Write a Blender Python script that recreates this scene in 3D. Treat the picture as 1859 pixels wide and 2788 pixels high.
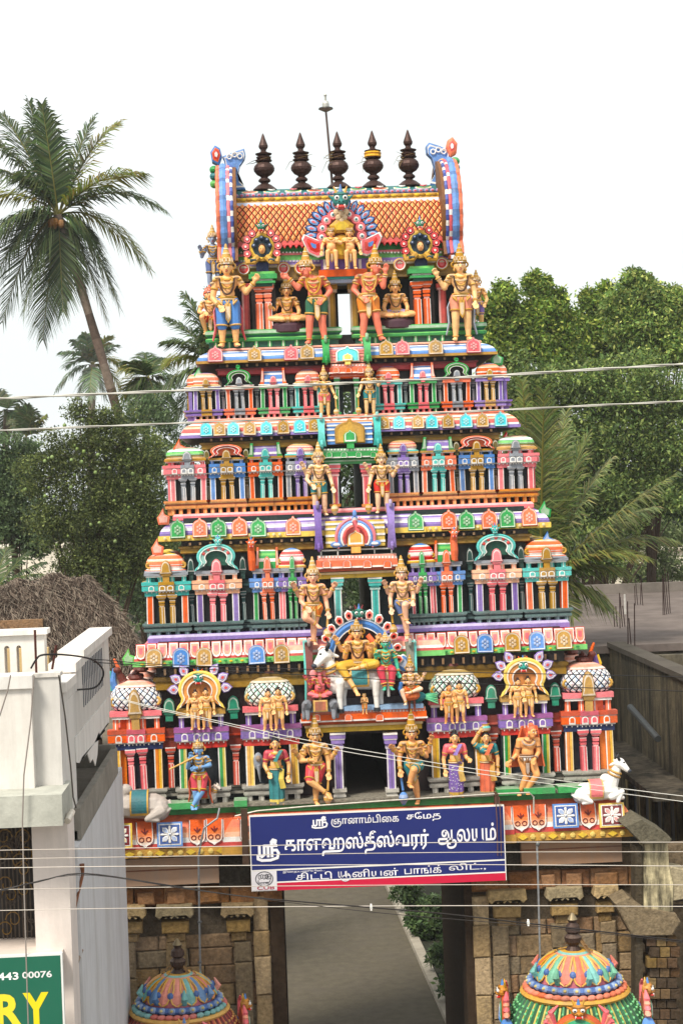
import bpy, math, random
import numpy as np
from mathutils import Vector, Matrix
random.seed(7)
SC = bpy.context.scene
for o in list(bpy.data.objects): bpy.data.objects.remove(o)
COL = SC.collection
PI = math.pi
R = math.radians

# ------------------------------------------------------------------ camera
PW, PH, F = 1859.0, 2788.0, 4850.0
CAM = Vector((-1.31, -27.6, 10.6))
YAW, PIT, ROL = R(2.24), R(-0.6), R(-2.07)
FW = Vector((math.sin(YAW)*math.cos(PIT), math.cos(YAW)*math.cos(PIT), math.sin(PIT)))
_r = Vector((math.cos(YAW), -math.sin(YAW), 0)); _u = _r.cross(FW)
RT = _r*math.cos(ROL) + _u*math.sin(ROL)
UP = -_r*math.sin(ROL) + _u*math.cos(ROL)
cd = bpy.data.cameras.new('camera'); co = bpy.data.objects.new('camera', cd); COL.objects.link(co)
cd.sensor_fit = 'VERTICAL'; cd.sensor_height = 36; cd.sensor_width = 24; cd.lens = F/PH*36
cd.clip_start = .1; cd.clip_end = 4000
M = Matrix((RT, UP, -FW)).transposed().to_4x4(); M.translation = CAM
co.matrix_world = M
SC.camera = co

# ------------------------------------------------------------------ sky, sun, exposure
SUN_EL, SUN_AZ = R(52), R(215)      # from behind the camera, a little to the left
w = bpy.data.worlds.new('World'); SC.world = w; w.use_nodes = True
nt = w.node_tree; nt.nodes.clear()
out = nt.nodes.new('ShaderNodeOutputWorld'); bg = nt.nodes.new('ShaderNodeBackground')
sky = nt.nodes.new('ShaderNodeTexSky'); sky.sky_type = 'NISHITA'; sky.sun_disc = False
sky.sun_elevation = SUN_EL; sky.sun_rotation = SUN_AZ; sky.dust_density = 4; sky.air_density = 1.2
hs = nt.nodes.new('ShaderNodeHueSaturation'); hs.inputs['Saturation'].default_value = .25
tc = nt.nodes.new('ShaderNodeTexCoord'); no = nt.nodes.new('ShaderNodeTexNoise')
no.inputs['Scale'].default_value = 2.2; no.inputs['Detail'].default_value = 5; no.inputs['Roughness'].default_value = .55
cr = nt.nodes.new('ShaderNodeValToRGB')
cr.color_ramp.elements[0].position = .38; cr.color_ramp.elements[0].color = (.90, .965, .96, 1)
cr.color_ramp.elements[1].position = .6; cr.color_ramp.elements[1].color = (1.0, 1.0, 1.0, 1)
sc = nt.nodes.new('ShaderNodeMix'); sc.data_type = 'RGBA'; sc.blend_type = 'MULTIPLY'; sc.inputs[0].default_value = 1
sc.inputs[7].default_value = (7.2, 7.2, 7.2, 1)
mx = nt.nodes.new('ShaderNodeMix'); mx.data_type = 'RGBA'; mx.inputs[0].default_value = .86
L = nt.links.new
L(sky.outputs[0], hs.inputs['Color']); L(hs.outputs[0], mx.inputs[6])
L(tc.outputs['Generated'], no.inputs['Vector']); L(no.outputs['Fac'], cr.inputs[0]); L(cr.outputs[0], sc.inputs[6])
L(sc.outputs[2], mx.inputs[7]); L(mx.outputs[2], bg.inputs['Color'])
bg.inputs['Strength'].default_value = .1
L(bg.outputs[0], out.inputs[0])
sl = bpy.data.lights.new('sun', 'SUN'); sl.energy = 2.6; sl.angle = R(14); sl.color = (1, .94, .83)
so = bpy.data.objects.new('sun', sl); COL.objects.link(so); so.location = (0, -20, 40)
sd = Vector((math.sin(SUN_AZ)*math.cos(SUN_EL), math.cos(SUN_AZ)*math.cos(SUN_EL), math.sin(SUN_EL)))
so.rotation_euler = (-sd).to_track_quat('-Z', 'Y').to_euler()
SC.view_settings.view_transform = 'Standard'; SC.view_settings.look = 'None'
SC.view_settings.exposure = 0.74; SC.view_settings.gamma = 1; SC.view_settings.use_curve_mapping = False

# ------------------------------------------------------------------ pixel -> place
def ray(px, py):
    return (FW + RT*((px-PW/2)/F) + UP*((PH/2-py)/F))
def at(px, py, Y):                      # where the sight line meets the plane y = Y
    d = ray(px, py); return CAM + d*((Y-CAM.y)/d.y)
def X(px, py, Y): return at(px, py, Y).x
def Z(px, py, Y): return at(px, py, Y).z
def onz(px, py, z=0.0):                 # where it meets the level z
    d = ray(px, py); return CAM + d*((z-CAM.z)/d.z)

# ------------------------------------------------------------------ colours
def lin(v): return v/12.92 if v <= .04045 else ((v+.055)/1.055)**2.4
def hx(s): return tuple(lin(int(s[i:i+2], 16)/255) for i in (0, 2, 4))
def mixc(a, b, t): return tuple(a[i]*(1-t)+b[i]*t for i in range(3))
def dk(c, k=.55): return tuple(v*k for v in c)
def lt(c, t=.4): return mixc(c, W_, t)
W_ = hx('ece8e2'); K_ = hx('14191c'); OR = hx('f0641e'); RD = hx('d23226'); PK = hx('ea6a72'); SA = hx('f29a7c')
GD = hx('b8892a'); YL = hx('ecc63c'); GN = hx('2f9e4e'); DG = hx('155a48'); TQ = hx('4cbcb4'); CY = hx('3fd0dc')
BL = hx('4f86cc'); NV = hx('26335f'); PU = hx('8468b4'); GR = hx('8e939c'); DS = hx('27403f'); BR = hx('6a3026')
SK = hx('f4b878'); SP = hx('f08064'); GO = hx('cf9c34'); KH = hx('a98c4e'); DB = hx('241a18'); TE = hx('2a7f84')
PE = hx('f3b48c'); LG = hx('6cc45c'); MU = hx('9a741e'); ST = hx('b9b2a4'); SKB = hx('78a8dc'); MR = hx('7c2428')

# ------------------------------------------------------------------ materials
def mat(name, src='attr', col=(.5, .5, .5), rough=.5, var=.12, vscale=6.0, bump=.12, bscale=60, dirt=0.0, dcol=(.05, .045, .04), dscale=2.0,
        metal=0.0, spec=.4, transl=0.0, streak=False, dmin=.5, dmax=.74):
    m = bpy.data.materials.new(name); m.use_nodes = True; n = m.node_tree; b = n.nodes['Principled BSDF']; K = n.links.new
    if src == 'attr':
        a = n.nodes.new('ShaderNodeAttribute'); a.attribute_name = 'Col'; c = a.outputs['Color']
    elif src == 'obj':
        a = n.nodes.new('ShaderNodeObjectInfo'); c = a.outputs['Color']
    else:
        a = n.nodes.new('ShaderNodeRGB'); a.outputs[0].default_value = (*col, 1); c = a.outputs[0]
    g = n.nodes.new('ShaderNodeNewGeometry')
    t = n.nodes.new('ShaderNodeTexNoise'); t.inputs['Scale'].default_value = vscale; t.inputs['Detail'].default_value = 6
    t.inputs['Roughness'].default_value = .65
    K(g.outputs['Position'], t.inputs['Vector'])
    mr = n.nodes.new('ShaderNodeMapRange'); mr.inputs['From Min'].default_value = .3; mr.inputs['From Max'].default_value = .7
    mr.inputs['To Min'].default_value = 1-var; mr.inputs['To Max'].default_value = 1+var*.6
    K(t.outputs['Fac'], mr.inputs['Value'])
    mu = n.nodes.new('ShaderNodeMix'); mu.data_type = 'RGBA'; mu.blend_type = 'MULTIPLY'; mu.inputs[0].default_value = 1
    K(c, mu.inputs[6]); K(mr.outputs[0], mu.inputs[7]); c = mu.outputs[2]
    if src == 'attr':                     # every piece was brushed separately: small differences of tone
        oi = n.nodes.new('ShaderNodeObjectInfo'); hv = n.nodes.new('ShaderNodeHueSaturation'); m3 = n.nodes.new('ShaderNodeMapRange')
        m3.inputs['To Min'].default_value = .84; m3.inputs['To Max'].default_value = 1.1; K(oi.outputs['Random'], m3.inputs['Value']); K(m3.outputs[0], hv.inputs['Value'])
        m4 = n.nodes.new('ShaderNodeMapRange'); m4.inputs['To Min'].default_value = 1.05; m4.inputs['To Max'].default_value = .88; K(oi.outputs['Random'], m4.inputs['Value']); K(m4.outputs[0], hv.inputs['Saturation'])
        K(c, hv.inputs['Color']); c = hv.outputs[0]
    if dirt > 0:
        t2 = n.nodes.new('ShaderNodeTexNoise'); t2.inputs['Scale'].default_value = dscale; t2.inputs['Detail'].default_value = 8
        t2.inputs['Roughness'].default_value = .7
        if streak:
            mp = n.nodes.new('ShaderNodeMapping'); mp.inputs['Scale'].default_value = (1, 1, .14)
            K(g.outputs['Position'], mp.inputs['Vector']); K(mp.outputs[0], t2.inputs['Vector'])
        else: K(g.outputs['Position'], t2.inputs['Vector'])
        r2 = n.nodes.new('ShaderNodeMapRange'); r2.inputs['From Min'].default_value = dmin; r2.inputs['From Max'].default_value = dmax
        r2.inputs['To Min'].default_value = 0; r2.inputs['To Max'].default_value = dirt
        K(t2.outputs['Fac'], r2.inputs['Value'])
        m2 = n.nodes.new('ShaderNodeMix'); m2.data_type = 'RGBA'; m2.inputs[7].default_value = (*dcol, 1)
        K(r2.outputs[0], m2.inputs[0]); K(c, m2.inputs[6]); c = m2.outputs[2]
    K(c, b.inputs['Base Color'])
    b.inputs['Roughness'].default_value = rough; b.inputs['Metallic'].default_value = metal
    b.inputs['Specular IOR Level'].default_value = spec
    if bump > 0:
        t3 = n.nodes.new('ShaderNodeTexNoise'); t3.inputs['Scale'].default_value = bscale; t3.inputs['Detail'].default_value = 4
        K(g.outputs['Position'], t3.inputs['Vector'])
        bp = n.nodes.new('ShaderNodeBump'); bp.inputs['Strength'].default_value = bump; bp.inputs['Distance'].default_value = .02
        K(t3.outputs['Fac'], bp.inputs['Height']); K(bp.outputs[0], b.inputs['Normal'])
    if transl > 0:
        tr = n.nodes.new('ShaderNodeBsdfTranslucent'); K(c, tr.inputs['Color'])
        ms = n.nodes.new('ShaderNodeMixShader'); ms.inputs[0].default_value = transl
        K(b.outputs[0], ms.inputs[1]); K(tr.outputs[0], ms.inputs[2]); K(ms.outputs[0], n.nodes['Material Output'].inputs['Surface'])
    return m
PAINT = mat('painted_plaster', rough=.52, var=.2, vscale=11, bump=.35, bscale=40, dirt=.48, dscale=4.2, streak=True, dcol=(.09, .08, .07), spec=.35)
FIGP = mat('painted_statue', src='obj', rough=.45, var=.12, vscale=11, bump=.2, bscale=60, dirt=.22, dscale=5, dcol=(.12, .09, .07), spec=.4)
STONE = mat('weathered_stone', rough=.88, var=.45, vscale=16, bump=.9, bscale=26, dirt=.55, dscale=2.4, dcol=(.09, .075, .06), spec=.15)
LIME = mat('limewashed_wall', rough=.8, var=.07, vscale=3, bump=.15, bscale=18, dirt=.5, dscale=2.2, dcol=(.3, .28, .25), spec=.2, streak=True, dmin=.47)
CONC = mat('stained_concrete', rough=.9, var=.45, vscale=5, bump=.5, bscale=22, dirt=.97, dscale=3.4, dmin=.42, dmax=.62, dcol=(.022, .02, .016), spec=.15, streak=True)
METAL = mat('dull_metal', rough=.5, var=.25, vscale=14, bump=.1, bscale=40, metal=.5, dirt=.3, dscale=8, dcol=(.06, .04, .03))
SIGNM = mat('printed_sheet', rough=.38, var=.05, vscale=1.2, bump=.02, bscale=8, spec=.4)
WIREM = mat('cable_sheath', rough=.55, var=.15, vscale=5, bump=0, spec=.3)
LEAF = mat('leaf', rough=.55, var=.3, vscale=1.2, bump=0, spec=.3, transl=.35)
BARK = mat('bark', rough=.95, var=.35, vscale=9, bump=.5, bscale=20, spec=.1)
STRAW = mat('straw', rough=.95, var=.4, vscale=2.5, bump=0, spec=.1)

# ------------------------------------------------------------------ mesh collector
class G:
    def __init__(s): s.v = []; s.f = []; s.c = []; s.M = None
    def add(s, vs, fs, col):
        k = len(s.v)
        if s.M is not None: vs = [tuple(s.M @ Vector(p)) for p in vs]
        s.v.extend(vs)
        if isinstance(col, list):
            s.c.extend(col)
        else: s.c.extend([col]*len(fs))
        s.f.extend([tuple(i+k for i in f) for f in fs])
    def box(s, x0, x1, y0, y1, z0, z1, col, front=None, top=None):
        vs = [(x0,y0,z0),(x1,y0,z0),(x1,y1,z0),(x0,y1,z0),(x0,y0,z1),(x1,y0,z1),(x1,y1,z1),(x0,y1,z1)]
        fs = [(0,1,5,4),(1,2,6,5),(2,3,7,6),(3,0,4,7),(4,5,6,7),(3,2,1,0)]
        s.add(vs, fs, [front or col, col, col, col, top or col, col])
    def taper(s, cx, cy, z0, z1, a0, b0, a1, b1, col):     # frustum with half sizes a (x), b (y)
        vs = [(cx-a0,cy-b0,z0),(cx+a0,cy-b0,z0),(cx+a0,cy+b0,z0),(cx-a0,cy+b0,z0),(cx-a1,cy-b1,z1),(cx+a1,cy-b1,z1),(cx+a1,cy+b1,z1),(cx-a1,cy+b1,z1)]
        s.add(vs, [(0,1,5,4),(1,2,6,5),(2,3,7,6),(3,0,4,7),(4,5,6,7),(3,2,1,0)], col)
    def strips(s, x0, x1, y0, y1, z0, z1, parts, side=None):   # a box whose front is painted in upright strips [(share, colour)]
        tot = sum(p for p, _ in parts); x = x0
        for p, c in parts:
            xn = x+(x1-x0)*p/tot
            s.add([(x,y0,z0),(xn,y0,z0),(xn,y0,z1),(x,y0,z1)], [(0,1,2,3)], c); x = xn
        c = side or parts[0][1]
        vs = [(x0,y0,z0),(x1,y0,z0),(x1,y1,z0),(x0,y1,z0),(x0,y0,z1),(x1,y0,z1),(x1,y1,z1),(x0,y1,z1)]
        s.add(vs, [(1,2,6,5),(3,0,4,7),(4,5,6,7),(3,2,1,0),(2,3,7,6)], c)
    def lathe(s, prof, n=14, c=(0,0,0), sx=1., sy=1., sq=0., rot=0., cols=None, close=True):
        # prof [(r,z,colour)], colour belongs to the band that starts there; sq>0 squares the plan
        vs = []; fs = []; cc = []
        for r, z, _ in prof:
            for k in range(n):
                a = 2*PI*k/n+rot; x, y = math.cos(a), math.sin(a)
                if sq > 0:
                    p = 2+sq*8; d = (abs(x)**p+abs(y)**p)**(1/p); x, y = x/d, y/d
                vs.append((c[0]+r*x*sx, c[1]+r*y*sy, c[2]+z))
        for i in range(len(prof)-1):
            for k in range(n):
                k2 = (k+1) % n
                fs.append((i*n+k, i*n+k2, (i+1)*n+k2, (i+1)*n+k))
                col = prof[i][2]
                cc.append(col[k % len(col)] if isinstance(col, list) else col)
        if close:
            l = (len(prof)-1)*n
            fs.append(tuple(range(l, l+n))); cc.append(prof[-2][2] if not isinstance(prof[-2][2], list) else prof[-2][2][0])
            fs.append(tuple(range(n-1, -1, -1))); cc.append(prof[0][2] if not isinstance(prof[0][2], list) else prof[0][2][0])
        s.add(vs, fs, cc)
    def ell(s, c, r, col, n=10, m=7):
        prof = [(math.sin(PI*i/m)+1e-4, -math.cos(PI*i/m)*r[2], col) for i in range(m+1)]
        s.lathe(prof, n, c, r[0], r[1], close=False)
    def cap(s, a, b, ra, rb, col=(1,1,1), n=8):            # tapered capsule
        a = Vector(a); b = Vector(b); d = b-a; l = d.length
        if l < 1e-6: s.ell(a, (ra,)*3, col); return
        q = d.to_track_quat('Z', 'Y')
        pr = [(.05*ra, -ra), (.7*ra, -.7*ra), (ra, 0), (rb, l), (.7*rb, l+.7*rb), (.05*rb, l+rb)]
        vs = []; fs = []
        for r, z in pr:
            for k in range(n):
                t = 2*PI*k/n; vs.append(tuple(a+q @ Vector((r*math.cos(t), r*math.sin(t), z))))
        for i in range(len(pr)-1):
            for k in range(n):
                k2 = (k+1) % n; fs.append((i*n+k, i*n+k2, (i+1)*n+k2, (i+1)*n+k))
        fs.append(tuple(range((len(pr)-1)*n, len(pr)*n))); fs.append(tuple(range(n-1, -1, -1)))
        s.add(vs, fs, col)
    def tube(s, pts, rad, col, n=6, flat=1.0):
        pts = [Vector(p) for p in pts]; vs = []; fs = []; cc = []
        N = len(pts)
        if not isinstance(rad, (list, tuple)): rad = [rad]*N
        up = Vector((0, 0, 1)); side = None
        for i, p in enumerate(pts):
            d = (pts[min(i+1, N-1)]-pts[max(i-1, 0)]).normalized()
            if side is None:
                side = d.cross(up)
                if side.length < 1e-3: side = Vector((1, 0, 0))
            side = (side-d*side.dot(d)).normalized(); o = side.cross(d)
            for k in range(n):
                t = 2*PI*k/n
                vs.append(tuple(p+side*(rad[i]*math.cos(t))+o*(rad[i]*flat*math.sin(t))))
        for i in range(N-1):
            for k in range(n):
                k2 = (k+1) % n; fs.append((i*n+k, i*n+k2, (i+1)*n+k2, (i+1)*n+k))
                cc.append(col[i % len(col)] if isinstance(col, list) else col)
        fs.append(tuple(range((N-1)*n, N*n))); fs.append(tuple(range(n-1, -1, -1)))
        e = col[0] if isinstance(col, list) else col
        s.add(vs, fs, cc+[e, e])
    def torus(s, c, r, t, col, n=16, m=6, ax=None, sx=1., sy=1.):
        vs = []; fs = []; q = Vector(ax).to_track_quat('Z', 'Y') if ax is not None else None
        c = Vector(c)
        for i in range(n):
            a = 2*PI*i/n
            for k in range(m):
                b = 2*PI*k/m; rr = r+t*math.cos(b)
                p = Vector((rr*math.cos(a)*sx, rr*math.sin(a)*sy, t*math.sin(b)))
                vs.append(tuple(c+(q @ p if q else p)))
        for i in range(n):
            for k in range(m):
                i2 = (i+1) % n; k2 = (k+1) % m; fs.append((i*m+k, i2*m+k, i2*m+k2, i*m+k2))
        s.add(vs, fs, col)
    def plate(s, outl, y, th, col, rings=(), side=None, cen=None):
        # an upright plate: outline [(x,z)] facing -y, its back at y, front at y-th; rings [(scale, extra depth, colour)] step the front inward
        n = len(outl)
        cx, cz = cen if cen else (sum(p[0] for p in outl)/n, sum(p[1] for p in outl)/n)
        area = sum(outl[i][0]*outl[(i+1) % n][1]-outl[(i+1) % n][0]*outl[i][1] for i in range(n))
        if area < 0: outl = outl[::-1]
        vs = [(x, y, z) for x, z in outl]+[(x, y-th, z) for x, z in outl]
        fs = [(i, (i+1) % n, n+(i+1) % n, n+i) for i in range(n)]; cc = [side or col]*n
        base = n; last = col; d = th
        for sc_, ex, c2 in rings:
            nb = len(vs); d2 = d+ex
            vs += [(cx+(x-cx)*sc_, y-d2, cz+(z-cz)*sc_) for x, z in outl]
            fs += [(base+i, base+(i+1) % n, nb+(i+1) % n, nb+i) for i in range(n)]; cc += [last]*n
            base = nb; last = c2; d = d2
        k = len(vs); vs.append((cx, y-d, cz))
        fs += [(base+i, base+(i+1) % n, k) for i in range(n)]; cc += [last]*n
        fs.append(tuple(range(n-1, -1, -1))); cc.append(side or col)
        s.add(vs, fs, cc)
    def band(s, outer, inner, y, th, col, side=None, dome=0.):     # strip between two open outlines, standing up, facing -y
        n = len(outer); vs = []; fs = []; cc = []
        for (a, b) in zip(outer, inner):
            m_ = ((a[0]+b[0])/2, (a[1]+b[1])/2)
            vs += [(a[0], y, a[1]), (a[0], y-th, a[1]), (m_[0], y-th-dome, m_[1]), (b[0], y-th, b[1]), (b[0], y, b[1])]
        for i in range(n-1):
            p, q = i*5, (i+1)*5
            c = col[i % len(col)] if isinstance(col, list) else col
            for j in range(4):
                fs.append((p+j, p+j+1, q+j+1, q+j)); cc.append((side or c) if j in (0, 3) else c)
        fs += [(0, 1, 2, 3, 4), tuple(range((n-1)*5+4, (n-1)*5-1, -1))]; cc += [side or c]*2
        s.add(vs, fs, cc)
    def sweep(s, path, prof, closed_ends=True):     # prof [(out, z, colour of the band that starts here)] carried along a plan path
        n = len(path); nor = []
        for i in range(n-1):
            dx, dy = path[i+1][0]-path[i][0], path[i+1][1]-path[i][1]; l = math.hypot(dx, dy); nor.append((dy/l, -dx/l))
        vs = []
        for i in range(n):
            if i == 0: m_ = nor[0]
            elif i == n-1: m_ = nor[-1]
            else:
                a, b = nor[i-1], nor[i]; k = 1+a[0]*b[0]+a[1]*b[1]; m_ = ((a[0]+b[0])/k, (a[1]+b[1])/k)
            for o, z, _ in prof: vs.append((path[i][0]+m_[0]*o, path[i][1]+m_[1]*o, z))
        k = len(prof); fs = []; cc = []
        for i in range(n-1):
            for j in range(k-1):
                fs.append((i*k+j, i*k+j+1, (i+1)*k+j+1, (i+1)*k+j)); cc.append(prof[j][2])
        s.add(vs, fs, cc)
    def mesh(s, name, smooth=False):
        me = bpy.data.meshes.new(name); me.from_pydata(s.v, [], s.f)
        a = me.attributes.new('Col', 'FLOAT_COLOR', 'CORNER')
        cnt = np.array([len(f) for f in s.f]); c = np.ones((len(s.c), 4), dtype=np.float32); c[:, :3] = np.array(s.c, dtype=np.float32).reshape(-1, 3)
        a.data.foreach_set('color', np.repeat(c, cnt, axis=0).ravel())
        if smooth: me.polygons.foreach_set('use_smooth', [True]*len(s.f))
        me.update(); return me
MESH = {}; JR = random.Random(21); HAND = {'plaque', 'column', 'pilaster', 'gable_plaque', 'lotus_petal', 'small_column', 'tulip_panel', 'dome', 'barrel_roof', 'horseshoe_arch'}
def ob(name, g, parent=None, loc=None, rz=0., m=None, smooth=False, scale=None):
    me = g.mesh(name, smooth) if isinstance(g, G) else g
    if not me.materials: me.materials.append(m or PAINT)
    o = bpy.data.objects.new(name, me); COL.objects.link(o)
    if parent is not None: o.parent = parent
    if loc is not None: o.location = loc
    if rz: o.rotation_euler.z = rz
    if scale is not None: o.scale = scale
    if name in HAND:                       # hand made pieces are never quite true
        o.rotation_euler.y = JR.gauss(0, .013); k = 1+JR.gauss(0, .025); o.scale = (o.scale[0]*k, o.scale[1], o.scale[2]*(1+JR.gauss(0, .012)))
    return o
def cached(key, fn, smooth=False, m=None):     # alike pieces share one mesh
    if key not in MESH:
        me = fn().mesh(str(key[0]), smooth); me.materials.append(m or PAINT); MESH[key] = me
    return MESH[key]
def stuff(o): o['kind'] = 'stuff'; return o
def tag(o, label, cat, group=None):
    o['label'] = label; o['category'] = cat
    if group: o['group'] = group
    return o
def struct(o): o['kind'] = 'structure'; return o
def thing(name, label, cat, loc=(0,0,0), rz=0., group=None):
    o = bpy.data.objects.new(name, None); COL.objects.link(o); o.location = loc; o.rotation_euler.z = rz; o.empty_display_size = .1
    return tag(o, label, cat, group)
def arc(cx, cz, rx, rz, a0, a1, n): return [(cx+rx*math.cos(R(a0+(a1-a0)*i/(n-1))), cz+rz*math.sin(R(a0+(a1-a0)*i/(n-1)))) for i in range(n)]
def bell(w, h, knob=.12, kn=True):              # plaque outline: flat foot, straight sides, arched head with a small bud; foot at z=0
    a = w/2; hs_ = h*.55
    p = [(-a, 0), (a, 0), (a, hs_)]+arc(0, hs_, a, h*(1-knob)-hs_, 12, 75 if kn else 90, 5)
    if kn: p += [(a*.16, h*(1-knob*.8)), (a*.14, h*(1-knob*.3)), (0, h)]
    q = [(-x, z) for x, z in p[2:] if x > 1e-6][::-1]
    return p+q
# ================================================================== the tower
TW = thing('temple_tower', 'tall five tiered temple gate tower crowded with brightly painted columns, arches and domes', 'tower', (0, 0, 0))

def lattice(g, S, nu, nv, cb, ca, shrink=.8, proud=.012, boss=None, closed=False):
    # diamond scales over a surface S(u,v)->Vector, u,v in 0..1; every scale is a raised diamond
    for i in range(1, nv):
        for k in range(nu):
            u = (k+.5*(i % 2))/nu; du = .5/nu; dv = 1/nv; v = i/nv
            if not closed and (u-du < -1e-6 or u+du > 1+1e-6): continue
            c = S(u, v); pts = [S(u, v-dv), S(u+du, v), S(u, v+dv), S(u-du, v)]
            nrm = (pts[1]-pts[3]).cross(pts[2]-pts[0]); nrm.normalize()
            lo = [c+(p-c)*.97 for p in pts]; hi = [c+(p-c)*shrink+nrm*proud for p in pts]; ct = c+nrm*proud*1.5
            vs = [tuple(p) for p in lo+hi+[ct]]
            a = ca[(i+k) % len(ca)] if isinstance(ca, list) else ca
            b = boss or a
            g.add(vs, [(0,1,5,4),(1,2,6,5),(2,3,7,6),(3,0,4,7),(4,5,8),(5,6,8),(6,7,8),(7,4,8)], [cb]*4+[a, a, b, b])

def col_mesh(h, w, c, dark=False):            # one ornate column: w is the capital's width
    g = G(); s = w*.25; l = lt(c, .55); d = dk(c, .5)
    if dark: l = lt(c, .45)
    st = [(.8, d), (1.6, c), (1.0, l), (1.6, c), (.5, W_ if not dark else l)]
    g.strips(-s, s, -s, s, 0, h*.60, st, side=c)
    z = h*.60
    for f, hh, cc in ((.75, .05, l), (.95, .05, c), (.68, .035, d), (1.0, .07, c), (1.05, .02, l), (.7, .045, d), (1.2, .045, c), (1.5, .03, l), (1.72, .07, c), (1.72, .02, W_ if not dark else l)):
        g.box(-s*f, s*f, -s*f*.9, s*.9, z, z+h*hh, cc); z += h*hh
    g.box(-s*1.4, s*1.4, -s, s*.9, z, h, c)
    return g
def pil_mesh(h, w, c, e=W_, y2=None):
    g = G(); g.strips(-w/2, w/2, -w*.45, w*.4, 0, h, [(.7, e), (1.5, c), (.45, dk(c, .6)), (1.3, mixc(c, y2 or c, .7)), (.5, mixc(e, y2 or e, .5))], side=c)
    return g
def base_mesh(w, h, style, cp, cc):
    g = G(); a = w/2
    if style == 'tint': tops = [(cp, cc)]
    t = {'tan': (hx('dc8a34'), hx('f2bb70'), hx('a8562a')), 'slate': (hx('5d7674'), hx('93a8a4'), hx('33484a')), 'stone': (hx('a8a49b'), hx('cfcabf'), hx('6d6860')), 'green': (GN, LG, DG)}.get(style)
    def layer(z0, z1, out, k):
        for x0, x1, o, c in ((-a-out, -a*.38, 0, cp), (-a*.38, a*.38, .022, cc), (a*.38, a+out, 0, cp)):
            cl = (c, lt(c, .45), dk(c, .6))[k] if t is None else t[k]
            g.box(x0, x1, -.03-out-o, .1, h*z0, h*z1, cl)
    layer(.86, 1, .05, 0); layer(.78, .86, .035, 1); layer(.64, .78, .015, 2); layer(.48, .64, .03, 0); layer(.42, .48, .02, 1)
    n = 5
    for i in range(n):
        x = -a*.86+i*a*1.72/(n-1); c = (cc if abs(i-2) < 2 else cp) if t is None else t[0]
        g.strips(x-a*.1, x+a*.1, -.03, .1, 0, h*.42, [(1, c), (.5, W_ if t is None else t[1]), (.6, c)])
    return g
def entab_mesh(w, h, cs, cc, tiny=True, low=None):
    g = G(); a = w/2
    for x0, x1, o, c in ((-a, -a*.36, 0, cs), (-a*.36, a*.36, .03, cc), (a*.36, a, 0, cs)):
        ex0 = .04 if x0 < -a*.9 else 0; ex1 = .04 if x1 > a*.9 else 0; lo = low or c
        g.box(x0, x1, -.03-o, .1, 0, h*.3, lo)
        g.box(x0-ex0*.4, x1+ex1*.4, -.042-o, .1, h*.3, h*.38, W_)
        g.box(x0-ex0, x1+ex1, -.075-o, .1, h*.38, h*.72, c, front=c)
        g.box(x0-ex0*.8, x1+ex1*.8, -.062-o, .1, h*.72, h*.79, lt(c, .6))
        g.box(x0-ex0*1.1, x1+ex1*1.1, -.085-o, .1, h*.79, h, mixc(c, lo, .3))
        n = 2 if x0 > -a*.5 and x1 < a*.5 else 1
        for i in range(n):
            x = x0+(x1-x0)*(i+.5)/n; pw = min(.1, (x1-x0)*.42)
            g.plate([(x+p, q+h*.36) for p, q in bell(pw, h*.44, kn=False)], -.074-o, .014, W_, [(.66, .003, c)])
        for i in range(3 if n == 1 else 5):
            x = x0+(x1-x0)*(i+.5)/(3 if n == 1 else 5)
            g.box(x-.008, x+.008, -.05-o, .1, h*.22, h*.3, W_)
    return g
def plaque_mesh(w, h, c, knob=True, boss=True, hi=None):
    g = G(); hi = hi or lt(c, .55)
    g.plate(bell(w, h, kn=knob), 0, .035, dk(c, .7), [(.93, .012, hi), (.80, -.006, c)], side=dk(c, .75), cen=(0, h*.42))
    if boss:
        for i in range(6):
            a = 2*PI*i/6+.5; g.ell((math.cos(a)*w*.17, -.045, h*.4+math.sin(a)*h*.17), (w*.09, .012, h*.085), mixc(c, hi, .6), 6, 4)
        g.ell((0, -.045, h*.4), (w*.08, .018, w*.08), hi, 6, 4)
    return g
def stem_plaque(w, h, c):                     # bell shaped little gable on its own short neck
    g = G(); g.box(-w*.28, w*.28, -.02, .04, 0, h*.36, c); g.box(-w*.4, w*.4, -.035, .04, h*.28, h*.36, dk(c, .6))
    g.M = Matrix.Translation((0, 0, h*.36))
    g.plate([(-w*.55, 0), (w*.55, 0), (w*.44, h*.14), (w*.42, h*.34), (w*.34, h*.5), (w*.18, h*.6), (0, h*.64), (-w*.18, h*.6), (-w*.34, h*.5), (-w*.42, h*.34), (-w*.44, h*.14)],
            .02, .05, dk(c, .75), [(.86, .012, lt(c, .5)), (.68, .004, c)], side=c, cen=(0, h*.25))
    g.M = None; return g
def horseshoe(w, h, n=25, flare=.16):         # open outline from left foot to right foot
    p = []
    for i in range(n):
        t = i/(n-1); a = PI*(1.16-1.32*t); r = 1.0
        x = math.cos(a)*w*.44; z = h*.53+math.sin(a)*h*.47
        p.append((x, z))
    f = [(-w*.5, 0), (-w*.47, h*.1), (-w*.40, h*.2)]
    return f+p+[(-x, z) for x, z in f[::-1]]
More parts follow.
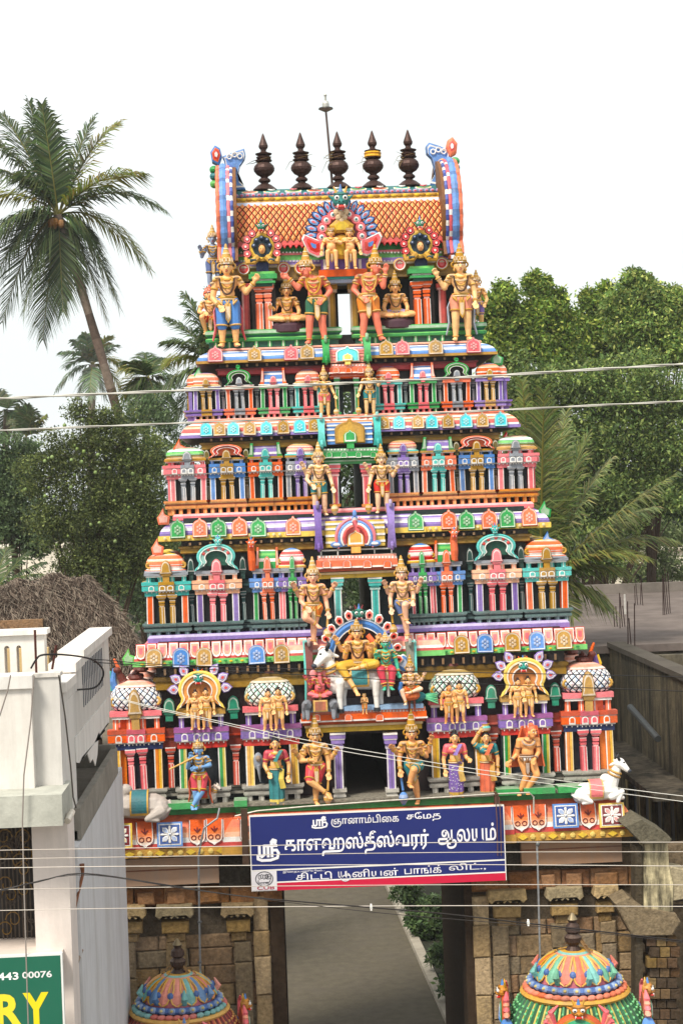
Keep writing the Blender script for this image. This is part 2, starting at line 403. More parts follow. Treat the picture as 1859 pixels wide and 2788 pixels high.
def arch_mesh(w, h, c, c2, inner=DB, knob=None, holes=0, pet=None):
    g = G(); o = horseshoe(w, h); cx = 0
    def sc(k, dz=0): return [(x*k, (z-h*.42)*k+h*.42+dz) for x, z in o]
    g.band(sc(1.0), sc(.86), 0, .07, c, dome=.01); g.band(sc(.862), sc(.79), -.004, .085, lt(c, .65))
    g.band(sc(.79), sc(.6), -.002, .055, c2, dome=.015); g.band(sc(.6), sc(.55), 0, .075, W_)
    g.plate(sc(.57), .03, .03, inner)
    for i in range(holes):
        a = PI*(.12+.76*i/(holes-1)); g.ell((math.cos(a)*w*.3, -.065, h*.53+math.sin(a)*h*.32), (w*.045, .02, w*.045), RD if c != YL else BL, 8, 5)
    if pet:
        for i in range(3):
            for s in (-1, 1):
                a = PI*.5-s*PI*(.2+.15*i); cx, cz = math.cos(a)*w*.5, h*.53+math.sin(a)*h*.53
                pts = [(cx+math.cos(a+t)*w*.12*q, cz+math.sin(a+t)*w*.13*q) for t, q in ((-1.6, .8), (-.7, 1.), (0, 1.5), (.7, 1.), (1.6, .8), (PI, .8))]
                g.plate(pts, .02, .05, pet[0], [(.8, .008, W_), (.66, 0, pet[1]), (.3, .005, pet[2])])
    if knob:
        g.cap((0, -.04, h), (0, -.04, h*1.1), w*.035, w*.05, knob); g.torus((0, -.05, h*1.16), w*.055, w*.028, knob, 10, 5, ax=(0, 1, 0))
    return g
def dome_mesh(w, h, bands, sq=.35, curl=None):
    prof = [(.52, 0), (.50, .09), (.43, .16), (.455, .3), (.46, .42), (.44, .56), (.40, .7), (.33, .83), (.22, .93), (.06, 1.0)]
    pr = []
    for i, (r, z) in enumerate(prof): pr.append((r*w, z*h, bands[min(i*len(bands)//9, len(bands)-1)]))
    # extra thin white lines between bands
    q = []
    for i in range(len(pr)):
        q.append(pr[i])
        if i+1 < len(pr) and i % 2 == 1:
            a, b = pr[i], pr[i+1]; q.append((a[0]+(b[0]-a[0])*.55, a[1]+(b[1]-a[1])*.55, W_)); q.append((a[0]+(b[0]-a[0])*.8, a[1]+(b[1]-a[1])*.8, b[2]))
    g = G(); g.lathe(q, 24, (0, w*.3, 0), 1, .8, sq=sq, rot=PI/24)
    if curl:
        for s in (-1, 1):
            g.torus((s*w*.42, w*.02, h*.36), w*.055, w*.026, curl, 10, 5, ax=(0, 1, 0)); g.ell((s*w*.42, w*.02, h*.36), (w*.035, .02, w*.035), dk(curl, .5), 6, 4)
    return g
def barrel_mesh(w, h, cols, sidec, d=None):
    g = G(); d = d or w*.36; n = 9; a = w*.5
    for i in range(n):
        t0, t1 = PI*.5*i/n, PI*.5*(i+1)/n
        y0, z0, y1, z1 = d*(1-math.cos(t0)), h*math.sin(t0), d*(1-math.cos(t1)), h*math.sin(t1)
        g.add([(-a*.72, y0, z0), (a*.72, y0, z0), (a*.72, y1, z1), (-a*.72, y1, z1)], [(0, 1, 2, 3)], cols[i % len(cols)])
    g.box(-a*.72, a*.72, d, d+.1, 0, h, cols[0])
    for s in (-1, 1):
        pts = [(s*a*1.0, 0), (s*a*.9, h*.25), (s*a*.86, h*.7), (s*a*.84, h*1.06), (s*a*.68, h*1.06), (s*a*.68, 0)]
        g.plate(pts, d*.9, d*.98, sidec, [(.7, .008, lt(sidec, .5))])
    return g
def scale_dome_mesh(w, h, cap1, cs, cb):
    g = G(); prof = [(.40, 0), (.50, .12), (.52, .28), (.49, .44), (.43, .56), (.36, .64)]
    g.lathe([(r*w*.97, z*h, cb) for r, z in prof], 24, (0, w*.32, 0), 1, .8, sq=.25, rot=PI/24)
    def S(u, v):
        v = min(max(v, 0), 1)*(len(prof)-1); i = min(int(v), len(prof)-2); t = v-i
        r = (prof[i][0]*(1-t)+prof[i+1][0]*t)*w; z = (prof[i][1]*(1-t)+prof[i+1][1]*t)*h; a = 2*PI*u-PI/2
        x, y = math.cos(a), math.sin(a); d = (abs(x)**4+abs(y)**4)**.25; return Vector((x/d*r, w*.32+y/d*r*.8, z))
    lattice(g, S, 26, 8, cb, cs, .82, .012, closed=True, boss=W_)
    z = h*.64
    g.lathe([(.40*w, z-.02*h, cap1), (.42*w, z, lt(cap1, .5)), (.36*w, z+.05*h, cap1), (.27*w, z+.12*h, lt(cap1, .3)), (.18*w, z+.16*h, cap1), (.1*w, z+.17*h, cap1)], 20, (0, w*.32, 0), 1, .8, sq=.25, rot=PI/20)
    z += .17*h
    g.lathe([(.11*w, z, BR), (.17*w, z+.05*h, BR), (.15*w, z+.12*h, BR), (.06*w, z+.15*h, BR), (.09*w, z+.17*h, BR), (.03*w, z+.22*h, BR), (.005, z+.26*h, BR)], 12, (0, w*.32, 0))
    for s in (-1, 1):
        g.torus((s*w*.44, w*.0, h*.25), w*.07, w*.03, GO, 10, 5, ax=(.4*s, 1, 0)); g.ell((s*w*.44, w*.0, h*.25), (w*.05, .02, w*.05), RD, 6, 4)
    return g
def kirti_mesh(s, c, c2=RD, hn=GO):           # grinning guardian mask: brow, bulging eyes, snout, fangs, ears, horn
    g = G()
    g.ell((0, -.1*s, .45*s), (.42*s, .3*s, .42*s), c, 12, 8); g.ell((0, -.36*s, .3*s), (.24*s, .16*s, .15*s), c, 8, 6)
    g.ell((0, -.34*s, .08*s), (.3*s, .16*s, .1*s), c2, 8, 5)
    for k in (-1, 1):
        g.ell((k*.2*s, -.36*s, .52*s), (.13*s, .1*s, .13*s), W_, 8, 6); g.ell((k*.2*s, -.45*s, .52*s), (.06*s, .04*s, .06*s), K_, 6, 4)
        g.cap((k*.05*s, -.34*s, .68*s), (k*.34*s, -.28*s, .74*s), .05*s, .04*s, dk(c, .5)); g.cap((k*.34*s, 0, .5*s), (k*.58*s, -.04*s, .66*s), .12*s, .04*s, c)
        g.cap((k*.16*s, -.42*s, .16*s), (k*.2*s, -.44*s, 0), .045*s, .01*s, W_); g.cap((k*.2*s, 0, .8*s), (k*.32*s, 0, 1.12*s), .09*s, .03*s, hn)
        g.ell((k*.1*s, -.5*s, .33*s), (.05*s, .05*s, .04*s), dk(c, .4), 6, 4)
    g.cap((0, -.1*s, .8*s), (0, -.12*s, 1.2*s), .12*s, .03*s, BL)
    return g

# ---- tier data. Heights come from the photograph at the left corner bay of each tier.
def zs(px, Y, ys): return [Z(px, y, Y) for y in ys]
YT = {1: .08, 2: .5, 3: .9, 4: 1.25, 5: 1.7}
#            base0 base1  col1  ent1  ledge0 ledge1/roof0 roof1
ZT = {1: zs(375, .08, [2196, 2150, 2042, 1986, 1958, 1936, 1836]),
      2: zs(456, .5, [1736, 1697, 1622, 1584, 1571, 1558, 1505]),
      3: zs(513, .9, [1402, 1363, 1304, 1266, 1258, 1250, 1216]),
      4: zs(563, 1.25, [1146, 1116, 1064, 1056, 1054, 1052, 1012])}
BAYS = {}
def bay(t, x, w, pil, cc, ent, roof, style, rh=1.0, led=None, pil2=None, cols=True, plq=None, low=None, y=None, rz=0., xyz=None, roofw=.98):
    z = [q-ZT[t][0] for q in ZT[t]]; Y = YT[t] if y is None else y
    key = (t, round(w, 3), pil, cc, ent, str(roof), pil2)
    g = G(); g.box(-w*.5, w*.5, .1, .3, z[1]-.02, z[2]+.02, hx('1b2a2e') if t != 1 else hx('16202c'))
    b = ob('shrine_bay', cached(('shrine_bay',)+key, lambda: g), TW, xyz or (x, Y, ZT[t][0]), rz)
    ob('base_moulding', cached(('base_moulding', t, round(w, 3), pil, cc, style), lambda: base_mesh(w, z[1], style, pil, cc)), b)
    hc = z[2]-z[1]
    for s in (-1, 1):
        pc = pil if (s < 0 or not pil2) else pil2
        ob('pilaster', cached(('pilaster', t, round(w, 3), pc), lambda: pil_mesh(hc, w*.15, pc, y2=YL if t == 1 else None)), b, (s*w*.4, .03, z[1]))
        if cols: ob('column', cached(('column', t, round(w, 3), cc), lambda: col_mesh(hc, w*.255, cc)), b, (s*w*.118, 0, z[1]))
    if z[3]-z[2] > .05:
        ob('entablature', cached(('entablature', t, round(w, 3), ent, cc, low), lambda: entab_mesh(w, z[3]-z[2], ent, cc, low=low)), b, (0, 0, z[2]))
        n = 4; g = G()
        for i in range(n):
            xx = -w*.4+i*w*.8/(n-1); g.strips(xx-w*.05, xx+w*.05, .0, .1, z[3], z[4], [(1, ent), (.5, W_), (1, ent)])
        g.box(-w*.46, w*.46, -.04, .12, z[4], z[4]+(z[5]-z[4])*.35, W_); g.box(-w*.5, w*.5, -.06, .12, z[4]+(z[5]-z[4])*.35, z[5], led or (PK if t == 1 else (GR if t == 2 else GD)))
        ob('attic_ledge', cached(('attic_ledge', t, round(w, 3), ent, led), lambda: g), b)
    else:
        g = G(); g.box(-w*.5, w*.5, -.05, .12, z[2], z[5]-.015, ent); g.box(-w*.53, w*.53, -.07, .12, z[5]-.015, z[5], W_)
        ob('entablature', cached(('entablature', t, round(w, 3), ent), lambda: g), b)
    h = z[6]-z[5]; k = roof[0]; nm = {'dome': 'dome', 'arch': 'horseshoe_arch', 'barrel': 'barrel_roof', 'scale': 'scaled_dome'}[k]; ww = w*roofw
    fn = {'dome': lambda: dome_mesh(ww, h, roof[1], curl=roof[2] if len(roof) > 2 else None), 'arch': lambda: arch_mesh(ww, h*1.05*rh, *roof[1:]),
          'barrel': lambda: barrel_mesh(ww, h*1.03, roof[1], roof[2]), 'scale': lambda: scale_dome_mesh(ww, h, *roof[1:])}[k]
    ob(nm, cached((nm,)+key, fn), b, (0, 0 if k != 'arch' else -.02, z[5]), smooth=False)
    if plq: ob('gable_plaque', cached(('gable_plaque', t, plq, round(w, 3)), lambda: stem_plaque(w*.26, (z[5]-z[3])+h*.62 if t < 4 else h*.75, plq)), b, (0, -.08, z[3] if t < 4 else z[5]-.05))
    return b
def mini_col(t, px, py, c, w=.075, y=None, h=None):
    z = ZT[t]; hh = h or (z[2]-z[1])
    ob('small_column', cached(('small_column', t, c, w, round(hh, 3)), lambda: col_mesh(hh, w*1.5, c, True)), TW, (X(px, py, YT[t]+.12), (YT[t] if y is None else y)+.12, z[1]))

slg = [OR, W_, OR, PE, RD, OR, PE, OR, RD]
D4 = ('dome', [GD, OR, W_, OR, PE, OR, PU])
B4 = ('barrel', [BL, W_, BL, BL, W_, BL, W_, BL, BL], OR)
A4 = ('arch', GN, LG, DB, GN)
t4 = [(563, PU, GD, PU, D4, GD), (653, OR, GR, OR, A4, GR), (746, GN, PK, GN, B4, PK), (840, TQ, PK, TQ, D4, PK)]
for px, p, c, e, rf, q in t4:
    x = X(px, 1100, YT[4])
    for s in (1, -1): bay(4, s*abs(x), .45, p, c, e, rf, 'tint', plq=q)
D3a = ('dome', [GD, KH, GN, LG, GN, W_, GN, SA]); D3b = ('dome', [TQ, W_, RD, PE, RD, SA, YL, YL])
A3 = ('arch', OR, RD, OR); B3 = ('barrel', [PU, W_, PU, PU, lt(PU), PU, W_, PU, PU], GN)
t3 = [(513, PK, GR, PK, D3a, GR, .60), (620, BL, GD, BL, A3, GD, .58), (725.5, OR, TQ, OR, B3, TQ, .56), (821, GR, PU, GR, D3b, PU, .5)]
for px, p, c, e, rf, q, w in t3:
    x = X(px, 1330, YT[3])
    for s in (1, -1): bay(3, s*abs(x), w, p, c, e, rf, 'tan', plq=q)
D2a = ('dome', [GR, OR, W_, OR, OR, PE, OR, SA, YL], GO); D2b = ('dome', [GD, YL, RD, PK, W_, PK, RD, W_, BL], GO)
A2 = ('arch', TQ, lt(TQ, .3), DG, None, 5); B2 = ('barrel', [GN, GN, W_, GN, LG, GN, W_, GN, DG], OR)
t2 = [(456.5, OR, GD, TQ, D2a, GD, .69, None), (594, PU, PK, PE, A2, PK, .70, None), (732, GN, OR, BL, B2, OR, .50, PK), (799, PK, GN, PU, D2b, GN, .36, None)]
for px, p, c, e, rf, q, w, p2 in t2:
    x = X(px, 1660, YT[2])
    for s in (1, -1):
        a, b2 = (p, p2) if s > 0 or not p2 else (p2, p)
        bay(2, -s*abs(x), w, a, c, e, rf, 'slate', plq=q, pil2=b2, y=YT[2]-(.06 if px == 799 else 0), roofw=1.25 if px == 799 else (.8 if p2 else .98), rh=1.3)
S1 = ('scale', SA, [hx('dfe4ea'), hx('b9cbe4'), hx('d8c3c8')], hx('2b3352')); S1b = ('scale', KH, [hx('b9d9c8'), hx('8fbfae'), hx('d9d9c2')], hx('3a2a22'))
A1 = ('arch', YL, hx('e8952c'), hx('c8781e'), None, 0, (PU, lt(PU, .3), RD))
t1 = [(375, hx('ee8a2e'), PK, OR, S1, GD, .80, True), (553, GN, PU, PU, A1, None, .76, False), (742, hx('e0a83a'), PU, PU, S1b, None, .86, False)]
for px, p, c, e, rf, q, w, cl in t1:
    x = X(px, 2090, YT[1])
    for s in (1, -1): bay(1, -s*abs(x), w, p, c, e, rf, 'stone', plq=q, cols=cl, low=NV if cl else RD, y=YT[1]+(.06 if cl else -.04), roofw=.95 if cl else (1.0 if px == 553 else .86), led=GD if px == 553 else None)
# flank bays round the corners
for t, (px, w, args) in {4: (563, .45, (PU, GD, PU, D4, 'tint')), 3: (513, .60, (PK, GR, PK, D3a, 'tan')), 2: (456.5, .69, (OR, GD, TQ, D2a, 'slate')), 1: (375, .80, (hx('ee8a2e'), PK, OR, S1, 'stone'))}.items():
    xb = abs(X(px, 1300, YT[t]))+w*.5
    for s in (-1, 1):
        for k in range(3):
            bay(t, 0, w, *args[:4], args[4], xyz=(s*(xb+.02), YT[t]+w*.62+k*w*1.35, ZT[t][0]), rz=s*PI/2)
# small columns between the bays
for a in (4, 3, 2, 1):
    X0 = {4: [(608, 1100), (699, 1100), (793, 1100)], 3: [(567, 1330), (673, 1330)], 2: [(524, 1650), (665, 1650)], 1: [(467, 2090), (643, 2090)]}[a]
    c = {4: hx('50555c'), 3: hx('5a5220'), 2: hx('2c5150'), 1: hx('c8462a')}[a]
    for px, py in X0:
        x = abs(X(px, py, YT[a]+.12))
        for s in (-1, 1):
            z = ZT[a]; hh = z[2]-z[1]
            ob('small_column', cached(('small_column', a), lambda: col_mesh(hh, .115 if a > 1 else .19, c, a > 1)), TW, (s*x, YT[a]+.1, z[1]))
            if a in (2, 3, 1):
                qc = {3: hx('6b6126'), 2: hx('24463f'), 1: hx('1f8a6a')}[a]
                ob('gable_plaque', cached(('gable_plaque', a, 'gap'), lambda: stem_plaque(.12 if a > 1 else .2, (z[6]-z[3])*.8 if a > 1 else .36, qc)), TW, (s*x, YT[a]+.06, z[3]-(.0 if a > 1 else -.1)))
            g = G(); wd = .3 if a == 1 else .2
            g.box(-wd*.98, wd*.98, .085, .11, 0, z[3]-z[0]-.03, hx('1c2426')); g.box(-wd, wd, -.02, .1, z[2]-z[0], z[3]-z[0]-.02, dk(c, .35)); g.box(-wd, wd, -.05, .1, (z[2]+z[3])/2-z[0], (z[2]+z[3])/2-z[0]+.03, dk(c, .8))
            st = {4: hx('45494c'), 3: hx('c97d30'), 2: hx('4a625f'), 1: hx('8f8a80')}[a]; hb = z[1]-z[0]
            g.box(-wd, wd, 0, .1, hb*.86, hb, st); g.box(-wd, wd, .02, .1, hb*.66, hb*.8, dk(st, .5)); g.box(-wd, wd, .01, .1, hb*.46, hb*.62, st)
            for i in (-1, 1): g.box(i*wd*.5-.03, i*wd*.5+.03, .02, .1, 0, hb*.46, st)
            ob('recess_moulding', cached(('recess_moulding', a), lambda: g), TW, (s*x, YT[a]+.1, z[0]))

# ---- tier cores with their through-going doorways
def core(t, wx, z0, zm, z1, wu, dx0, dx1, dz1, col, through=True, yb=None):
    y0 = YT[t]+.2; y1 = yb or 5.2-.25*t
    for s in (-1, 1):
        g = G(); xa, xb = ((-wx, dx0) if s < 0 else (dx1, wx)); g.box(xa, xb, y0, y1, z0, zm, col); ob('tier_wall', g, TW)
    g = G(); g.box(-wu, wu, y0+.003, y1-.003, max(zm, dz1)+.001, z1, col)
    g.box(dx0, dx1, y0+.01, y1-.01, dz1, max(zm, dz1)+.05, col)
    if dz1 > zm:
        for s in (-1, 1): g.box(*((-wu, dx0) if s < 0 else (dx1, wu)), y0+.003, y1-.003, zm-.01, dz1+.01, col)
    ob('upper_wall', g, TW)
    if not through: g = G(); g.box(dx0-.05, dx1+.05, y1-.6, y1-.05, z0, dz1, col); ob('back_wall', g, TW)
CWN = {1: 3.55, 2: 3.11, 3: 2.73, 4: 2.44}
for t, px, wpad, dpx, dpy in ((1, 375, .36, (938, 1052), 1998), (2, 456.5, .3, (926, 1010), 1560), (3, 513, .25, (928, 988), 1255), (4, 563, .18, (934, 976), 1040)):
    wx = abs(X(px, 1400, YT[t]))+wpad
    d0, d1 = X(dpx[0], dpy+40, YT[t]+.2), X(dpx[1], dpy+40, YT[t]+.2)
    top = (ZT[t+1][0] if t < 4 else Z(600, 946, 1.4))-.05; wu = CWN[t]-.4
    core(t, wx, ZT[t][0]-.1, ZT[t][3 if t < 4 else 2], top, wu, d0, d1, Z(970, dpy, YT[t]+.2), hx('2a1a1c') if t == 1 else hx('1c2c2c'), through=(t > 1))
    # frieze under the next cornice
    zt = {1: (1812, 1845, 1878), 2: (1474, 1488, 1506), 3: (1192, 1206, 1224), 4: (990, 1004, 1021)}[t]; ppx = {1: 460, 2: 520, 3: 560, 4: 620}[t]
    a, b, c = [Z(ppx, y, YT[t]+.1) for y in zt]
    g = G(); fc = MU if t != 4 else hx('a52c34')
    pth = [(-wu-.01, 4.2), (-wu-.01, YT[t]+.14), (wu+.01, YT[t]+.14), (wu+.01, 4.2)]
    g.sweep(pth, [(0, c-.02, dk(fc, .6)), (.05, c, fc), (.05, c+(b-c)*.7, lt(fc, .2)), (.08, c+(b-c)*.72, dk(fc, .45)), (.08, b, dk(fc, .35)), (.03, b+.01, DB), (.03, a+.02, DB), (.0, a+.04, DB)])
    for k in range(int(wu*2/.16)):
        x = -wu+.1+k*.16; g.box(x-.018, x+.018, YT[t]+.0, YT[t]+.12, b+(a-b)*.25, b+(a-b)*.75, hx('2a2a3a'), front=hx('8a6a4a'))
    ob('frieze', g, TW)

# ---- cornices
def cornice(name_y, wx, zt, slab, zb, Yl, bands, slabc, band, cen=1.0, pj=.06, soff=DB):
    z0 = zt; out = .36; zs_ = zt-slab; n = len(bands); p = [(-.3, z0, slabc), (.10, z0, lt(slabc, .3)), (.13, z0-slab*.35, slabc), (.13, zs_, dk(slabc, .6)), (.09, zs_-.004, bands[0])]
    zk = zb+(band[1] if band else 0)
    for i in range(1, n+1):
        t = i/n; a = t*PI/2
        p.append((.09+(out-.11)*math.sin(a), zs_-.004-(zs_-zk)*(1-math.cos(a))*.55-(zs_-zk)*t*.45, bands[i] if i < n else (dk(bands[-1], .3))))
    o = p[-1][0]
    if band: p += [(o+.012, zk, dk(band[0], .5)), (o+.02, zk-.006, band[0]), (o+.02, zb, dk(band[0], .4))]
    p += [(o-.02, zb-.008, soff), (-.02, zb+.01, soff)]  # soffit near black: shade under the eave put into its colour
    g = G(); yb = Yl+out; pth = [(-wx+out, 4.6), (-wx+out, yb), (-cen, yb), (-cen, yb-pj), (cen, yb-pj), (cen, yb), (wx-out, yb), (wx-out, 4.6)]
    g.sweep(pth, p); g.box(-wx+out+.2, wx-out-.2, yb+.2, 4.4, zb+.01, zt-.004, hx('6a6258'))
    return ob('cornice', g, TW)
# C5
z = [Z(600, y, 1.2) for y in (946, 952, 989)]
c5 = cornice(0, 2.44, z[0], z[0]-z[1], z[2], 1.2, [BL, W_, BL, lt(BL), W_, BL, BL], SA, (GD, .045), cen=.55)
for px, py, c in ((587, 987, PK), (694, 985, GD), (793, 982, PK), (836.5, 979, GD), (1051.5, 969, GD), (1096, 968, PK), (1186, 966, GD), (1289, 962, PK)):
    p = at(px, py, 1.17); o = ob('plaque', cached(('plaque', 5, c), lambda: plaque_mesh(.235, .27, c, True)), c5, p); o.rotation_euler.x = -.2
# C4
z = [Z(560, y, .9) for y in (1140, 1147, 1192)]
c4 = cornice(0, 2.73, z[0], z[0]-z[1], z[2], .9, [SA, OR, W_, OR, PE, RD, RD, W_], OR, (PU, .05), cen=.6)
for px, py, c in ((562.6, 1189, CY), (599, 1188, GD), (636, 1187, CY), (680, 1186, GD), (726, 1185, CY), (772, 1183, GD), (817, 1180, CY), (857, 1178, GD),
                  (1045, 1171, GD), (1086, 1170, CY), (1138, 1168, GD), (1175.5, 1168, CY), (1220, 1167, GD), (1268.5, 1166, CY), (1313, 1164, GD), (1363, 1162, CY)):
    p = at(px, py, .87); o = ob('plaque', cached(('plaque', 4, c), lambda: plaque_mesh(.2, .255, c, True)), c4, p); o.rotation_euler.x = -.2
# C3
z = [Z(510, y, .55) for y in (1400, 1417, 1472)]
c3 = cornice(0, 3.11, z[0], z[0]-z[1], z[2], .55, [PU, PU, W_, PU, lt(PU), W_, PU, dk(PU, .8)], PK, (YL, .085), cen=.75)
for px, py, c in ((485.4, 1467, GN), (546, 1464, OR), (596, 1463, GN), (654, 1461, OR), (704, 1463, GN), (799, 1459, OR), (1132, 1446, GN), (1222.6, 1442, OR), (1270.6, 1442, GN), (1333, 1441, OR), (1381, 1438, GN), (1441, 1433, OR)):
    p = at(px, py, .52); o = ob('plaque', cached(('plaque', 3, c), lambda: plaque_mesh(.25, .325, c, True)), c3, p); o.rotation_euler.x = -.2
g = G()
for k in range(64):
    x = -3.0+k*.095
    if abs(x) < .62: continue
    g.ell((x, .525, Z(510, 1464, .55)), (.028, .012, .026), lt(YL, .4), 6, 4)
stuff(ob('bead_row', g, c3))
# C2
z = [Z(456, y, .15) for y in (1733, 1753, 1813)]
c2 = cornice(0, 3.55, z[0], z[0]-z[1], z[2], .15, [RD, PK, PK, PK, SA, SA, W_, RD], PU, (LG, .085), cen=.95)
def petal():
    g = G(); w, h = .075, .27; o = [(-w, h), (-w, h*.3), (-w*.7, h*.08), (0, 0), (w*.7, h*.08), (w, h*.3), (w, h)]
    g.plate(o, .02, .03, RD, [(.9, .006, W_), (.74, 0, SA), (.4, .004, PK)], cen=(0, h*.6)); return g
for k in range(42):
    x = -3.42+k*.1675
    if abs(x) < .72: continue
    zc = Z(456, 1798, .15); o = ob('lotus_petal', cached(('lotus_petal',), petal), c2, (x, .165, zc+.005)); o.rotation_euler.x = -.3
for px, py, c in ((420, 1818, GD), (494, 1818, BL), (557, 1816, GD), (701, 1809, BL), (768, 1807, GD), (1257, 1781, GD), (1320, 1778, BL), (1395, 1775, GD), (1462, 1771, BL), (1535, 1768, GD)):
    p = at(px, py, .11); o = ob('plaque', cached(('plaque', 2, c), lambda: plaque_mesh(.255, .345, c, False)), c2, p); o.rotation_euler.x = -.2
g = G()
for k in range(80):
    x = -3.4+k*.086
    if abs(x) < .75: continue
    g.ell((x, .125, z[2]+.04+.012*(k % 2)), (.03, .01, .016), GN if k % 2 else YL, 6, 4)
stuff(ob('leaf_scroll', g, c2))
# C1: the deep lowest eave with painted tulip panels
z = [Z(480, y, -.25) for y in (2200, 2226, 2332)]
W1 = 4.12
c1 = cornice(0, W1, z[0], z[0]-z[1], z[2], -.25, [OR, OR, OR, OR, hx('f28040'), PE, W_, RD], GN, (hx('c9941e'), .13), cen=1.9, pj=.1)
def tulip():
    g = G(); w, h = .13, .40; rows = [(1.0, 1., OR), (.72, 1., OR), (.55, 1., hx('f28040')), (.42, 1., hx('f2a070')), (.3, .98, PE), (.2, .88, hx('f4dccb')), (.11, .62, W_), (.05, .3, W_)]
    for (v0, f0, c0), (v1, f1, c1_) in zip(rows[:-1], rows[1:]):
        g.add([(-w*f1, -.012, h*v1), (w*f1, -.012, h*v1), (w*f0, -.012, h*v0), (-w*f0, -.012, h*v0)], [(0, 1, 2, 3)], c0)
    o = [(-w, h), (-w, h*.3), (-w*.9, h*.19), (-w*.62, h*.1), (-w*.3, h*.06), (0, -.01), (w*.3, h*.06), (w*.62, h*.1), (w*.9, h*.19), (w, h*.3), (w, h)]
    g.band(o, [(x*.95, h*.5+(z_-h*.5)*.965) for x, z_ in o], .01, .035, MR); g.band([(x*.95, h*.5+(z_-h*.5)*.965) for x, z_ in o], [(x*.84, h*.5+(z_-h*.5)*.9) for x, z_ in o], .01, .03, W_)
    for s in (-1, 0, 1): g.cap((0, -.02, h*.52), (s*w*.35, -.022, h*(.64 if s else .7)), .012, .008, MR, 5)
    for s in (-1, 1): g.torus((s*w*.4, -.018, h*.3), .034, .008, MR, 10, 4, ax=(0, 1, 0))
    return g
def flower(c, c2, fr):
    g = G(); a = .185
    g.box(-a, a, -.03, .03, 0, 2*a, fr); g.box(-a*.86, a*.86, -.036, .0, a*.14, a*1.86, W_); g.box(-a*.78, a*.78, -.04, 0, a*.22, a*1.78, c2)
    for i in range(4):
        an = PI/4+i*PI/2; cx, cz = math.cos(an)*a*.45, a+math.sin(an)*a*.45
        pts = [(cx+math.cos(an)*u*a*.36-math.sin(an)*v*a*.2, cz+math.sin(an)*u*a*.36+math.cos(an)*v*a*.2) for u, v in ((-1, 0), (-.3, .9), (.4, 1), (1, 0), (.4, -1), (-.3, -.9))]
        g.plate(pts, -.03, .02, W_, [(.75, .004, lt(c, .35 if i % 2 else .65))])
        an = i*PI/2; g.cap((math.cos(an)*a*.2, -.045, a+math.sin(an)*a*.2), (math.cos(an)*a*.62, -.045, a+math.sin(an)*a*.62), .012, .02, W_, 5)
    g.ell((0, -.05, a), (a*.13, .02, a*.13), W_, 8, 5); g.ell((0, -.065, a), (a*.06, .015, a*.06), c, 6, 4)
    return g
for k in range(31):
    x = -3.95+k*.263
    if any(abs(x-X(px, py, -.3)) < .24 for px, py in ((327, 2275), (464, 2275), (1540, 2224), (1666, 2222))): continue
    o = ob('tulip_panel', cached(('tulip_panel',), tulip), c1, (x, -.235-(.1 if abs(x) < 1.9 else 0), z[2]+.15)); o.rotation_euler.x = -.2
for px, py, a, b, c in ((327, 2309, YL, MR, YL), (464, 2305, BL, hx('34569c'), BL), (1540, 2254, BL, hx('34569c'), BL), (1666, 2252, RD, MR, YL)):
    p = at(px, py, -.29); o = ob('flower_panel', flower(a, b, c), c1, p, scale=(1.05, 1, 1.0)); o.rotation_euler.x = -.16
g = G()
for k in range(52):
    x = -3.98+k*.155; y = -.265-(.1 if abs(x) < 1.9 else 0)
    if k % 3 == 2: g.plate([(x-.075, z[2]+.065), (x, z[2]+.02), (x+.075, z[2]+.065), (x, z[2]+.11)], y+.01, .02, YL)
    else: g.ell((x, y, z[2]+.065), (.045, .014, .045), lt(YL, .15), 8, 4)
stuff(ob('bead_row', g, c1))
# green kerb blocks and the weathered ledge the statues stand on
g = G()
for x0, x1 in ((-3.6, -2.62), (-2.05, -1.85), (2.0, 2.35), (2.42, 2.9), (2.95, 3.7)):
    g = G(); g.box(x0, x1, -.27, .05, z[0]-.02, z[0]+.075, GN, top=hx('8fae8c')); ob('kerb_block', g, c1)
LEDGE1 = z[0]
g = G(); g.box(-3.7, 3.7, -.2, .3, LEDGE1-.03, LEDGE1+.014, hx('8d877a')); ob('ledge', g, TW, m=STONE)
ob('water_pipe', (lambda g: (g.tube([at(640, 2222, -.36), at(700, 2208, -.36), at(830, 2196, -.36), at(1050, 2180, -.36), at(1340, 2162, -.36), at(1440, 2158, -.36), at(1452, 2170, -.36), at(1452, 2215, -.4)], .014, hx('b9b4a8')), g)[1])(G()), TW, m=METAL)
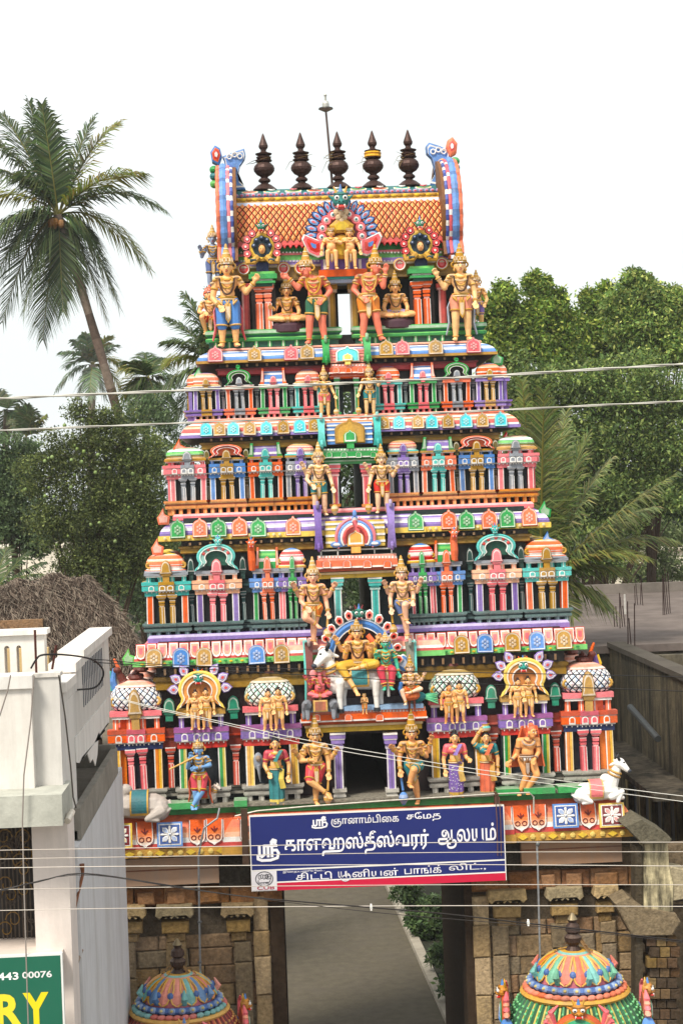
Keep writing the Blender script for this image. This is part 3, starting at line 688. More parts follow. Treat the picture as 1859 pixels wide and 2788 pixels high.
# ================================================================== doorways and centre pieces
def pbox(g, x0, x1, y0, y1, Y, d, col, front=None, top=None):     # a box given by its front rectangle in the photograph at depth Y
    xa, xb = X(x0, (y0+y1)/2, Y), X(x1, (y0+y1)/2, Y); xm = (x0+x1)/2
    g.box(xa, xb, Y, Y+d, Z(xm, y1, Y), Z(xm, y0, Y), col, front, top)
def doorway(t, jambs, jy, jc, lint, lc, ent, ec, Y, plaq=3):
    par = TW
    for (a, b) in jambs:
        g = G(); xa, xb = X(a, jy[1], Y), X(b, jy[1], Y); z0, z1 = Z((a+b)/2, jy[1], Y), Z((a+b)/2, jy[0], Y); h = z1-z0; w_ = xb-xa
        g.strips(xa, xb, Y, Y+.14, z0, z0+h*.72, [(.6, W_), (1.4, jc), (.5, dk(jc, .5)), (1.2, jc), (.6, W_)], side=jc)
        for k, (f, zz, c) in enumerate(((1.25, .72, lt(jc, .5)), (1.1, .77, dk(jc, .6)), (1.5, .81, jc), (1.6, .88, W_), (1.75, .9, jc), (1.75, .97, W_))):
            m_ = (xa+xb)/2; g.box(m_-w_*f/2, m_+w_*f/2, Y-.01-.008*k, Y+.14, z0+h*zz, z0+h*((.77, .81, .88, .9, .97, 1.0)[k]), c)
        ob('door_jamb', g, par)
    g = G(); x0, x1, y0, y1 = lint; pbox(g, x0, x1, y0, y1, Y-.02, .3, lc, top=lc); pbox(g, x0-3, x1+3, y0, y0+(y1-y0)*.35, Y-.05, .3, lt(lc, .35))
    l = ob('lintel', g, par)
    x0, x1, y0, y1 = ent; g = G(); h = y1-y0
    pbox(g, x0+4, x1-4, y0+h*.82, y1, Y-.05, .3, dk(ec, .6)); pbox(g, x0, x1, y0+h*.3, y0+h*.82, Y-.12, .36, ec, front=ec); pbox(g, x0-3, x1+3, y0+h*.7, y0+h*.8, Y-.135, .3, W_)
    pbox(g, x0+3, x1-3, y0, y0+h*.3, Y-.09, .33, lt(ec, .25), top=hx('c9c2b4'))
    n = int((x1-x0)/9)
    for i in range(n): pbox(g, x0+6+i*9, x0+11+i*9, y0+h*.06, y0+h*.2, Y-.1, .05, W_)
    e = ob('porch_entablature', g, par)
    for i in range(plaq):
        px = x0+(x1-x0)*(i+.5)/plaq; p = at(px, y0+h*.82, Y-.125)
        hh = Z(px, y0+h*.25, Y-.12)-p.z; ob('plaque', plaque_mesh(hh*.9, hh, ec, False, False, W_), e, p)
    return e
doorway(1, ((912, 936), (1056, 1078)), (1995, 2150), PU, (832, 1148, 1969, 1990), hx('c9a52e'), (820, 1161, 1930, 1970), OR, -.06, 4)
doorway(2, ((912, 932), (1013, 1035)), (1572, 1690), TQ, (868, 1076, 1556, 1573), hx('d3ae3a'), (862, 1082, 1511, 1554), OR, .42, 4)
doorway(3, ((906, 924), (990, 1008)), (1262, 1385), PK, (884, 1030, 1252, 1263), GN, (876, 1036, 1220, 1252), GN, .8, 4)
doorway(4, ((916, 925), (968, 977)), (1028, 1135), GN, (900, 996, 1022, 1029), OR, (898, 998, 990, 1022), OR, 1.14, 3)
# steps of the doorway bases
for Y, y0, y1, xs, c in ((-.08, 2148, 2186, ((906, 944), (1050, 1086)), hx('b9b4a8')), (.4, 1688, 1735, ((905, 938), (1008, 1042)), hx('5d7674')), (.78, 1372, 1402, ((898, 928), (986, 1014)), hx('dc8a34')), (1.12, 1122, 1146, ((912, 930), (962, 982)), GN)):
    for a, b in xs:
        g = G(); h = y1-y0; pbox(g, a, b, y0, y0+h*.25, Y-.02, .2, c); pbox(g, a+4, b-4, y0+h*.25, y1, Y, .18, dk(c, .75)); pbox(g, a+2, b-2, y0+h*.45, y0+h*.6, Y-.015, .18, lt(c, .2)); ob('door_base', g, TW)
def bracket(px, y0, y1, Y, c, w=.085, out=.16):
    a = at(px, y1, Y); z1 = Z(px, y0, Y); n = 14; g = G(); vs = []; fs = []
    for i in range(n+1):
        t = i/n; z_ = a.z+(z1-a.z)*t; o = math.sin(t*PI*1.02)*out*.45+out*(1-t)*.75
        for sx, yy in ((-w/2, 0), (w/2, 0), (w/2, .16), (-w/2, .16)): vs.append((a.x+sx*(1.35-.35*math.sin(t*PI)), Y-o+yy, z_))
    for i in range(n):
        for k in range(4): k2 = (k+1) % 4; fs.append((i*4+k, i*4+k2, (i+1)*4+k2, (i+1)*4+k))
    fs += [(3, 2, 1, 0), tuple(n*4+k for k in range(4))]
    g.add(vs, fs, c); g.torus((a.x, Y-.05, z1), w*.5, w*.24, lt(c, .3), 10, 5, ax=(1, 0, 0)); g.torus((a.x, Y-out*.8, a.z+.03), w*.55, w*.25, c, 10, 5, ax=(1, 0, 0))
    ob('scroll_bracket', g, TW)
for a in ((888, 924, 988, 1.1, GN), (1000, 918, 984, 1.1, GN), (876, 1136, 1216, .8, TQ), (1028, 1132, 1212, .8, TQ), (868, 1375, 1495, .42, PU), (1066, 1370, 1490, .42, PU)): bracket(*a, w=.1)
def center_plaque(px, y0, y1, w, Y, layers, boss=None, bg_=None, stem=None):
    p = at(px, y1, Y); h = Z(px, y0, Y)-p.z; g = G()
    if bg_: g.box(-w*.75, w*.75, -.0, .06, 0, h*.86, bg_[0]); [g.box(-w*.76, w*.76, -.012, .05, h*q, h*(q+.07), bg_[1]) for q in (.12, .34, .56, .72)]
    g.plate(bell(w, h), -.02, .05, layers[0], [(.9, .012, layers[1]), (.76, -.004, layers[2])], cen=(0, h*.4))
    if boss:
        g.plate([(x_, z_) for x_, z_ in bell(w*.42, h*.52)], -.06, .05, boss, [(.85, .008, W_), (.7, 0, boss)])
        g.box(-w*.12, w*.12, -.1, 0, -h*.22, 0, boss)
    o = ob('crest_plaque', g, TW, p); o.rotation_euler.x = -.1
    return o
center_plaque(946, 944, 986, .37, 1.08, (W_, TQ, CY), YL, (SA, PK))
center_plaque(953, 1140, 1208, .48, .78, (MU, GD, hx('c99a34')), GN, (BL, W_))
center_plaque(968, 1404, 1488, .62, .42, (BL, W_, PK), hx('eda22c'), (hx('d4b23a'), W_))
# swirling coloured arms round the third tier's crest
g = G(); p = at(968, 1488, .34)
for s in (-1, 1):
    for k, (c, r) in enumerate(((PK, .30), (BL, .25), (W_, .215), (RD, .18))):
        pts = [(p.x+s*math.cos(t)*r, p.y-.03-.008*k, p.z+.13+math.sin(t)*r*1.05) for t in [(-.5+i*.21) for i in range(10)]]
        g.tube(pts, [.012+.02*min(1, i/3) for i in range(10)], c, 6)
    g.ell((p.x+s*.3, p.y-.03, p.z+.04), (.1, .03, .05), BL, 8, 5); g.ell((p.x+s*.3, p.y-.05, p.z+.04), (.06, .02, .025), W_, 8, 5)
g.ell((p.x, p.y-.03, p.z+.52), (.035, .03, .06), BL, 8, 5)
stuff(ob('crest_scrolls', g, TW))
# white framed strip over the second tier's porch
g = G()
for a, b, c, d in ((872, 1068, 1494, 1498), (872, 876, 1494, 1512), (918, 921, 1494, 1512), (1018, 1021, 1494, 1512), (1064, 1068, 1494, 1512)): pbox(g, a, b, c, d, .46, .05, W_)
ob('attic_frame', g, TW)
# orange rearing yali brackets on the second tier
for px, py in ((687, 1552), (1237, 1524)):
    p = at(px, py, .4); g = G(); g.tube([p, p+Vector((.0, -.03, .15)), p+Vector((-.01, -.04, .32)), p+Vector((0, -.1, .42))], [.05, .06, .055, .05], OR, 8)
    g.M = Matrix.Translation(p+Vector((0, -.1, .38))); k = kirti_mesh(.14, OR, RD, OR); g.M = None
    k2 = G(); k2.M = Matrix.Translation(p+Vector((0, -.08, .36))); k2.add(k.v, k.f, list(k.c)); g.v += []; n0 = len(g.v); g.v += k2.v; g.f += [tuple(i+n0 for i in f) for f in k2.f]; g.c += k2.c
    ob('yali_bracket', g, TW)
# guardian masks over the arches
def mask(px, py, Y, s, c, rz=0., **k): return ob('guardian_mask', kirti_mesh(s, c, **k), TW, at(px, py, Y), rz)
for px, py in ((594, 1484), (1346, 1452)): mask(px, py, .42, .14, TQ, c2=TQ, hn=TQ)
for px, py in ((541, 1862), (1423, 1828)): mask(px, py, .0, .21, hx('1f9a8a'), hn=OR)
# curling corner leaves at the ends of the cornices
for px, py, Y, c in ((545, 1030, 1.3, GN), (490, 1228, .95, OR), (446, 1418, .6, OR), (1482, 1398, .6, GN), (1352, 985, 1.3, GN), (1378, 1208, .95, RD), (1490, 1480, .55, BL), (430, 1500, .5, OR), (1520, 1745, .2, BL), (352, 1800, .15, LG)):
    p = at(px, py, Y+.1); g = G(); g.plate([(-.08, -.06), (.08, -.06), (.1, .06), (.02, .1), (0, .2), (-.06, .1), (-.1, .05)], .05, .1, c, [(.7, .01, lt(c, .4))]); ob('corner_leaf', g, TW, p)
# brown rearing beasts behind the corner domes of the lowest tier
def beast(px, py, Y, s, flip):
    p = at(px, py, Y); g = G(); f = flip
    g.cap((0, .25*s, 0), (f*.15*s, 0, .25*s), .2*s, .17*s, BR); g.cap((f*.15*s, 0, .25*s), (f*.3*s, -.05*s, .6*s), .15*s, .1*s, BR); g.ell((f*.34*s, -.1*s, .66*s), (.13*s, .12*s, .1*s), BR)
    g.cap((f*.3*s, 0, .7*s), (f*.42*s, 0, .98*s), .06*s, .04*s, OR); g.tube([(f*.42*s, .1*s, -.05*s), (f*.5*s, .1*s, .3*s), (f*.44*s, .1*s, .7*s)], [.1*s, .12*s, .05*s], BL if f < 0 else PU, 8)
    g.tube([(f*.56*s, .1*s, 0), (f*.62*s, .1*s, .35*s), (f*.56*s, .1*s, .62*s)], [.04*s, .06*s, .03*s], TQ if f < 0 else YL, 8)
    ob('rearing_beast', g, TW, p)
beast(352, 1880, .35, .5, -1); beast(1582, 1838, .35, .5, 1)

# ================================================================== top hall and barrel roof
Y5 = 1.7
def z5(px, py, Y=1.62): return Z(px, py, Y)
xl, xr = X(560, 900, 1.6), X(1322, 880, 1.6)
zb0, zb1 = Z(640, 947, 1.62), Z(640, 899, 1.62); zroof = Z(640, 716, 1.75)
d0, d1 = X(917, 850, 1.9), X(962, 850, 1.9)
g = G()
for a, b in ((xl+.05, d0), (d1, xr-.05)):
    g.sweep([(a, 1.9), (a, 1.62), (b, 1.62), (b, 1.9)], [(0, zb0, DG), (0, zb0+.09, GN), (.05, zb0+.10, GN), (.06, zb0+.14, LG), (.02, zb0+.16, DG), (.03, zb0+.2, GN), (.06, zb0+.22, lt(GN)), (.06, zb1-.02, GN), (.02, zb1, GN), (-.3, zb1, DG)])
    n = int((b-a)/.22)
    for i in range(n): x = a+.08+i*.22; g.strips(x, x+.06, 1.6, 1.7, zb0, zb0+.1, [(1, GN), (.5, W_), (1, GN)])
ob('hall_base', g, TW)
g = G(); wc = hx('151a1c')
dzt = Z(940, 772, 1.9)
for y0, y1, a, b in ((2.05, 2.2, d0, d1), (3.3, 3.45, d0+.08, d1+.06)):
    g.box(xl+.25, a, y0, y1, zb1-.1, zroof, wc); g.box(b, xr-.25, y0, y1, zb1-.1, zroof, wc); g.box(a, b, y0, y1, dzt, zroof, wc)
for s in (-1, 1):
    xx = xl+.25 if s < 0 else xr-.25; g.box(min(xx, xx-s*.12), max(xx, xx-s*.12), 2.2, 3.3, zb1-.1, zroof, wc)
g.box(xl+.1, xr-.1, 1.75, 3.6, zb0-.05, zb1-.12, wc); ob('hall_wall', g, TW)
g = G()
pbox(g, 612, 1268, 716, 758, 1.78, 1.9, MU, front=MU); pbox(g, 610, 1270, 716, 722, 1.72, .2, lt(MU, .4)); pbox(g, 610, 1270, 752, 758, 1.74, .2, dk(MU, .5))
b = ob('hall_beam', g, TW)
for px, py in ((664, 733), (772, 731), (819, 731), (1088, 721), (1202, 718)):
    g = G(); g.lathe([(.105, 0, GO), (.11, .02, GO), (.09, .04, W_), (.075, .03, RD), (.04, .012, PK), (.01, .01, W_)], 16); o = ob('medallion', g, b, at(px, py, 1.74)); o.rotation_euler.x = PI/2
for px, py in ((721, 898), (1151, 883)):            # painted pillar pairs
    p = at(px, py, 1.68); h = Z(px, py-116, 1.68)-p.z; pr = ob('hall_pillar', (lambda g: (g.box(-.2, .2, .02, .12, -.0, h, DB), g)[1])(G()), TW, p)
    for s in (-1, 1): ob('column', cached(('column', 5), lambda: col_mesh(h, .24, OR)), pr, (s*.075, 0, 0))
    g = G(); 
    for f, z0, z1, c in ((.15, h, h+.05, DG), (.2, h+.05, h+.09, GN), (.16, h+.09, h+.12, W_), (.23, h+.12, h+.2, GN), (.2, h+.2, h+.24, LG), (.1, h+.24, h+.4, NV)): g.box(-f, f, -f*.8, .12, z0, z1, c)
    ob('capital', g, pr)
for px, py, c in ((1206, 880, RD), (672, 897, RD), (907, 935, GD), (967, 930, GD)):
    p = at(px, py, 1.78); h = Z(px, 772, 1.78)-p.z; g = G(); g.strips(-.06, .06, 0, .12, 0, h, [(.5, lt(c)), (1, c), (.5, dk(c))]); g.box(-.09, .09, -.03, .12, h*.85, h*.9, lt(c)); g.box(-.1, .1, -.04, .12, h*.9, h, c); ob('hall_post', g, TW, p)
g = G(); pbox(g, 868, 1000, 733, 752, 1.5, .4, SA, front=OR, top=SA); pbox(g, 872, 996, 752, 759, 1.55, .4, TQ); pbox(g, 880, 990, 759, 770, 1.58, .4, lt(BL, .5)); pbox(g, 874, 996, 705, 733, 1.6, .3, PU)
for i in range(4): pbox(g, 880+i*32, 888+i*32, 706, 733, 1.57, .1, W_)
ob('hall_lintel', g, TW)
# the barrel vault
XL, XR = X(636, 590, 2.0), X(1206, 580, 2.0); ZR = Z(920, 512, 2.6); ZE = Z(920, 664, 1.72)
def VS(v):                                         # vault section, v 0 at the eave, 1 at the ridge
    a = v*PI/2; return 1.72+.88*(1-math.cos(a*.96)), ZE+(ZR-ZE)*(math.sin(a)*.55+v*.45)
g = G(); n = 18; cols = []
for i in range(n):
    (ya, za), (yb, zb) = VS(i/n), VS((i+1)/n)
    c = RD if i < 1 else (hx('a8521e') if i < 10 else (lt(BL, .5) if i < 11 else (GD if i < 13 else (NV if i < 14 else hx('1d6a68')))))
    g.add([(XL, ya, za), (XR, ya, za), (XR, yb, zb), (XL, yb, zb)], [(0, 1, 2, 3)], c)
    g.add([(XL, 5.2-ya, za), (XR, 5.2-ya, za), (XR, 5.2-yb, zb), (XL, 5.2-yb, zb)], [(3, 2, 1, 0)], hx('a8521e'))
vault = ob('barrel_vault', g, TW)
g = G(); lattice(g, lambda u, v: Vector((XL+(XR-XL)*u, VS(v*.56+.03)[0], VS(v*.56+.03)[1])), 34, 10, hx('6a2414'), [hx('e0662a'), hx('ea8438'), hx('d84c20')], .78, .016, boss=hx('f0a254'))
stuff(ob('roof_scales', g, vault))
g = G()
for k in range(36):
    x = XL+.05+k*(XR-XL-.1)/35
    y, zz = VS(.77); g.ell((x, y-.03, zz), (.045, .03, .035), lt(PU, .3), 8, 5); g.ell((x, y-.055, zz), (.02, .015, .016), PK, 6, 4)
    y, zz = VS(.67); g.ell((x+.02, y-.03, zz), (.05, .03, .032), YL if k % 2 else GD, 8, 5)
    y, zz = VS(.0); g.plate([(x-.045, zz+.01), (x+.045, zz+.01), (x, zz-.06)], y, .02, RD, [(.6, .004, PK)])
stuff(ob('bead_row', g, vault))
for k in range(9):                                 # painted lotus panels along the ridge
    x = XL+.1+(k+.5)*(XR-XL-.2)/9; c = (RD, TQ, GN)[k % 3]; g = G(); y, zz = VS(.82); y2, z2 = VS(.99)
    h = z2-zz; o = [(-.14, h), (-.13, h*.3), (-.07, h*.05), (.07, h*.05), (.13, h*.3), (.14, h)]
    g.plate(o, .02, .03, W_, [(.88, .004, YL), (.74, 0, c)], cen=(0, h*.7))
    for s in (-1, 0, 1): g.cap((0, -.045, h*.35), (s*.05, -.045, h*.7), .016, .012, W_ if c != GN else PK, 5)
    o2 = ob('lotus_panel', g, vault, (x, y-.02, zz)); o2.rotation_euler.x = -math.atan2(y2-y, h)
# eave bands under the vault
g = G()
for y0, y1, Y, c in ((668, 684, 1.85, GN), (684, 690, 1.8, PK), (690, 705, 1.82, LG), (705, 716, 1.76, PU)): pbox(g, 640, 1215, y0, y1, Y, 1.6, c, front=c)
for i in range(60): pbox(g, 645+i*9.5, 650+i*9.5, 685, 689, 1.785, .05, W_); pbox(g, 645+i*9.5, 651+i*9.5, 708, 713, 1.745, .05, lt(PU, .6))
ob('eave_bands', g, TW)
# end gables: great horseshoes seen edge on, with horns over the ridge
for s in (-1, 1):
    xe = XL-.02 if s < 0 else XR+.02
    pth = []
    for i in range(25):
        a = PI*(1.18-1.36*i/24); pth.append((2.6-math.cos(a)*1.12*-1, ZE+.55+math.sin(a)*.92))
    pth = [(2.6+math.cos(PI*(1.18-1.36*i/24))*1.12, ZE+.5+math.sin(PI*(1.18-1.36*i/24))*.95) for i in range(25)]
    pth = [(1.5, ZE-.25)]+pth+[(3.7, ZE-.25)]
    gb = G(); gb.M = Matrix(((0, s, 0, xe), (1, 0, 0, 0), (0, 0, 1, 0), (0, 0, 0, 1)))
    gb.plate(pth, .02, .1, hx('7a4a1a')); gb.M = None
    gab = ob('end_gable', gb, TW)
    for off, r, cc, nm in ((.0, .026, [hx('3a4a94'), hx('5a6ab4'), W_], 'bead_rim'), (.055, .034, [PK, PK, PK, W_], 'petal_rim'), (.135, .062, [BL, BL, BL, dk(BL, .6)], 'scale_rim'), (.215, .036, [OR, OR, OR, dk(OR, .6)], 'outer_rim')):
        g = G(); q = []
        for (ya, za), (yb, zb) in zip(pth[:-1], pth[1:]): q += [(xe+s*off, ya+(yb-ya)*t, za+(zb-za)*t) for t in (0, .5)]
        g.tube(q, [r*(1.0+.22*(i % 2)) for i in range(len(q))], cc, 8); ob(nm, g, gab)
    # horn plate
    H = [(190, 520), (168, 400), (160, 385), (215, 362), (270, 345), (277, 372), (272, 395), (248, 430), (238, 480), (246, 525), (278, 552), (205, 555)]
    if s > 0: H = [(1290, 520), (1312, 400), (1314, 355), (1260, 330), (1208, 314), (1194, 330), (1198, 366), (1222, 390), (1238, 440), (1234, 490), (1212, 532), (1290, 545)]
    g = G(); pts = [at(520+a*.5357, 220+b*.5357, 2.5) for a, b in H]; o = [(p.x, p.z) for p in pts]
    g.plate(o, 2.7, .2, dk(BL, .8), [(.9, .012, W_), (.82, -.004, BL)], side=BL)
    cxp = at(520+(222 if s < 0 else 1256)*.5357, 220+(385 if s < 0 else 360)*.5357, 2.48)
    for k in range(3): g.torus((cxp.x+s*(k-1)*.09, cxp.y-.01, cxp.z+.03*(1-abs(k-1))-s*0), .04, .011, W_, 12, 4, ax=(0, 1, 0))
    ob('ridge_horn', g, gab)
    # beast head at the gable's crown
    g = G(); p = at(590 if s < 0 else 1228, 425 if s < 0 else 402, 2.45)
    g.plate([(p.x-.03*s, p.z-.16), (p.x+s*.08, p.z-.1), (p.x+s*.1, p.z+.06), (p.x+s*.02, p.z+.17), (p.x-s*.06, p.z+.12), (p.x-s*.09, p.z)], 2.6, .2, BL if s < 0 else OR, [(.75, .02, OR), (.55, .01, RD), (.3, .01, W_)])
    for k, c in ((.0, GN), (.11, TE), (.24, LG)): g.ell((p.x+s*.05, 2.4, p.z-.24-k), (.08, .1, .07), c, 9, 6)
    g.ell((p.x-s*.17, 2.36, p.z-.33), (.1, .08, .14), GO, 10, 6); g.torus((p.x-s*.17, 2.31, p.z-.33), .07, .025, hx('8a5a1c'), 10, 5, ax=(0, 1, 0))
    ob('yali_crest', g, gab)

def feathers(g, c, r0, r1, a0, a1, n, cols, w, sc=1.0):
    for i in range(n):
        a = R(a0+(a1-a0)*i/(n-1)); rm = (r0+r1)/2; d = (math.cos(a), math.sin(a)); t = (-d[1], d[0]); L_ = (r1-r0)/2
        pts = [(c[0]+d[0]*(rm+u*L_)+t[0]*v*w, c[2]+d[1]*(rm+u*L_)*sc+t[1]*v*w) for u, v in ((-1, -.5), (-.2, -.9), (.5, -.8), (1, 0), (.5, .8), (-.2, .9), (-1, .5))]
        g.plate(pts, c[1]+.02, .05, cols[0], [(.8, .01, cols[1]), (.62, -.003, cols[2]), (.3, .01, cols[3])])
# central roof shrine: peacock ring, scroll ring, mask
cen = at(930, 640, 1.52); ng = ob('roof_shrine', (lambda g: (g.plate([(x_, z_) for x_, z_ in arc(0, 0, .42, .46, -20, 200, 24)], .3, .3, RD, [(.86, .01, MR)]), g)[1])(G()), TW, cen)
g = G(); feathers(g, (0, 0, 0), .40, .62, -12, 192, 17, (NV, BL, lt(BL), PK), .06); ob('feather_ring', g, ng)
g = G()
for i in range(9):
    a = R(-5+190*i/8); x_, z_ = math.cos(a)*.33, math.sin(a)*.36; g.torus((x_, -.03, z_), .062, .024, PK, 12, 5, ax=(0, 1, 0)); g.lathe([(.05, 0, W_), (.045, .02, W_), (.03, .03, RD), (.018, .05, TE), (.004, .052, TE)], 10, (0, 0, 0)) if 0 else g.ell((x_, -.04, z_), (.046, .03, .046), W_, 10, 5); g.ell((x_, -.06, z_), (.022, .022, .022), TE, 8, 5)
ob('rosette_ring', g, ng)
for s in (-1, 1):
    g = G(); g.plate([(s*.3, -.1), (s*.42, -.06), (s*.62, .03), (s*.66, -.05), (s*.56, -.28), (s*.4, -.36), (s*.3, -.33)], .02, .06, W_, [(.86, .01, PK), (.6, .0, RD), (.25, .015, BL)]); ob('side_wing', g, ng)
g = G(); g.plate([(-.14, .02), (.14, .02), (.2, .14), (.08, .24), (-.08, .24), (-.2, .14)], .0, .12, GO, [(.6, .03, YL)]); g.plate(arc(0, -.2, .2, .2, 0, 360, 16), .02, .1, GO, [(.7, .02, YL)]); ob('gilt_back', g, ng)
ob('guardian_mask', kirti_mesh(.33, hx('1e7c74'), RD, GO), ng, (0, -.12, .40))
g = G()
for k, (x_, z_) in enumerate(((-.08, .36), (0, .33), (.08, .36), (-.05, .27), (.05, .27), (0, .21))): g.ell((x_, -.12, z_), (.05, .03, .055), lt(GO, .3), 8, 5)
ob('gilt_beard', g, ng)
for px, py in ((713, 672), (1143, 664)):
    c = at(px, py, 1.5); g = G(); o = ob('roof_niche', (lambda g: (g.plate(arc(0, 0, .21, .23, 0, 360, 24), .2, .2, GO, [(.84, .012, YL), (.74, -.01, hx('28404a'))]), g)[1])(G()), TW, c)
    g = G(); feathers(g, (0, 0.02, 0), .2, .34, -25, 55, 4, (MR, PK, RD, W_), .075); feathers(g, (0, 0.02, 0), .2, .34, 125, 205, 4, (MR, PK, RD, W_), .075); stuff(ob('petal_ring', g, o))
    g = G()
    for i in range(5): a = R(5+170*i/4); g.ell((math.cos(a)*.13, -.03, math.sin(a)*.14), (.042, .03, .042), hx('1d2f4a'), 10, 6); g.ell((math.cos(a)*.13, -.055, math.sin(a)*.14+.01), (.015, .012, .015), lt(BL), 6, 4)
    for s in (-1, 1): g.tube([(s*.06, -.03, -.16), (s*.14, -.04, -.24), (s*.25, -.04, -.25), (s*.27, -.04, -.17)], [.05, .06, .05, .03], GO, 7); g.tube([(s*.1, -.07, -.22), (s*.2, -.08, -.23)], [.025, .03], hx('28404a'), 6)
    ob('scroll_foot', g, o)
    g = G(); g.ell((0, -.05, -.05), (.055, .05, .075), SK, 10, 8); g.ell((0, -.03, 0), (.06, .045, .05), hx('5a3a1c'), 9, 6)
    for s in (-1, 1): g.ell((s*.02, -.1, -.04), (.009, .006, .006), K_, 5, 4)
    g.ell((0, -.1, -.085), (.014, .006, .005), RD, 5, 4); g.cap((0, -.1, -.045), (0, -.105, -.065), .007, .009, SK, 5); ob('carved_face', g, o)
    ob('guardian_mask', kirti_mesh(.17, hx('1e7c5c'), RD, GO), o, (0, -.05, .24))

# ---- pot finials along the ridge, one thing each
FN = hx('4a342e')
def finial_parts():
    P_ = [(62, 545), (64, 540), (50, 528), (34, 515), (18, 508), (20, 503), (30, 497), (31, 490), (26, 484), (17, 478), (20, 472), (38, 462), (51, 445), (53, 432), (48, 418), (36, 406), (24, 400), (40, 396), (42, 391), (30, 388), (36, 380), (38, 374), (26, 369), (40, 362), (42, 357), (24, 352), (14, 346), (14, 338), (22, 328), (24, 318), (20, 306), (12, 284), (5, 262), (1, 255)]
    s = .5357*.00628; return [(r*s, (545-z_)*s, FN) for r, z_ in P_]
fl = ('leftmost of five dark copper pot finials on the tower ridge', 'second dark copper pot finial from the left on the ridge', 'middle dark copper pot finial, dry straw hanging off it', 'fourth dark copper finial, wrapped in a yellow cloth', 'rightmost dark copper pot finial with a tuft of straw')
for k, (px, py) in enumerate(((721, 511), (822, 508), (922, 505), (1017, 503), (1114, 501))):
    p = at(px, py, 2.6); p.z = ZR-.03+(p.z-ZR)*.3
    t = thing('pot_finial', fl[k], 'finial', p, group='pot finials along the tower ridge')
    pr = finial_parts(); i1 = 10; i2 = 16; i3 = 26
    for nm, a, b in (('foot', 0, 11), ('pot', 10, 17), ('ring_stack', 16, 28), ('spike', 27, 34)):
        ob(nm, cached((nm, 'finial'), lambda: (lambda g: (g.lathe(pr[a:b], 20), g)[1])(G()), smooth=False, m=METAL), t)
    g = G(); rr = random.Random(k)
    for i in range(7 if k in (2, 4) else (4 if k == 3 else 3)):
        a = rr.uniform(2.2, 4.2) if k >= 2 else rr.uniform(0, 6.28); z_ = rr.uniform(.42, .62); r0 = .12
        d = Vector((math.cos(a), -abs(math.sin(a)), 0)); g.tube([d*r0*.8+Vector((0, 0, z_)), d*(r0+.07)+Vector((0, 0, z_-.03)), d*(r0+rr.uniform(.06, .2))+Vector((0, 0, z_-rr.uniform(-.04, .22)))], [.007, .005, .002], hx('8a7450') if k != 0 else hx('4a3c30'), 4)
    g.torus((0, 0, .43), .125, .012, hx('6a5236'), 14, 5, ax=(.2, .1, 1)); g.torus((0, 0, .52), .12, .008, hx('6a5236'), 14, 5, ax=(-.2, .1, 1)); ob('straw_binding', g, t, m=STRAW)
    if k == 3:
        g = G(); g.lathe([(.12, .50, hx('d99a1c')), (.145, .53, hx('f0b428')), (.14, .56, hx('c98a18')), (.15, .59, hx('f0b428')), (.12, .62, hx('d99a1c'))], 14); ob('cloth_wrap', g, t)
# lightning rod
p = at(905, 500, 2.72); q = at(887, 302, 2.72)
t = thing('lightning_rod', 'thin leaning lightning rod with a hooded cap behind the ridge finials', 'lightning rod', p)
g = G(); g.tube([(0, 0, -.15), tuple((q-p)*.5), tuple(q-p)], [.022, .02, .018], hx('5d4a44'), 8); ob('pole', g, t, m=METAL)
e = q-p
g = G(); g.lathe([(.02, -.02, hx('8f8d84')), (.125, .03, hx('3a3834')), (.12, .05, hx('4a4844')), (.06, .06, hx('b9b8ae')), (.06, .12, hx('c9c8bf')), (.05, .16, hx('c9c8bf')), (.02, .17, hx('a9a89f')), (.018, .24, hx('a9a89f')), (.028, .27, hx('c9c8bf')), (.004, .3, hx('c9c8bf'))], 16, (0, 0, 0)); ob('hood', g, t, tuple(e), m=METAL)
# ================================================================== statues
def V3(p): return Vector(p)
def soft(name, g, parent, col, vox, smooth=2):     # a sculpted body: closed shapes fused into one skin
    me = bpy.data.meshes.new(name); me.from_pydata(g.v, [], g.f); me.materials.append(FIGP)
    o = bpy.data.objects.new(name, me); COL.objects.link(o); o.parent = parent; o.color = (*col, 1)
    m = o.modifiers.new('fuse', 'REMESH'); m.mode = 'VOXEL'; m.voxel_size = vox; m.use_smooth_shade = True
    if smooth:
        m2 = o.modifiers.new('ease', 'SMOOTH'); m2.factor = .4; m2.iterations = smooth
    return o
def hand(g, w, d, h, out):
    d = d.normalized(); s = d.cross(Vector((0, -1, 0)))
    if s.length < .2: s = Vector((1, 0, 0))
    s.normalize()
    if s.x*out < 0: s = -s
    g.cap(w, w+d*.04*h, .02*h, .027*h)
    for i, L_ in enumerate((.050, .060, .056, .042)):
        b = w+d*.05*h+s*(i-1.5)*.019*h; m_ = b+d*L_*.55*h+Vector((0, -.006*h, 0)); g.cap(b, m_, .0105*h, .0095*h, n=6); g.cap(m_, m_+d*L_*.45*h+Vector((0, -.014*h, 0)), .0095*h, .008*h, n=6)
    g.cap(w+d*.012*h-s*.016*h, w+d*.045*h-s*.048*h+Vector((0, -.012*h, 0)), .012*h, .009*h, n=6)
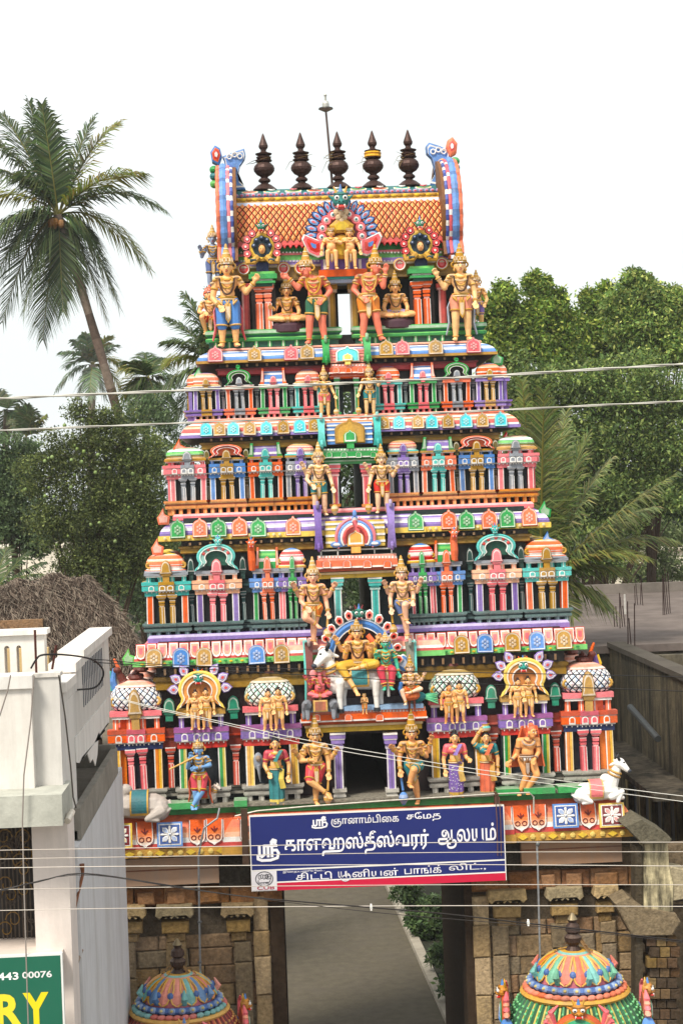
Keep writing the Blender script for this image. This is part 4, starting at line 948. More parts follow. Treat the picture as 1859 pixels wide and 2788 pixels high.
def human(name, label, pos, h, P, skin=SK, cat='statue', parent=None, cloth=None, kind='shorts', clen=.75, crown=.22, crownc=GO, hair=None, gold=GO, jewel=True, group=None,
          scarf=None, belly=.0, garland=hx('6a4a1c'), bust=0., blouse=None, beard=None, loc=None, rz=0.):
    D = dict(hc=(0, 0, .52), cc=(0, 0, .735), hd=(0, -.015, .19), el=None, er=None)
    D.update(P); hc, cc = V3(D['hc']), V3(D['cc']); hd = cc+V3(D['hd']); q = lambda k, d: V3(D[k]) if D.get(k) is not None else V3(d)
    sl, sr = cc+V3((-.128, .005, .055)), cc+V3((.128, .005, .055))
    el, wl = q('el', (-.185, .01, .60)), q('wl', (-.19, -.05, .46)); er, wr = q('er', (.185, .01, .60)), q('wr', (.19, -.05, .46))
    hl, hr = hc+V3((-.062, 0, -.01)), hc+V3((.062, 0, -.01))
    kl, al = q('kl', (-.075, -.015, .27)), q('al', (-.08, .01, .04)); kr, ar = q('kr', (.075, -.015, .27)), q('ar', (.08, .01, .04))
    t = parent if parent is not None and loc is None and pos is None else thing(name, label, cat, pos, rz, group) if parent is None else None
    if t is None:
        t = bpy.data.objects.new(name, None); COL.objects.link(t); t.parent = parent; t.location = loc; t.rotation_euler.z = rz
    g = G(); S = lambda v: v*h
    c = lambda a, b, ra, rb: g.cap(a*h, b*h, ra*h, rb*h)
    mid = (hc+cc)/2
    g.ell(cc*h, (.112*h, .074*h, .1*h), W_, 14, 10); g.ell((mid+V3((0, -.012-belly*.4, -.01)))*h, ((.088+belly*.5)*h, (.07+belly)*h, (.095+belly*.3)*h), W_, 14, 10); g.ell(hc*h, (.098*h, .076*h, .07*h), W_, 14, 10)
    c(sl, sr, .046, .046); nk = cc+V3((0, .0, .07)); c(nk, hd+V3((0, .012, -.05)), .036, .034)
    for s in (-1, 1):
        if bust: g.ell((cc+V3((s*.05, -.062, .0)))*h, (.046*h, .04*h, .045*h), W_, 10, 7)
        else: g.ell((cc+V3((s*.052, -.045, .015)))*h, (.05*h, .033*h, .04*h), W_, 10, 7)
    g.ell(hd*h, (.062*h, .066*h, .08*h), W_, 14, 10); g.ell((hd+V3((0, -.018, -.045)))*h, (.043*h, .045*h, .042*h), W_, 10, 8)
    fy = D.get('fy', 0.); rot = Matrix.Rotation(fy, 3, 'Z'); fp = lambda x, y, z_: (hd+rot @ V3((x, y, z_)))*h
    g.cap(fp(0, -.06, .012), fp(0, -.078, -.018), .009*h, .015*h, n=6)
    for s in (-1, 1): g.ell(fp(s*.064, .005, -.005), (.014*h, .02*h, .03*h), W_, 8, 6)
    for sh, e, w_, o in ((sl, el, wl, -1), (sr, er, wr, 1)):
        c(sh, e, .045, .034); c(e, w_, .036, .024); hand(g, w_*h, (w_-e)+V3(D.get('hdl' if o < 0 else 'hdr', (0, 0, 0))), h, o)
    for sh, e, w_, o in D.get('arms', ()):
        s0 = sl if o < 0 else sr; e, w_ = V3(e), V3(w_); c(s0+V3((0, .03, 0)), e, .04, .032); c(e, w_, .034, .023); hand(g, w_*h, w_-e, h, o)
    if kind != 'sari':
        for hp, k, a, o in ((hl, kl, al, -1), (hr, kr, ar, 1)):
            c(hp, k, .073, .05); c(k, k*.55+a*.45+V3((0, .008, 0)), .048, .046); c(k*.55+a*.45+V3((0, .008, 0)), a, .044, .028)
            f = V3(D.get('fl' if o < 0 else 'fr', (o*.02, -.085, -.02))); c(a+V3((0, .015, -.012)), a+f, .03, .022)
            for i in range(4): b = a+f+V3(((i-1.5)*.015, 0, 0)); g.cap(b*h, (b+f.normalized()*.022+V3((0, 0, -.004)))*h, .011*h, .01*h, n=6)
    else:
        for a, o in ((al, -1), (ar, 1)): c(a, a+V3((o*.015, -.09, -.02)), .03, .024)
    body = soft('body', g, t, skin, .0085*h)
    # clothing
    if kind in ('shorts', 'loin', 'dhoti') and cloth:
        g = G(); f = clen; g.ell(hc*h, (.108*h, .09*h, .078*h), W_, 14, 10)
        for hp, k, a in ((hl, kl, al), (hr, kr, ar)):
            if kind == 'dhoti': g.cap(hp*h, k*h, .085*h, .068*h); g.cap(k*h, (k*(1-f)+a*f)*h, .066*h, .05*h)
            elif kind == 'shorts': g.cap(hp*h, (hp*(1-f)+k*f)*h, .085*h, .066*h)
            else: g.cap(hp*h, (hp*.8+k*.2)*h, .07*h, .05*h)
        soft('garment', g, t, cloth, .0095*h)
        g = G()
        for hp, k, a in ((hl, kl, al), (hr, kr, ar)):
            e, d = (hp*(1-f)+k*f, k-hp) if kind != 'dhoti' else (k*(1-f)+a*f, a-k)
            if kind != 'loin': g.torus(e*h, .066*h if kind == 'shorts' else .052*h, .011*h, gold, 14, 5, ax=d)
        g.plate([((hc.x-.035)*h, (hc.z-.02)*h), ((hc.x+.035)*h, (hc.z-.02)*h), ((hc.x+.03)*h, (hc.z-.2)*h), (hc.x*h, (hc.z-.25)*h), ((hc.x-.03)*h, (hc.z-.2)*h)], (hc.y-.085)*h, .012*h, gold, [(.7, .004, lt(gold, .4))])
        for s in (-1, 0, 1): g.tube([(hc+V3((s*.09-.02, -.075, .02)))*h, (hc+V3((s*.06, -.1, -.035)))*h, (hc+V3((s*.09+.02, -.075, .02)))*h], .014*h, gold, 6)
        ob('hem', g, t)
    if kind == 'sari':
        g = G(); n = 36; vs = []; fs = []; rows = 9; z1 = hc.z+.06
        for i in range(rows):
            u = i/(rows-1); zz = z1*(1-u)+.02*u; rx = .098+.03*math.sin(u*PI*.6)+.0*u-.02*u*u; ry = .08+.02*u
            for k in range(n):
                a = 2*PI*k/n; fold = 1+(.075*u*math.sin(a*9+u*2))
                vs.append(((hc.x*(1-u)+D.get('skx', 0)*u+math.cos(a)*rx*fold)*h, (math.sin(a)*ry*fold)*h, zz*h))
        cc_ = []
        for i in range(rows-1):
            for k in range(n): k2 = (k+1) % n; fs.append((i*n+k, (i+1)*n+k, (i+1)*n+k2, i*n+k2)); cc_.append(P.get('hem', YL) if i >= rows-2 else (cloth if (k % 4) else mixc(cloth, K_, .25)))
        fs.append(tuple(range(n))); cc_.append(cloth); fs.append(tuple(range((rows-1)*n+n-1, (rows-1)*n-1, -1))); cc_.append(cloth)
        g.add(vs, fs, cc_)
        if P.get('dots'):
            rr = random.Random(3)
            for k in range(70):
                a = -PI*rr.random(); u = rr.uniform(.15, .82); rx = .098+.03*math.sin(u*PI*.6)-.02*u*u+.004; ry = .08+.02*u+.004
                g.ell(((hc.x*(1-u)+math.cos(a)*rx)*h, math.sin(a)*ry*h, (z1*(1-u)+.02*u)*h), (.009*h, .006*h, .009*h), P['dots'], 6, 4)
        ob('skirt', g, t, smooth=False)
        g = G(); g.ell(cc*h, (.12*h, .083*h, .085*h), W_, 14, 10); c2 = lambda a, b, ra, rb: g.cap(a*h, b*h, ra*h, rb*h); c2(sl, sr, .053, .053)
        for s in (-1, 1): g.ell((cc+V3((s*.05, -.066, .0)))*h, (.05*h, .045*h, .048*h), W_, 10, 7)
        for sh, e in ((sl, el), (sr, er)): c2(sh, sh*.4+e*.6, .054, .048)
        soft('blouse', g, t, blouse or RD, .0095*h)
        g = G(); p = [hc+V3((.1, -.06, .0)), hc+V3((.03, -.115, .06)), cc+V3((-.01, -.12, -.06)), cc+V3((.03, -.115, .02)), cc+V3((.08, -.06, .09)), cc+V3((.1, .03, .09)), cc+V3((.1, .08, -.05)), hc+V3((.1, .09, -.05))]
        g.tube([v*h for v in p], [.03*h, .045*h, .05*h, .045*h, .04*h, .04*h, .04*h, .04*h], [cloth, P.get('hem', YL), cloth], 8, flat=.35)
        g.tube([(hc+V3((.09, -.07, .03)))*h, (hc+V3((.07, -.1, -.12)))*h, (hc+V3((.1, -.1, -.26)))*h], [.04*h, .05*h, .055*h], P.get('hem', YL), 8, flat=.4)
        ob('sash', g, t)
    if scarf:
        for s in (-1, 1):
            g = G(); g.tube([(hc+V3((s*.1, .04, .06)))*h, (hc+V3((s*.16, .05, -.1)))*h, (hc+V3((s*.15, .05, -.3)))*h, (hc+V3((s*.19, .05, -.44)))*h], [.03*h, .05*h, .055*h, .03*h], scarf, 8, flat=.3); ob('scarf_end', g, t)
    # ornaments
    g = G()
    if jewel:
        g.torus((cc+V3((0, -.022, .075)))*h, .062*h, .014*h, gold, 16, 5, ax=(0, -.55, 1)); g.torus((cc+V3((0, -.04, .05)))*h, .088*h, .012*h, lt(gold, .3), 16, 5, ax=(0, -.8, 1), sx=1., sy=.95)
        if jewel != 'light':
            for wd, dz, r_, cl in ((.085, -.13, .012, garland), (.065, -.06, .011, gold)):
                g.tube([(cc+V3((wd*math.cos(a), -.078-.012*math.sin(-a)-(.02+belly if a < -1 and a > -2 else 0), .06+(dz-.06)*math.sin(-a))))*h for a in [-.0-PI*i/10 for i in range(11)]], r_*h, cl, 6)
            for s in (-1, 1):
                for k in range(3): g.ell((cc+V3((s*(.11+.03*k), -.03+.012*k, .075-.03*k)))*h, (.035*h, .045*h, .016*h), gold if k % 2 else lt(gold, .35), 8, 5)
        g.torus((hc+V3((0, 0, .055)))*h, .098*h, .016*h, gold, 18, 6, sx=1, sy=.82); g.torus((hc+V3((0, -.004, .03)))*h, .103*h, .011*h, lt(gold, .35), 18, 5, sx=1, sy=.84)
        for sh, e, w_ in ((sl, el, wl), (sr, er, wr)) + tuple(((sl if o < 0 else sr)+V3((0, .03, 0)), V3(e), V3(w_)) for _, e, w_, o in D.get('arms', ())):
            g.torus((sh*.5+e*.5)*h, .042*h, .011*h, gold, 12, 5, ax=(e-sh)); g.torus((e*.12+w_*.88)*h, .028*h, .01*h, gold, 12, 5, ax=(w_-e)); g.torus((e*.26+w_*.74)*h, .03*h, .007*h, lt(gold, .3), 12, 5, ax=(w_-e))
        if kind != 'sari':
            for k, a in ((kl, al), (kr, ar)): g.torus((k*.1+a*.9)*h, .034*h, .009*h, gold, 12, 5, ax=(a-k))
        for s in (-1, 1): g.ell(fp(s*.072, -.005, -.045), (.014*h, .014*h, .022*h), gold, 8, 5)
        stuff(ob('ornaments', g, t))
    # face
    g = G()
    for s in (-1, 1):
        g.ell(fp(s*.024, -.0605, .006), (.013*h, .008*h, .0075*h), W_, 8, 5); g.ell(fp(s*.024, -.067, .006), (.0065*h, .004*h, .0065*h), K_, 6, 4)
        g.tube([fp(s*.008, -.064, .026), fp(s*.025, -.065, .032), fp(s*.042, -.054, .026)], .0045*h, K_, 5)
    g.tube([fp(-.02, -.063, -.042), fp(0, -.0695, -.046), fp(.02, -.063, -.042)], [.003*h, .006*h, .003*h], hx('b8323a'), 5)
    if crown: g.tube([fp(-.03, -.06, .042), fp(0, -.068, .045), fp(.03, -.06, .042)], .005*h, W_, 5); g.ell(fp(0, -.068, .036), (.006*h, .004*h, .009*h), RD, 6, 4)
    stuff(ob('face_paint', g, t))
    if beard:
        g = G(); g.cap(fp(0, -.045, -.06), fp(0, -.05, -.16), .042*h, .012*h, beard); g.tube([fp(-.04, -.05, -.03), fp(0, -.072, -.034), fp(.04, -.05, -.03)], .01*h, beard, 6); ob('beard', g, t)
    if hair:
        g = G(); g.ell(fp(0, .014, .022), (.069*h, .067*h, .075*h), hair, 12, 8); g.ell(fp(0, .03, .1), (.04*h, .04*h, .035*h), hair, 10, 7); g.ell(fp(0, .06, -.04), (.06*h, .04*h, .07*h), hair, 10, 7); ob('hair', g, t)
    if crown:
        ch = crown; g = G(); b = fp(0, .004, .045); k = crownc; l = lt(k, .45); d = dk(k, .6)
        g.lathe([(.067*h, -.02*h, d), (.073*h, 0, l), (.07*h, .025*h, k), (.062*h, .035*h, d), (.06*h, ch*.28*h, l), (.054*h, ch*.32*h, k), (.05*h, ch*.5*h, d), (.046*h, ch*.53*h, l), (.04*h, ch*.58*h, k), (.033*h, ch*.74*h, d), (.035*h, ch*.77*h, l), (.026*h, ch*.82*h, k), (.017*h, ch*.93*h, l), (.02*h, ch*.96*h, k), (.006*h, ch*1.08*h, k)], 14, tuple(b))
        for i in range(5): a = -PI*(.1+.8*i/4); g.plate([(b.x+math.cos(a)*.07*h+u*h, b.z+v*h) for u, v in ((-.02, .01), (.02, .01), (.015, .05), (0, .085), (-.015, .05))], b.y+math.sin(a)*.068*h+.006*h, .012*h, k, [(.6, .006*h, l)])
        for s in (-1, 1): g.torus(fp(s*.075, .03, .02), .03*h, .012*h, k, 10, 5, ax=(s*.4, 1, 0))
        ob('crown', g, t)
    return t
def mace(t, top, foot, h, c=GO):
    g = G(); a, b = V3(top)*h, V3(foot)*h; g.tube([a, a*.4+b*.6], .016*h, c, 8)
    d = (b-a); m_ = a*.35+b*.65
    g.lathe([(.018*h, .0, c), (.05*h, -.03*h, lt(c, .3)), (.062*h, -.07*h, c), (.055*h, -.11*h, lt(c, .3)), (.03*h, -.15*h, c), (.02*h, -.17*h, lt(c)), (.024*h, d.length*-.35-.0, c)], 12, tuple(m_)); ob('mace', g, t)
def stand(px, py, top, Y): p = at(px, py, Y); return p, Z(px, top, Y)-p.z

# ---- top hall
p, h = stand(625, 945, 712, 1.42)
human('guardian_statue', 'golden crowned guardian statue in blue breeches, leftmost under the vaulted roof', p, h, dict(el=(-.175, 0, .575), wl=(-.1, -.09, .47), er=(.215, 0, .63), wr=(.315, -.05, .74), hdr=(0, 0, .06)), SK, cloth=BL, clen=1.08, scarf=PK, garland=hx('4a2e1c'))
p, h = stand(1258, 928, 708, 1.42)
human('guardian_statue', 'golden crowned guardian statue in pale pink breeches, rightmost under the vaulted roof', p, h, dict(er=(.17, 0, .6), wr=(.17, -.08, .47), el=(-.2, 0, .66), wl=(-.29, -.04, .8), hdl=(0, 0, .06)), hx('f4c284'), cloth=SA, clen=.55, scarf=hx('a9b8cc'), garland=hx('4a2e1c'))
p, h = stand(862, 937, 712, 1.38)
human('guardian_statue', 'pink skinned guardian statue in dark green shorts leaning left beside the top doorway', p, h, dict(hc=(.02, 0, .52), cc=(-.015, 0, .73), hd=(-.085, -.02, .17), fy=-.7, el=(-.2, -.02, .68), wl=(-.31, -.05, .80), hdl=(-.1, 0, -.02), er=(.19, .02, .64), wr=(.1, -.07, .53), hdr=(-.05, 0, 0), al=(-.09, 0, .04), ar=(.1, 0, .05)), SP, cloth=hx('2f6a50'), clen=.6, garland=GO)
p, h = stand(1010, 930, 706, 1.38)
human('guardian_statue', 'pink skinned guardian statue in orange shorts leaning right, hand to his brow', p, h, dict(hc=(-.02, 0, .52), cc=(.0, 0, .73), hd=(.085, -.02, .17), fy=.7, er=(.17, -.03, .66), wr=(.2, -.07, .82), hdr=(0, 0, .06), el=(-.19, .02, .64), wl=(-.1, -.07, .53), hdl=(.05, 0, 0), al=(-.1, 0, .04), ar=(.12, 0, .05)), SP, cloth=hx('e8862c'), clen=.6, garland=GO)
YOGI = dict(hc=(0, 0, .13), cc=(0, 0, .345), el=(-.19, -.01, .24), wl=(-.24, -.1, .26), er=(.19, -.01, .22), wr=(.17, -.12, .12), kl=(-.27, -.1, .1), al=(.08, -.19, .07), kr=(.27, -.1, .1), ar=(-.08, -.21, .07), fl=(.08, -.02, 0), fr=(-.08, -.02, 0))
for px, py, top, lb, cl, Pd in ((783, 893, 781, 'golden seated yogi statue on a dark drum, legs crossed, left side of the top hall', SP, dict(YOGI)),
                            (1078, 882, 772, 'golden seated yogi statue on a lilac cushion, right side of the top hall', lt(PU, .2), dict(YOGI, el=(-.19, -.01, .22), wl=(-.17, -.12, .12)))):
    p, hh = stand(px, py-8, top, 1.75); h = hh/.6
    t = human('seated_statue', lb, p, h, Pd, SK, cloth=cl, kind='shorts', clen=.5)
    g = G(); g.lathe([(.2, -.14, hx('3c2430')), (.24, -.12, hx('4a2c38')), (.24, -.02, hx('4a2c38')), (.2, .02, hx('3c2430'))], 18, (0, -.05, 0), 1.2, .8); ob('drum_seat', g, t)
# small figures at the ends of the hall
p, h = stand(584, 792, 640, 2.3)
human('guardian_statue', 'small grey blue statue at the far left edge of the vaulted roof', p, h, dict(el=(-.2, 0, .62), wl=(-.22, -.06, .72)), hx('93a0bc'), cloth=hx('5a6a9a'), crown=.2)
p, h = stand(575, 912, 795, 1.75)
human('guardian_statue', 'orange squatting attendant statue at the left end of the green hall base', p, h*1.35, dict(hc=(0, 0, .3), cc=(0, 0, .5), kl=(-.14, -.14, .3), kr=(.12, -.14, .3), el=(-.19, -.04, .4), wl=(-.1, -.14, .36)), SK, cloth=RD, crown=.12, crownc=OR)
p, h = stand(1300, 900, 760, 1.95)
human('guardian_statue', 'gold statue half hidden at the right end of the top hall', p, h, dict(er=(.2, 0, .6), wr=(.15, -.1, .5)), SK, cloth=PU, crown=.2)
for s, px, lb in ((-1, 904, 'left one of two plump golden figures seated arm in arm on the roof shrine'), (1, 955, 'right one of two plump golden figures seated arm in arm on the roof shrine')):
    p = at(px, 737, 1.36); h = (Z(px, 626, 1.36)-p.z)*1.12
    Pd = dict(hc=(0, .04, .42), cc=(0, .03, .64), kl=(-.09, -.12, .4), kr=(.09, -.12, .4), al=(-.09, -.1, .05), ar=(.09, -.1, .05), el=(-.2, 0, .55), wl=(-.22, -.06, .42), er=(.2, 0, .55), wr=(.22, -.06, .42))
    Pd.update({'er': (.19, -.06, .6), 'wr': (.27, -.1, .62)} if s < 0 else {'el': (-.19, -.06, .6), 'wl': (-.27, -.1, .62)})
    human('plump_statue', lb, p, h, Pd, SK, cloth=SK, kind='loin', crown=.06, belly=.035, jewel='light')

# ---- pairs of door keepers
p, h = stand(885, 1137, 1018, 1.0)
t = human('guardian_statue', 'small gold door keeper with pink shorts left of the fourth tier doorway', p, h, dict(er=(.19, 0, .62), wr=(.24, -.06, .5), el=(-.2, 0, .66), wl=(-.26, -.08, .76)), hx('ecc080'), cloth=PK, clen=.6); mace(t, (.25, -.07, .5), (.26, -.06, .03), h)
p, h = stand(1008, 1132, 1008, 1.0)
t = human('guardian_statue', 'small gold door keeper with blue shorts right of the fourth tier doorway', p, h, dict(el=(-.19, 0, .62), wl=(-.24, -.06, .5), er=(.2, 0, .66), wr=(.26, -.08, .76)), hx('f0c48c'), cloth=TE, clen=.6); mace(t, (-.25, -.07, .5), (-.26, -.06, .03), h)
p, h = stand(872, 1404, 1237, .6)
t = human('guardian_statue', 'door keeper statue in teal shorts with long hair, left of the third tier doorway', p, h, dict(hc=(-.01, 0, .52), el=(-.2, 0, .6), wl=(-.12, -.1, .5), er=(.19, 0, .6), wr=(.22, -.06, .46), arms=[(0, (-.2, .02, .68), (-.25, -.04, .8), -1)]), hx('f2c49c'), cloth=TE, clen=.6, hair=GO); mace(t, (.23, -.07, .46), (.24, -.06, .02), h)
p, h = stand(1042, 1397, 1240, .6)
t = human('guardian_statue', 'door keeper statue in red shorts holding a flower, right of the third tier doorway', p, h, dict(er=(.2, 0, .64), wr=(.25, -.07, .74), el=(-.19, 0, .6), wl=(-.23, -.06, .46), arms=[(0, (-.2, .02, .68), (-.26, -.04, .8), -1)]), hx('f4caa0'), cloth=RD, clen=.6); mace(t, (-.24, -.07, .46), (-.25, -.06, .02), h)
p, h = stand(856, 1756, 1556, .1)
t = human('guardian_statue', 'four armed door keeper in orange cloth, bent leg, left of the second tier doorway', p, h, dict(hc=(0, 0, .52), cc=(.01, 0, .735), kl=(-.11, -.13, .38), al=(.02, -.07, .3), fl=(.05, -.05, -.05), kr=(.0, -.02, .27), ar=(-.01, 0, .04), er=(.18, .02, .58), wr=(.2, -.05, .45), el=(-.16, .0, .6), wl=(-.09, -.09, .52), arms=[(0, (-.19, .03, .68), (-.24, -.05, .79), -1), (0, (.22, .03, .66), (.28, -.05, .77), 1)]), hx('f0b08c'), cloth=hx('e07a24'), clen=.45); mace(t, (.2, -.06, .45), (.17, -.05, .1), h)
p, h = stand(1104, 1740, 1552, .1)
t = human('guardian_statue', 'four armed door keeper in blue grey shorts, raised knee, right of the second tier doorway', p, h, dict(hc=(-.01, 0, .53), cc=(-.03, 0, .745), kr=(-.01, -.16, .5), ar=(.01, -.12, .27), kl=(.0, -.01, .27), al=(.03, 0, .04), el=(-.2, .02, .6), wl=(-.2, -.06, .46), er=(.13, .0, .62), wr=(.12, -.09, .55), arms=[(0, (-.23, .03, .68), (-.27, -.05, .79), -1), (0, (.19, .03, .68), (.23, -.05, .8), 1)]), hx('f2bc98'), cloth=hx('6478a8'), clen=.6); mace(t, (-.2, -.07, .46), (-.17, -.06, .1), h)
p, h = stand(864, 2190, 1990, -.2)
t = human('guardian_statue', 'four armed door keeper in red shorts, legs crossed, left of the lowest doorway', p, h, dict(kl=(-.1, -.12, .34), al=(.12, -.1, .17), fl=(.05, -.06, -.06), kr=(-.01, -.01, .27), ar=(-.02, 0, .04), er=(.17, 0, .58), wr=(.17, -.07, .44), el=(-.2, .0, .6), wl=(-.07, -.1, .62), arms=[(0, (-.22, .03, .64), (-.27, -.05, .72), -1), (0, (.22, .03, .62), (.27, -.05, .71), 1)]), hx('eab070'), cloth=hx('d2424a'), clen=.85, crown=.26); mace(t, (.17, -.08, .44), (.13, -.06, .03), h)
p, h = stand(1126, 2188, 1982, -.2)
t = human('guardian_statue', 'four armed door keeper in teal shorts, raised foot, right of the lowest doorway', p, h, dict(kr=(.0, -.16, .47), ar=(-.06, -.14, .28), kl=(.03, -.01, .27), al=(.06, 0, .04), hc=(.02, 0, .52), cc=(0, 0, .735), el=(-.17, 0, .6), wl=(-.17, -.07, .47), er=(.19, 0, .62), wr=(.12, -.1, .68), hdr=(0, 0, .1), arms=[(0, (-.19, .03, .66), (-.25, -.05, .74), -1), (0, (.23, .03, .68), (.25, -.05, .82), 1)]), hx('e6a468'), cloth=TE, clen=.7, crown=.27); mace(t, (-.17, -.08, .46), (-.12, -.08, .02), h, BL)

# ---- lowest tier figures
p, h = stand(541, 2203, 2028, -.2)
t = human('flute_player_statue', 'blue skinned flute player statue with peacock feather and legs crossed', p, h, dict(hc=(.03, 0, .52), cc=(.03, 0, .735), hd=(0, -.02, .185), fy=-.3, el=(-.14, -.06, .66), wl=(-.1, -.13, .82), hdl=(.02, 0, .03), er=(.2, -.02, .68), wr=(.0, -.13, .66), kl=(-.04, -.03, .28), al=(-.02, 0, .04), kr=(.06, -.05, .27), ar=(-.1, -.06, .05)), SKB, cloth=hx('d8485a'), clen=.8, crown=.12, scarf=hx('e8602c'))
g = G(); g.tube([V3((-.42, -.16, .66))*h, V3((.03, -.16, .86))*h], .014*h, GO, 8); ob('flute', g, t)
g = G(); g.tube([V3((.03, -.03, 1.02))*h, V3((.05, -.03, 1.12))*h, V3((.09, -.04, 1.16))*h], [.012*h, .035*h, .03*h], GR, 6, flat=.4); ob('feather', g, t)
p, h = stand(755, 2190, 2012, -.1)
t = human('woman_statue', 'woman statue in a teal sari with yellow hem beside a grey bird of prey relief', p, h, dict(el=(-.17, 0, .6), wl=(-.12, -.08, .5), er=(.2, .02, .6), wr=(.19, -.04, .44), hem=hx('d9c04a')), SK, kind='sari', cloth=TE, blouse=hx('c24a58'), hair=hx('20242a'), crown=0, jewel='light')
t = thing('bird_relief', 'grey hanging bird relief beside the teal sari statue', 'statue', at(704, 2085, .0)); g = G(); g.ell((0, 0, .07), (.08, .05, .14), hx('8a929e'), 10, 7); g.tube([(0, -.02, .02), (.01, -.02, -.12), (.02, -.01, -.25)], [.08, .06, .015], hx('a2a9b4'), 8, flat=.4); ob('wing', g, t)
g = G(); g.ell((0, -.05, .12), (.04, .04, .05), hx('a08a74'), 8, 6); g.cap((0, -.08, .11), (.01, -.12, .08), .015, .004, hx('5a4a3a')); ob('head', g, t)
p, h = stand(1242, 2170, 1996, -.12)
human('woman_statue', 'woman statue in a purple dotted sari and pink blouse', p, h, dict(el=(-.18, .01, .6), wl=(-.17, -.04, .44), er=(.17, 0, .62), wr=(.2, -.1, .6), hem=hx('c9a24a'), dots=lt(PU, .75)), SK, kind='sari', cloth=PU, blouse=PK, hair=hx('1c1d22'), crown=0, jewel='light')
p, h = stand(1327, 2168, 1996, -.02)
t = human('woman_statue', 'woman statue in an orange sari carrying a pot on her head', p, h, dict(el=(-.2, 0, .86), wl=(-.1, -.03, 1.03), hdl=(.06, 0, .02), er=(.18, .01, .6), wr=(.17, -.03, .44), hem=hx('d9a040')), SK, kind='sari', cloth=hx('e4602c'), blouse=TE, hair=hx('1c1d22'), crown=0, jewel='light')
g = G(); g.lathe([(.03*h, 0, GO), (.075*h, .03*h, lt(GO)), (.085*h, .07*h, TQ), (.06*h, .1*h, GO), (.05*h, .11*h, GO), (.065*h, .13*h, GO)], 14, (0, 0, 1.02*h)); ob('pot', g, t)
p, h = stand(1430, 2164, 1972, -.18)
t = human('sage_statue', 'bearded old sage statue leaning forward in an orange cloak and white loincloth', p, h, dict(hc=(.03, 0, .52), cc=(.06, -.02, .72), hd=(.06, -.04, .17), fy=.5, el=(-.1, 0, .58), wl=(-.2, -.05, .5), er=(.2, -.02, .6), wr=(.14, -.09, .52), kl=(.02, -.03, .27), al=(-.08, 0, .04), kr=(.16, -.08, .29), ar=(.0, 0, .05)), hx('eea764'), cloth=W_, kind='loin', crown=0, hair=hx('e8602c'), jewel='light', gold=hx('8a5a2c'))
g = G(); vs = []; n = 12; rows = 8
for i in range(rows):
    u = i/(rows-1)
    for k in range(n):
        a = PI*(-.12+1.24*k/(n-1)); rx = .12+.15*u; vs.append(((.09-.05*u-math.cos(a)*rx+.02*math.sin(k*1.7)*u)*h, (.03+math.sin(a)*.09)*h, (.97-.58*u)*h))
fs = [(i*n+k, i*n+k+1, (i+1)*n+k+1, (i+1)*n+k) for i in range(rows-1) for k in range(n-1)]
g.add(vs, fs, hx('e4682a')); o = ob('cloak', g, t); m_ = o.modifiers.new('thick', 'SOLIDIFY'); m_.thickness = .015
# embracing couples above the bays
def couple(px, py, top, Y, label, c1=SK, c2=SK):
    p, h = stand(px, py, top, Y); t = thing('couple_statue', label, 'statue', p, group='couple statues on the lowest tier')
    human('seated_figure', '', None, h*.97, dict(er=(.19, -.04, .62), wr=(.16, -.1, .5), kl=(-.06, -.05, .28), hd=(.03, -.02, .19), fy=.2), c1, parent=t, loc=(-.085, 0, 0), cloth=c1, kind='loin', crown=0, hair=hx('3a2018'), jewel='light', bust=1)
    human('seated_figure', '', None, h, dict(el=(-.19, -.05, .63), wl=(-.14, -.12, .5), kr=(.07, -.07, .28), hd=(-.01, -.02, .19)), c2, parent=t, loc=(.095, .02, 0), cloth=GO, kind='loin', crown=0, hair=hx('2a1812'), jewel='light')
couple(548, 1986, 1878, -.12, 'couple statue inside the yellow horseshoe arch left of the doorway')
couple(745, 1988, 1876, -.2, 'couple statue before the khaki dome left of the bull rider')
couple(1237, 1969, 1860, -.2, 'couple statue before the khaki dome right of the bull rider', hx('e8a05c'))
couple(1424, 1952, 1846, -.12, 'couple statue inside the yellow horseshoe arch right of the doorway')

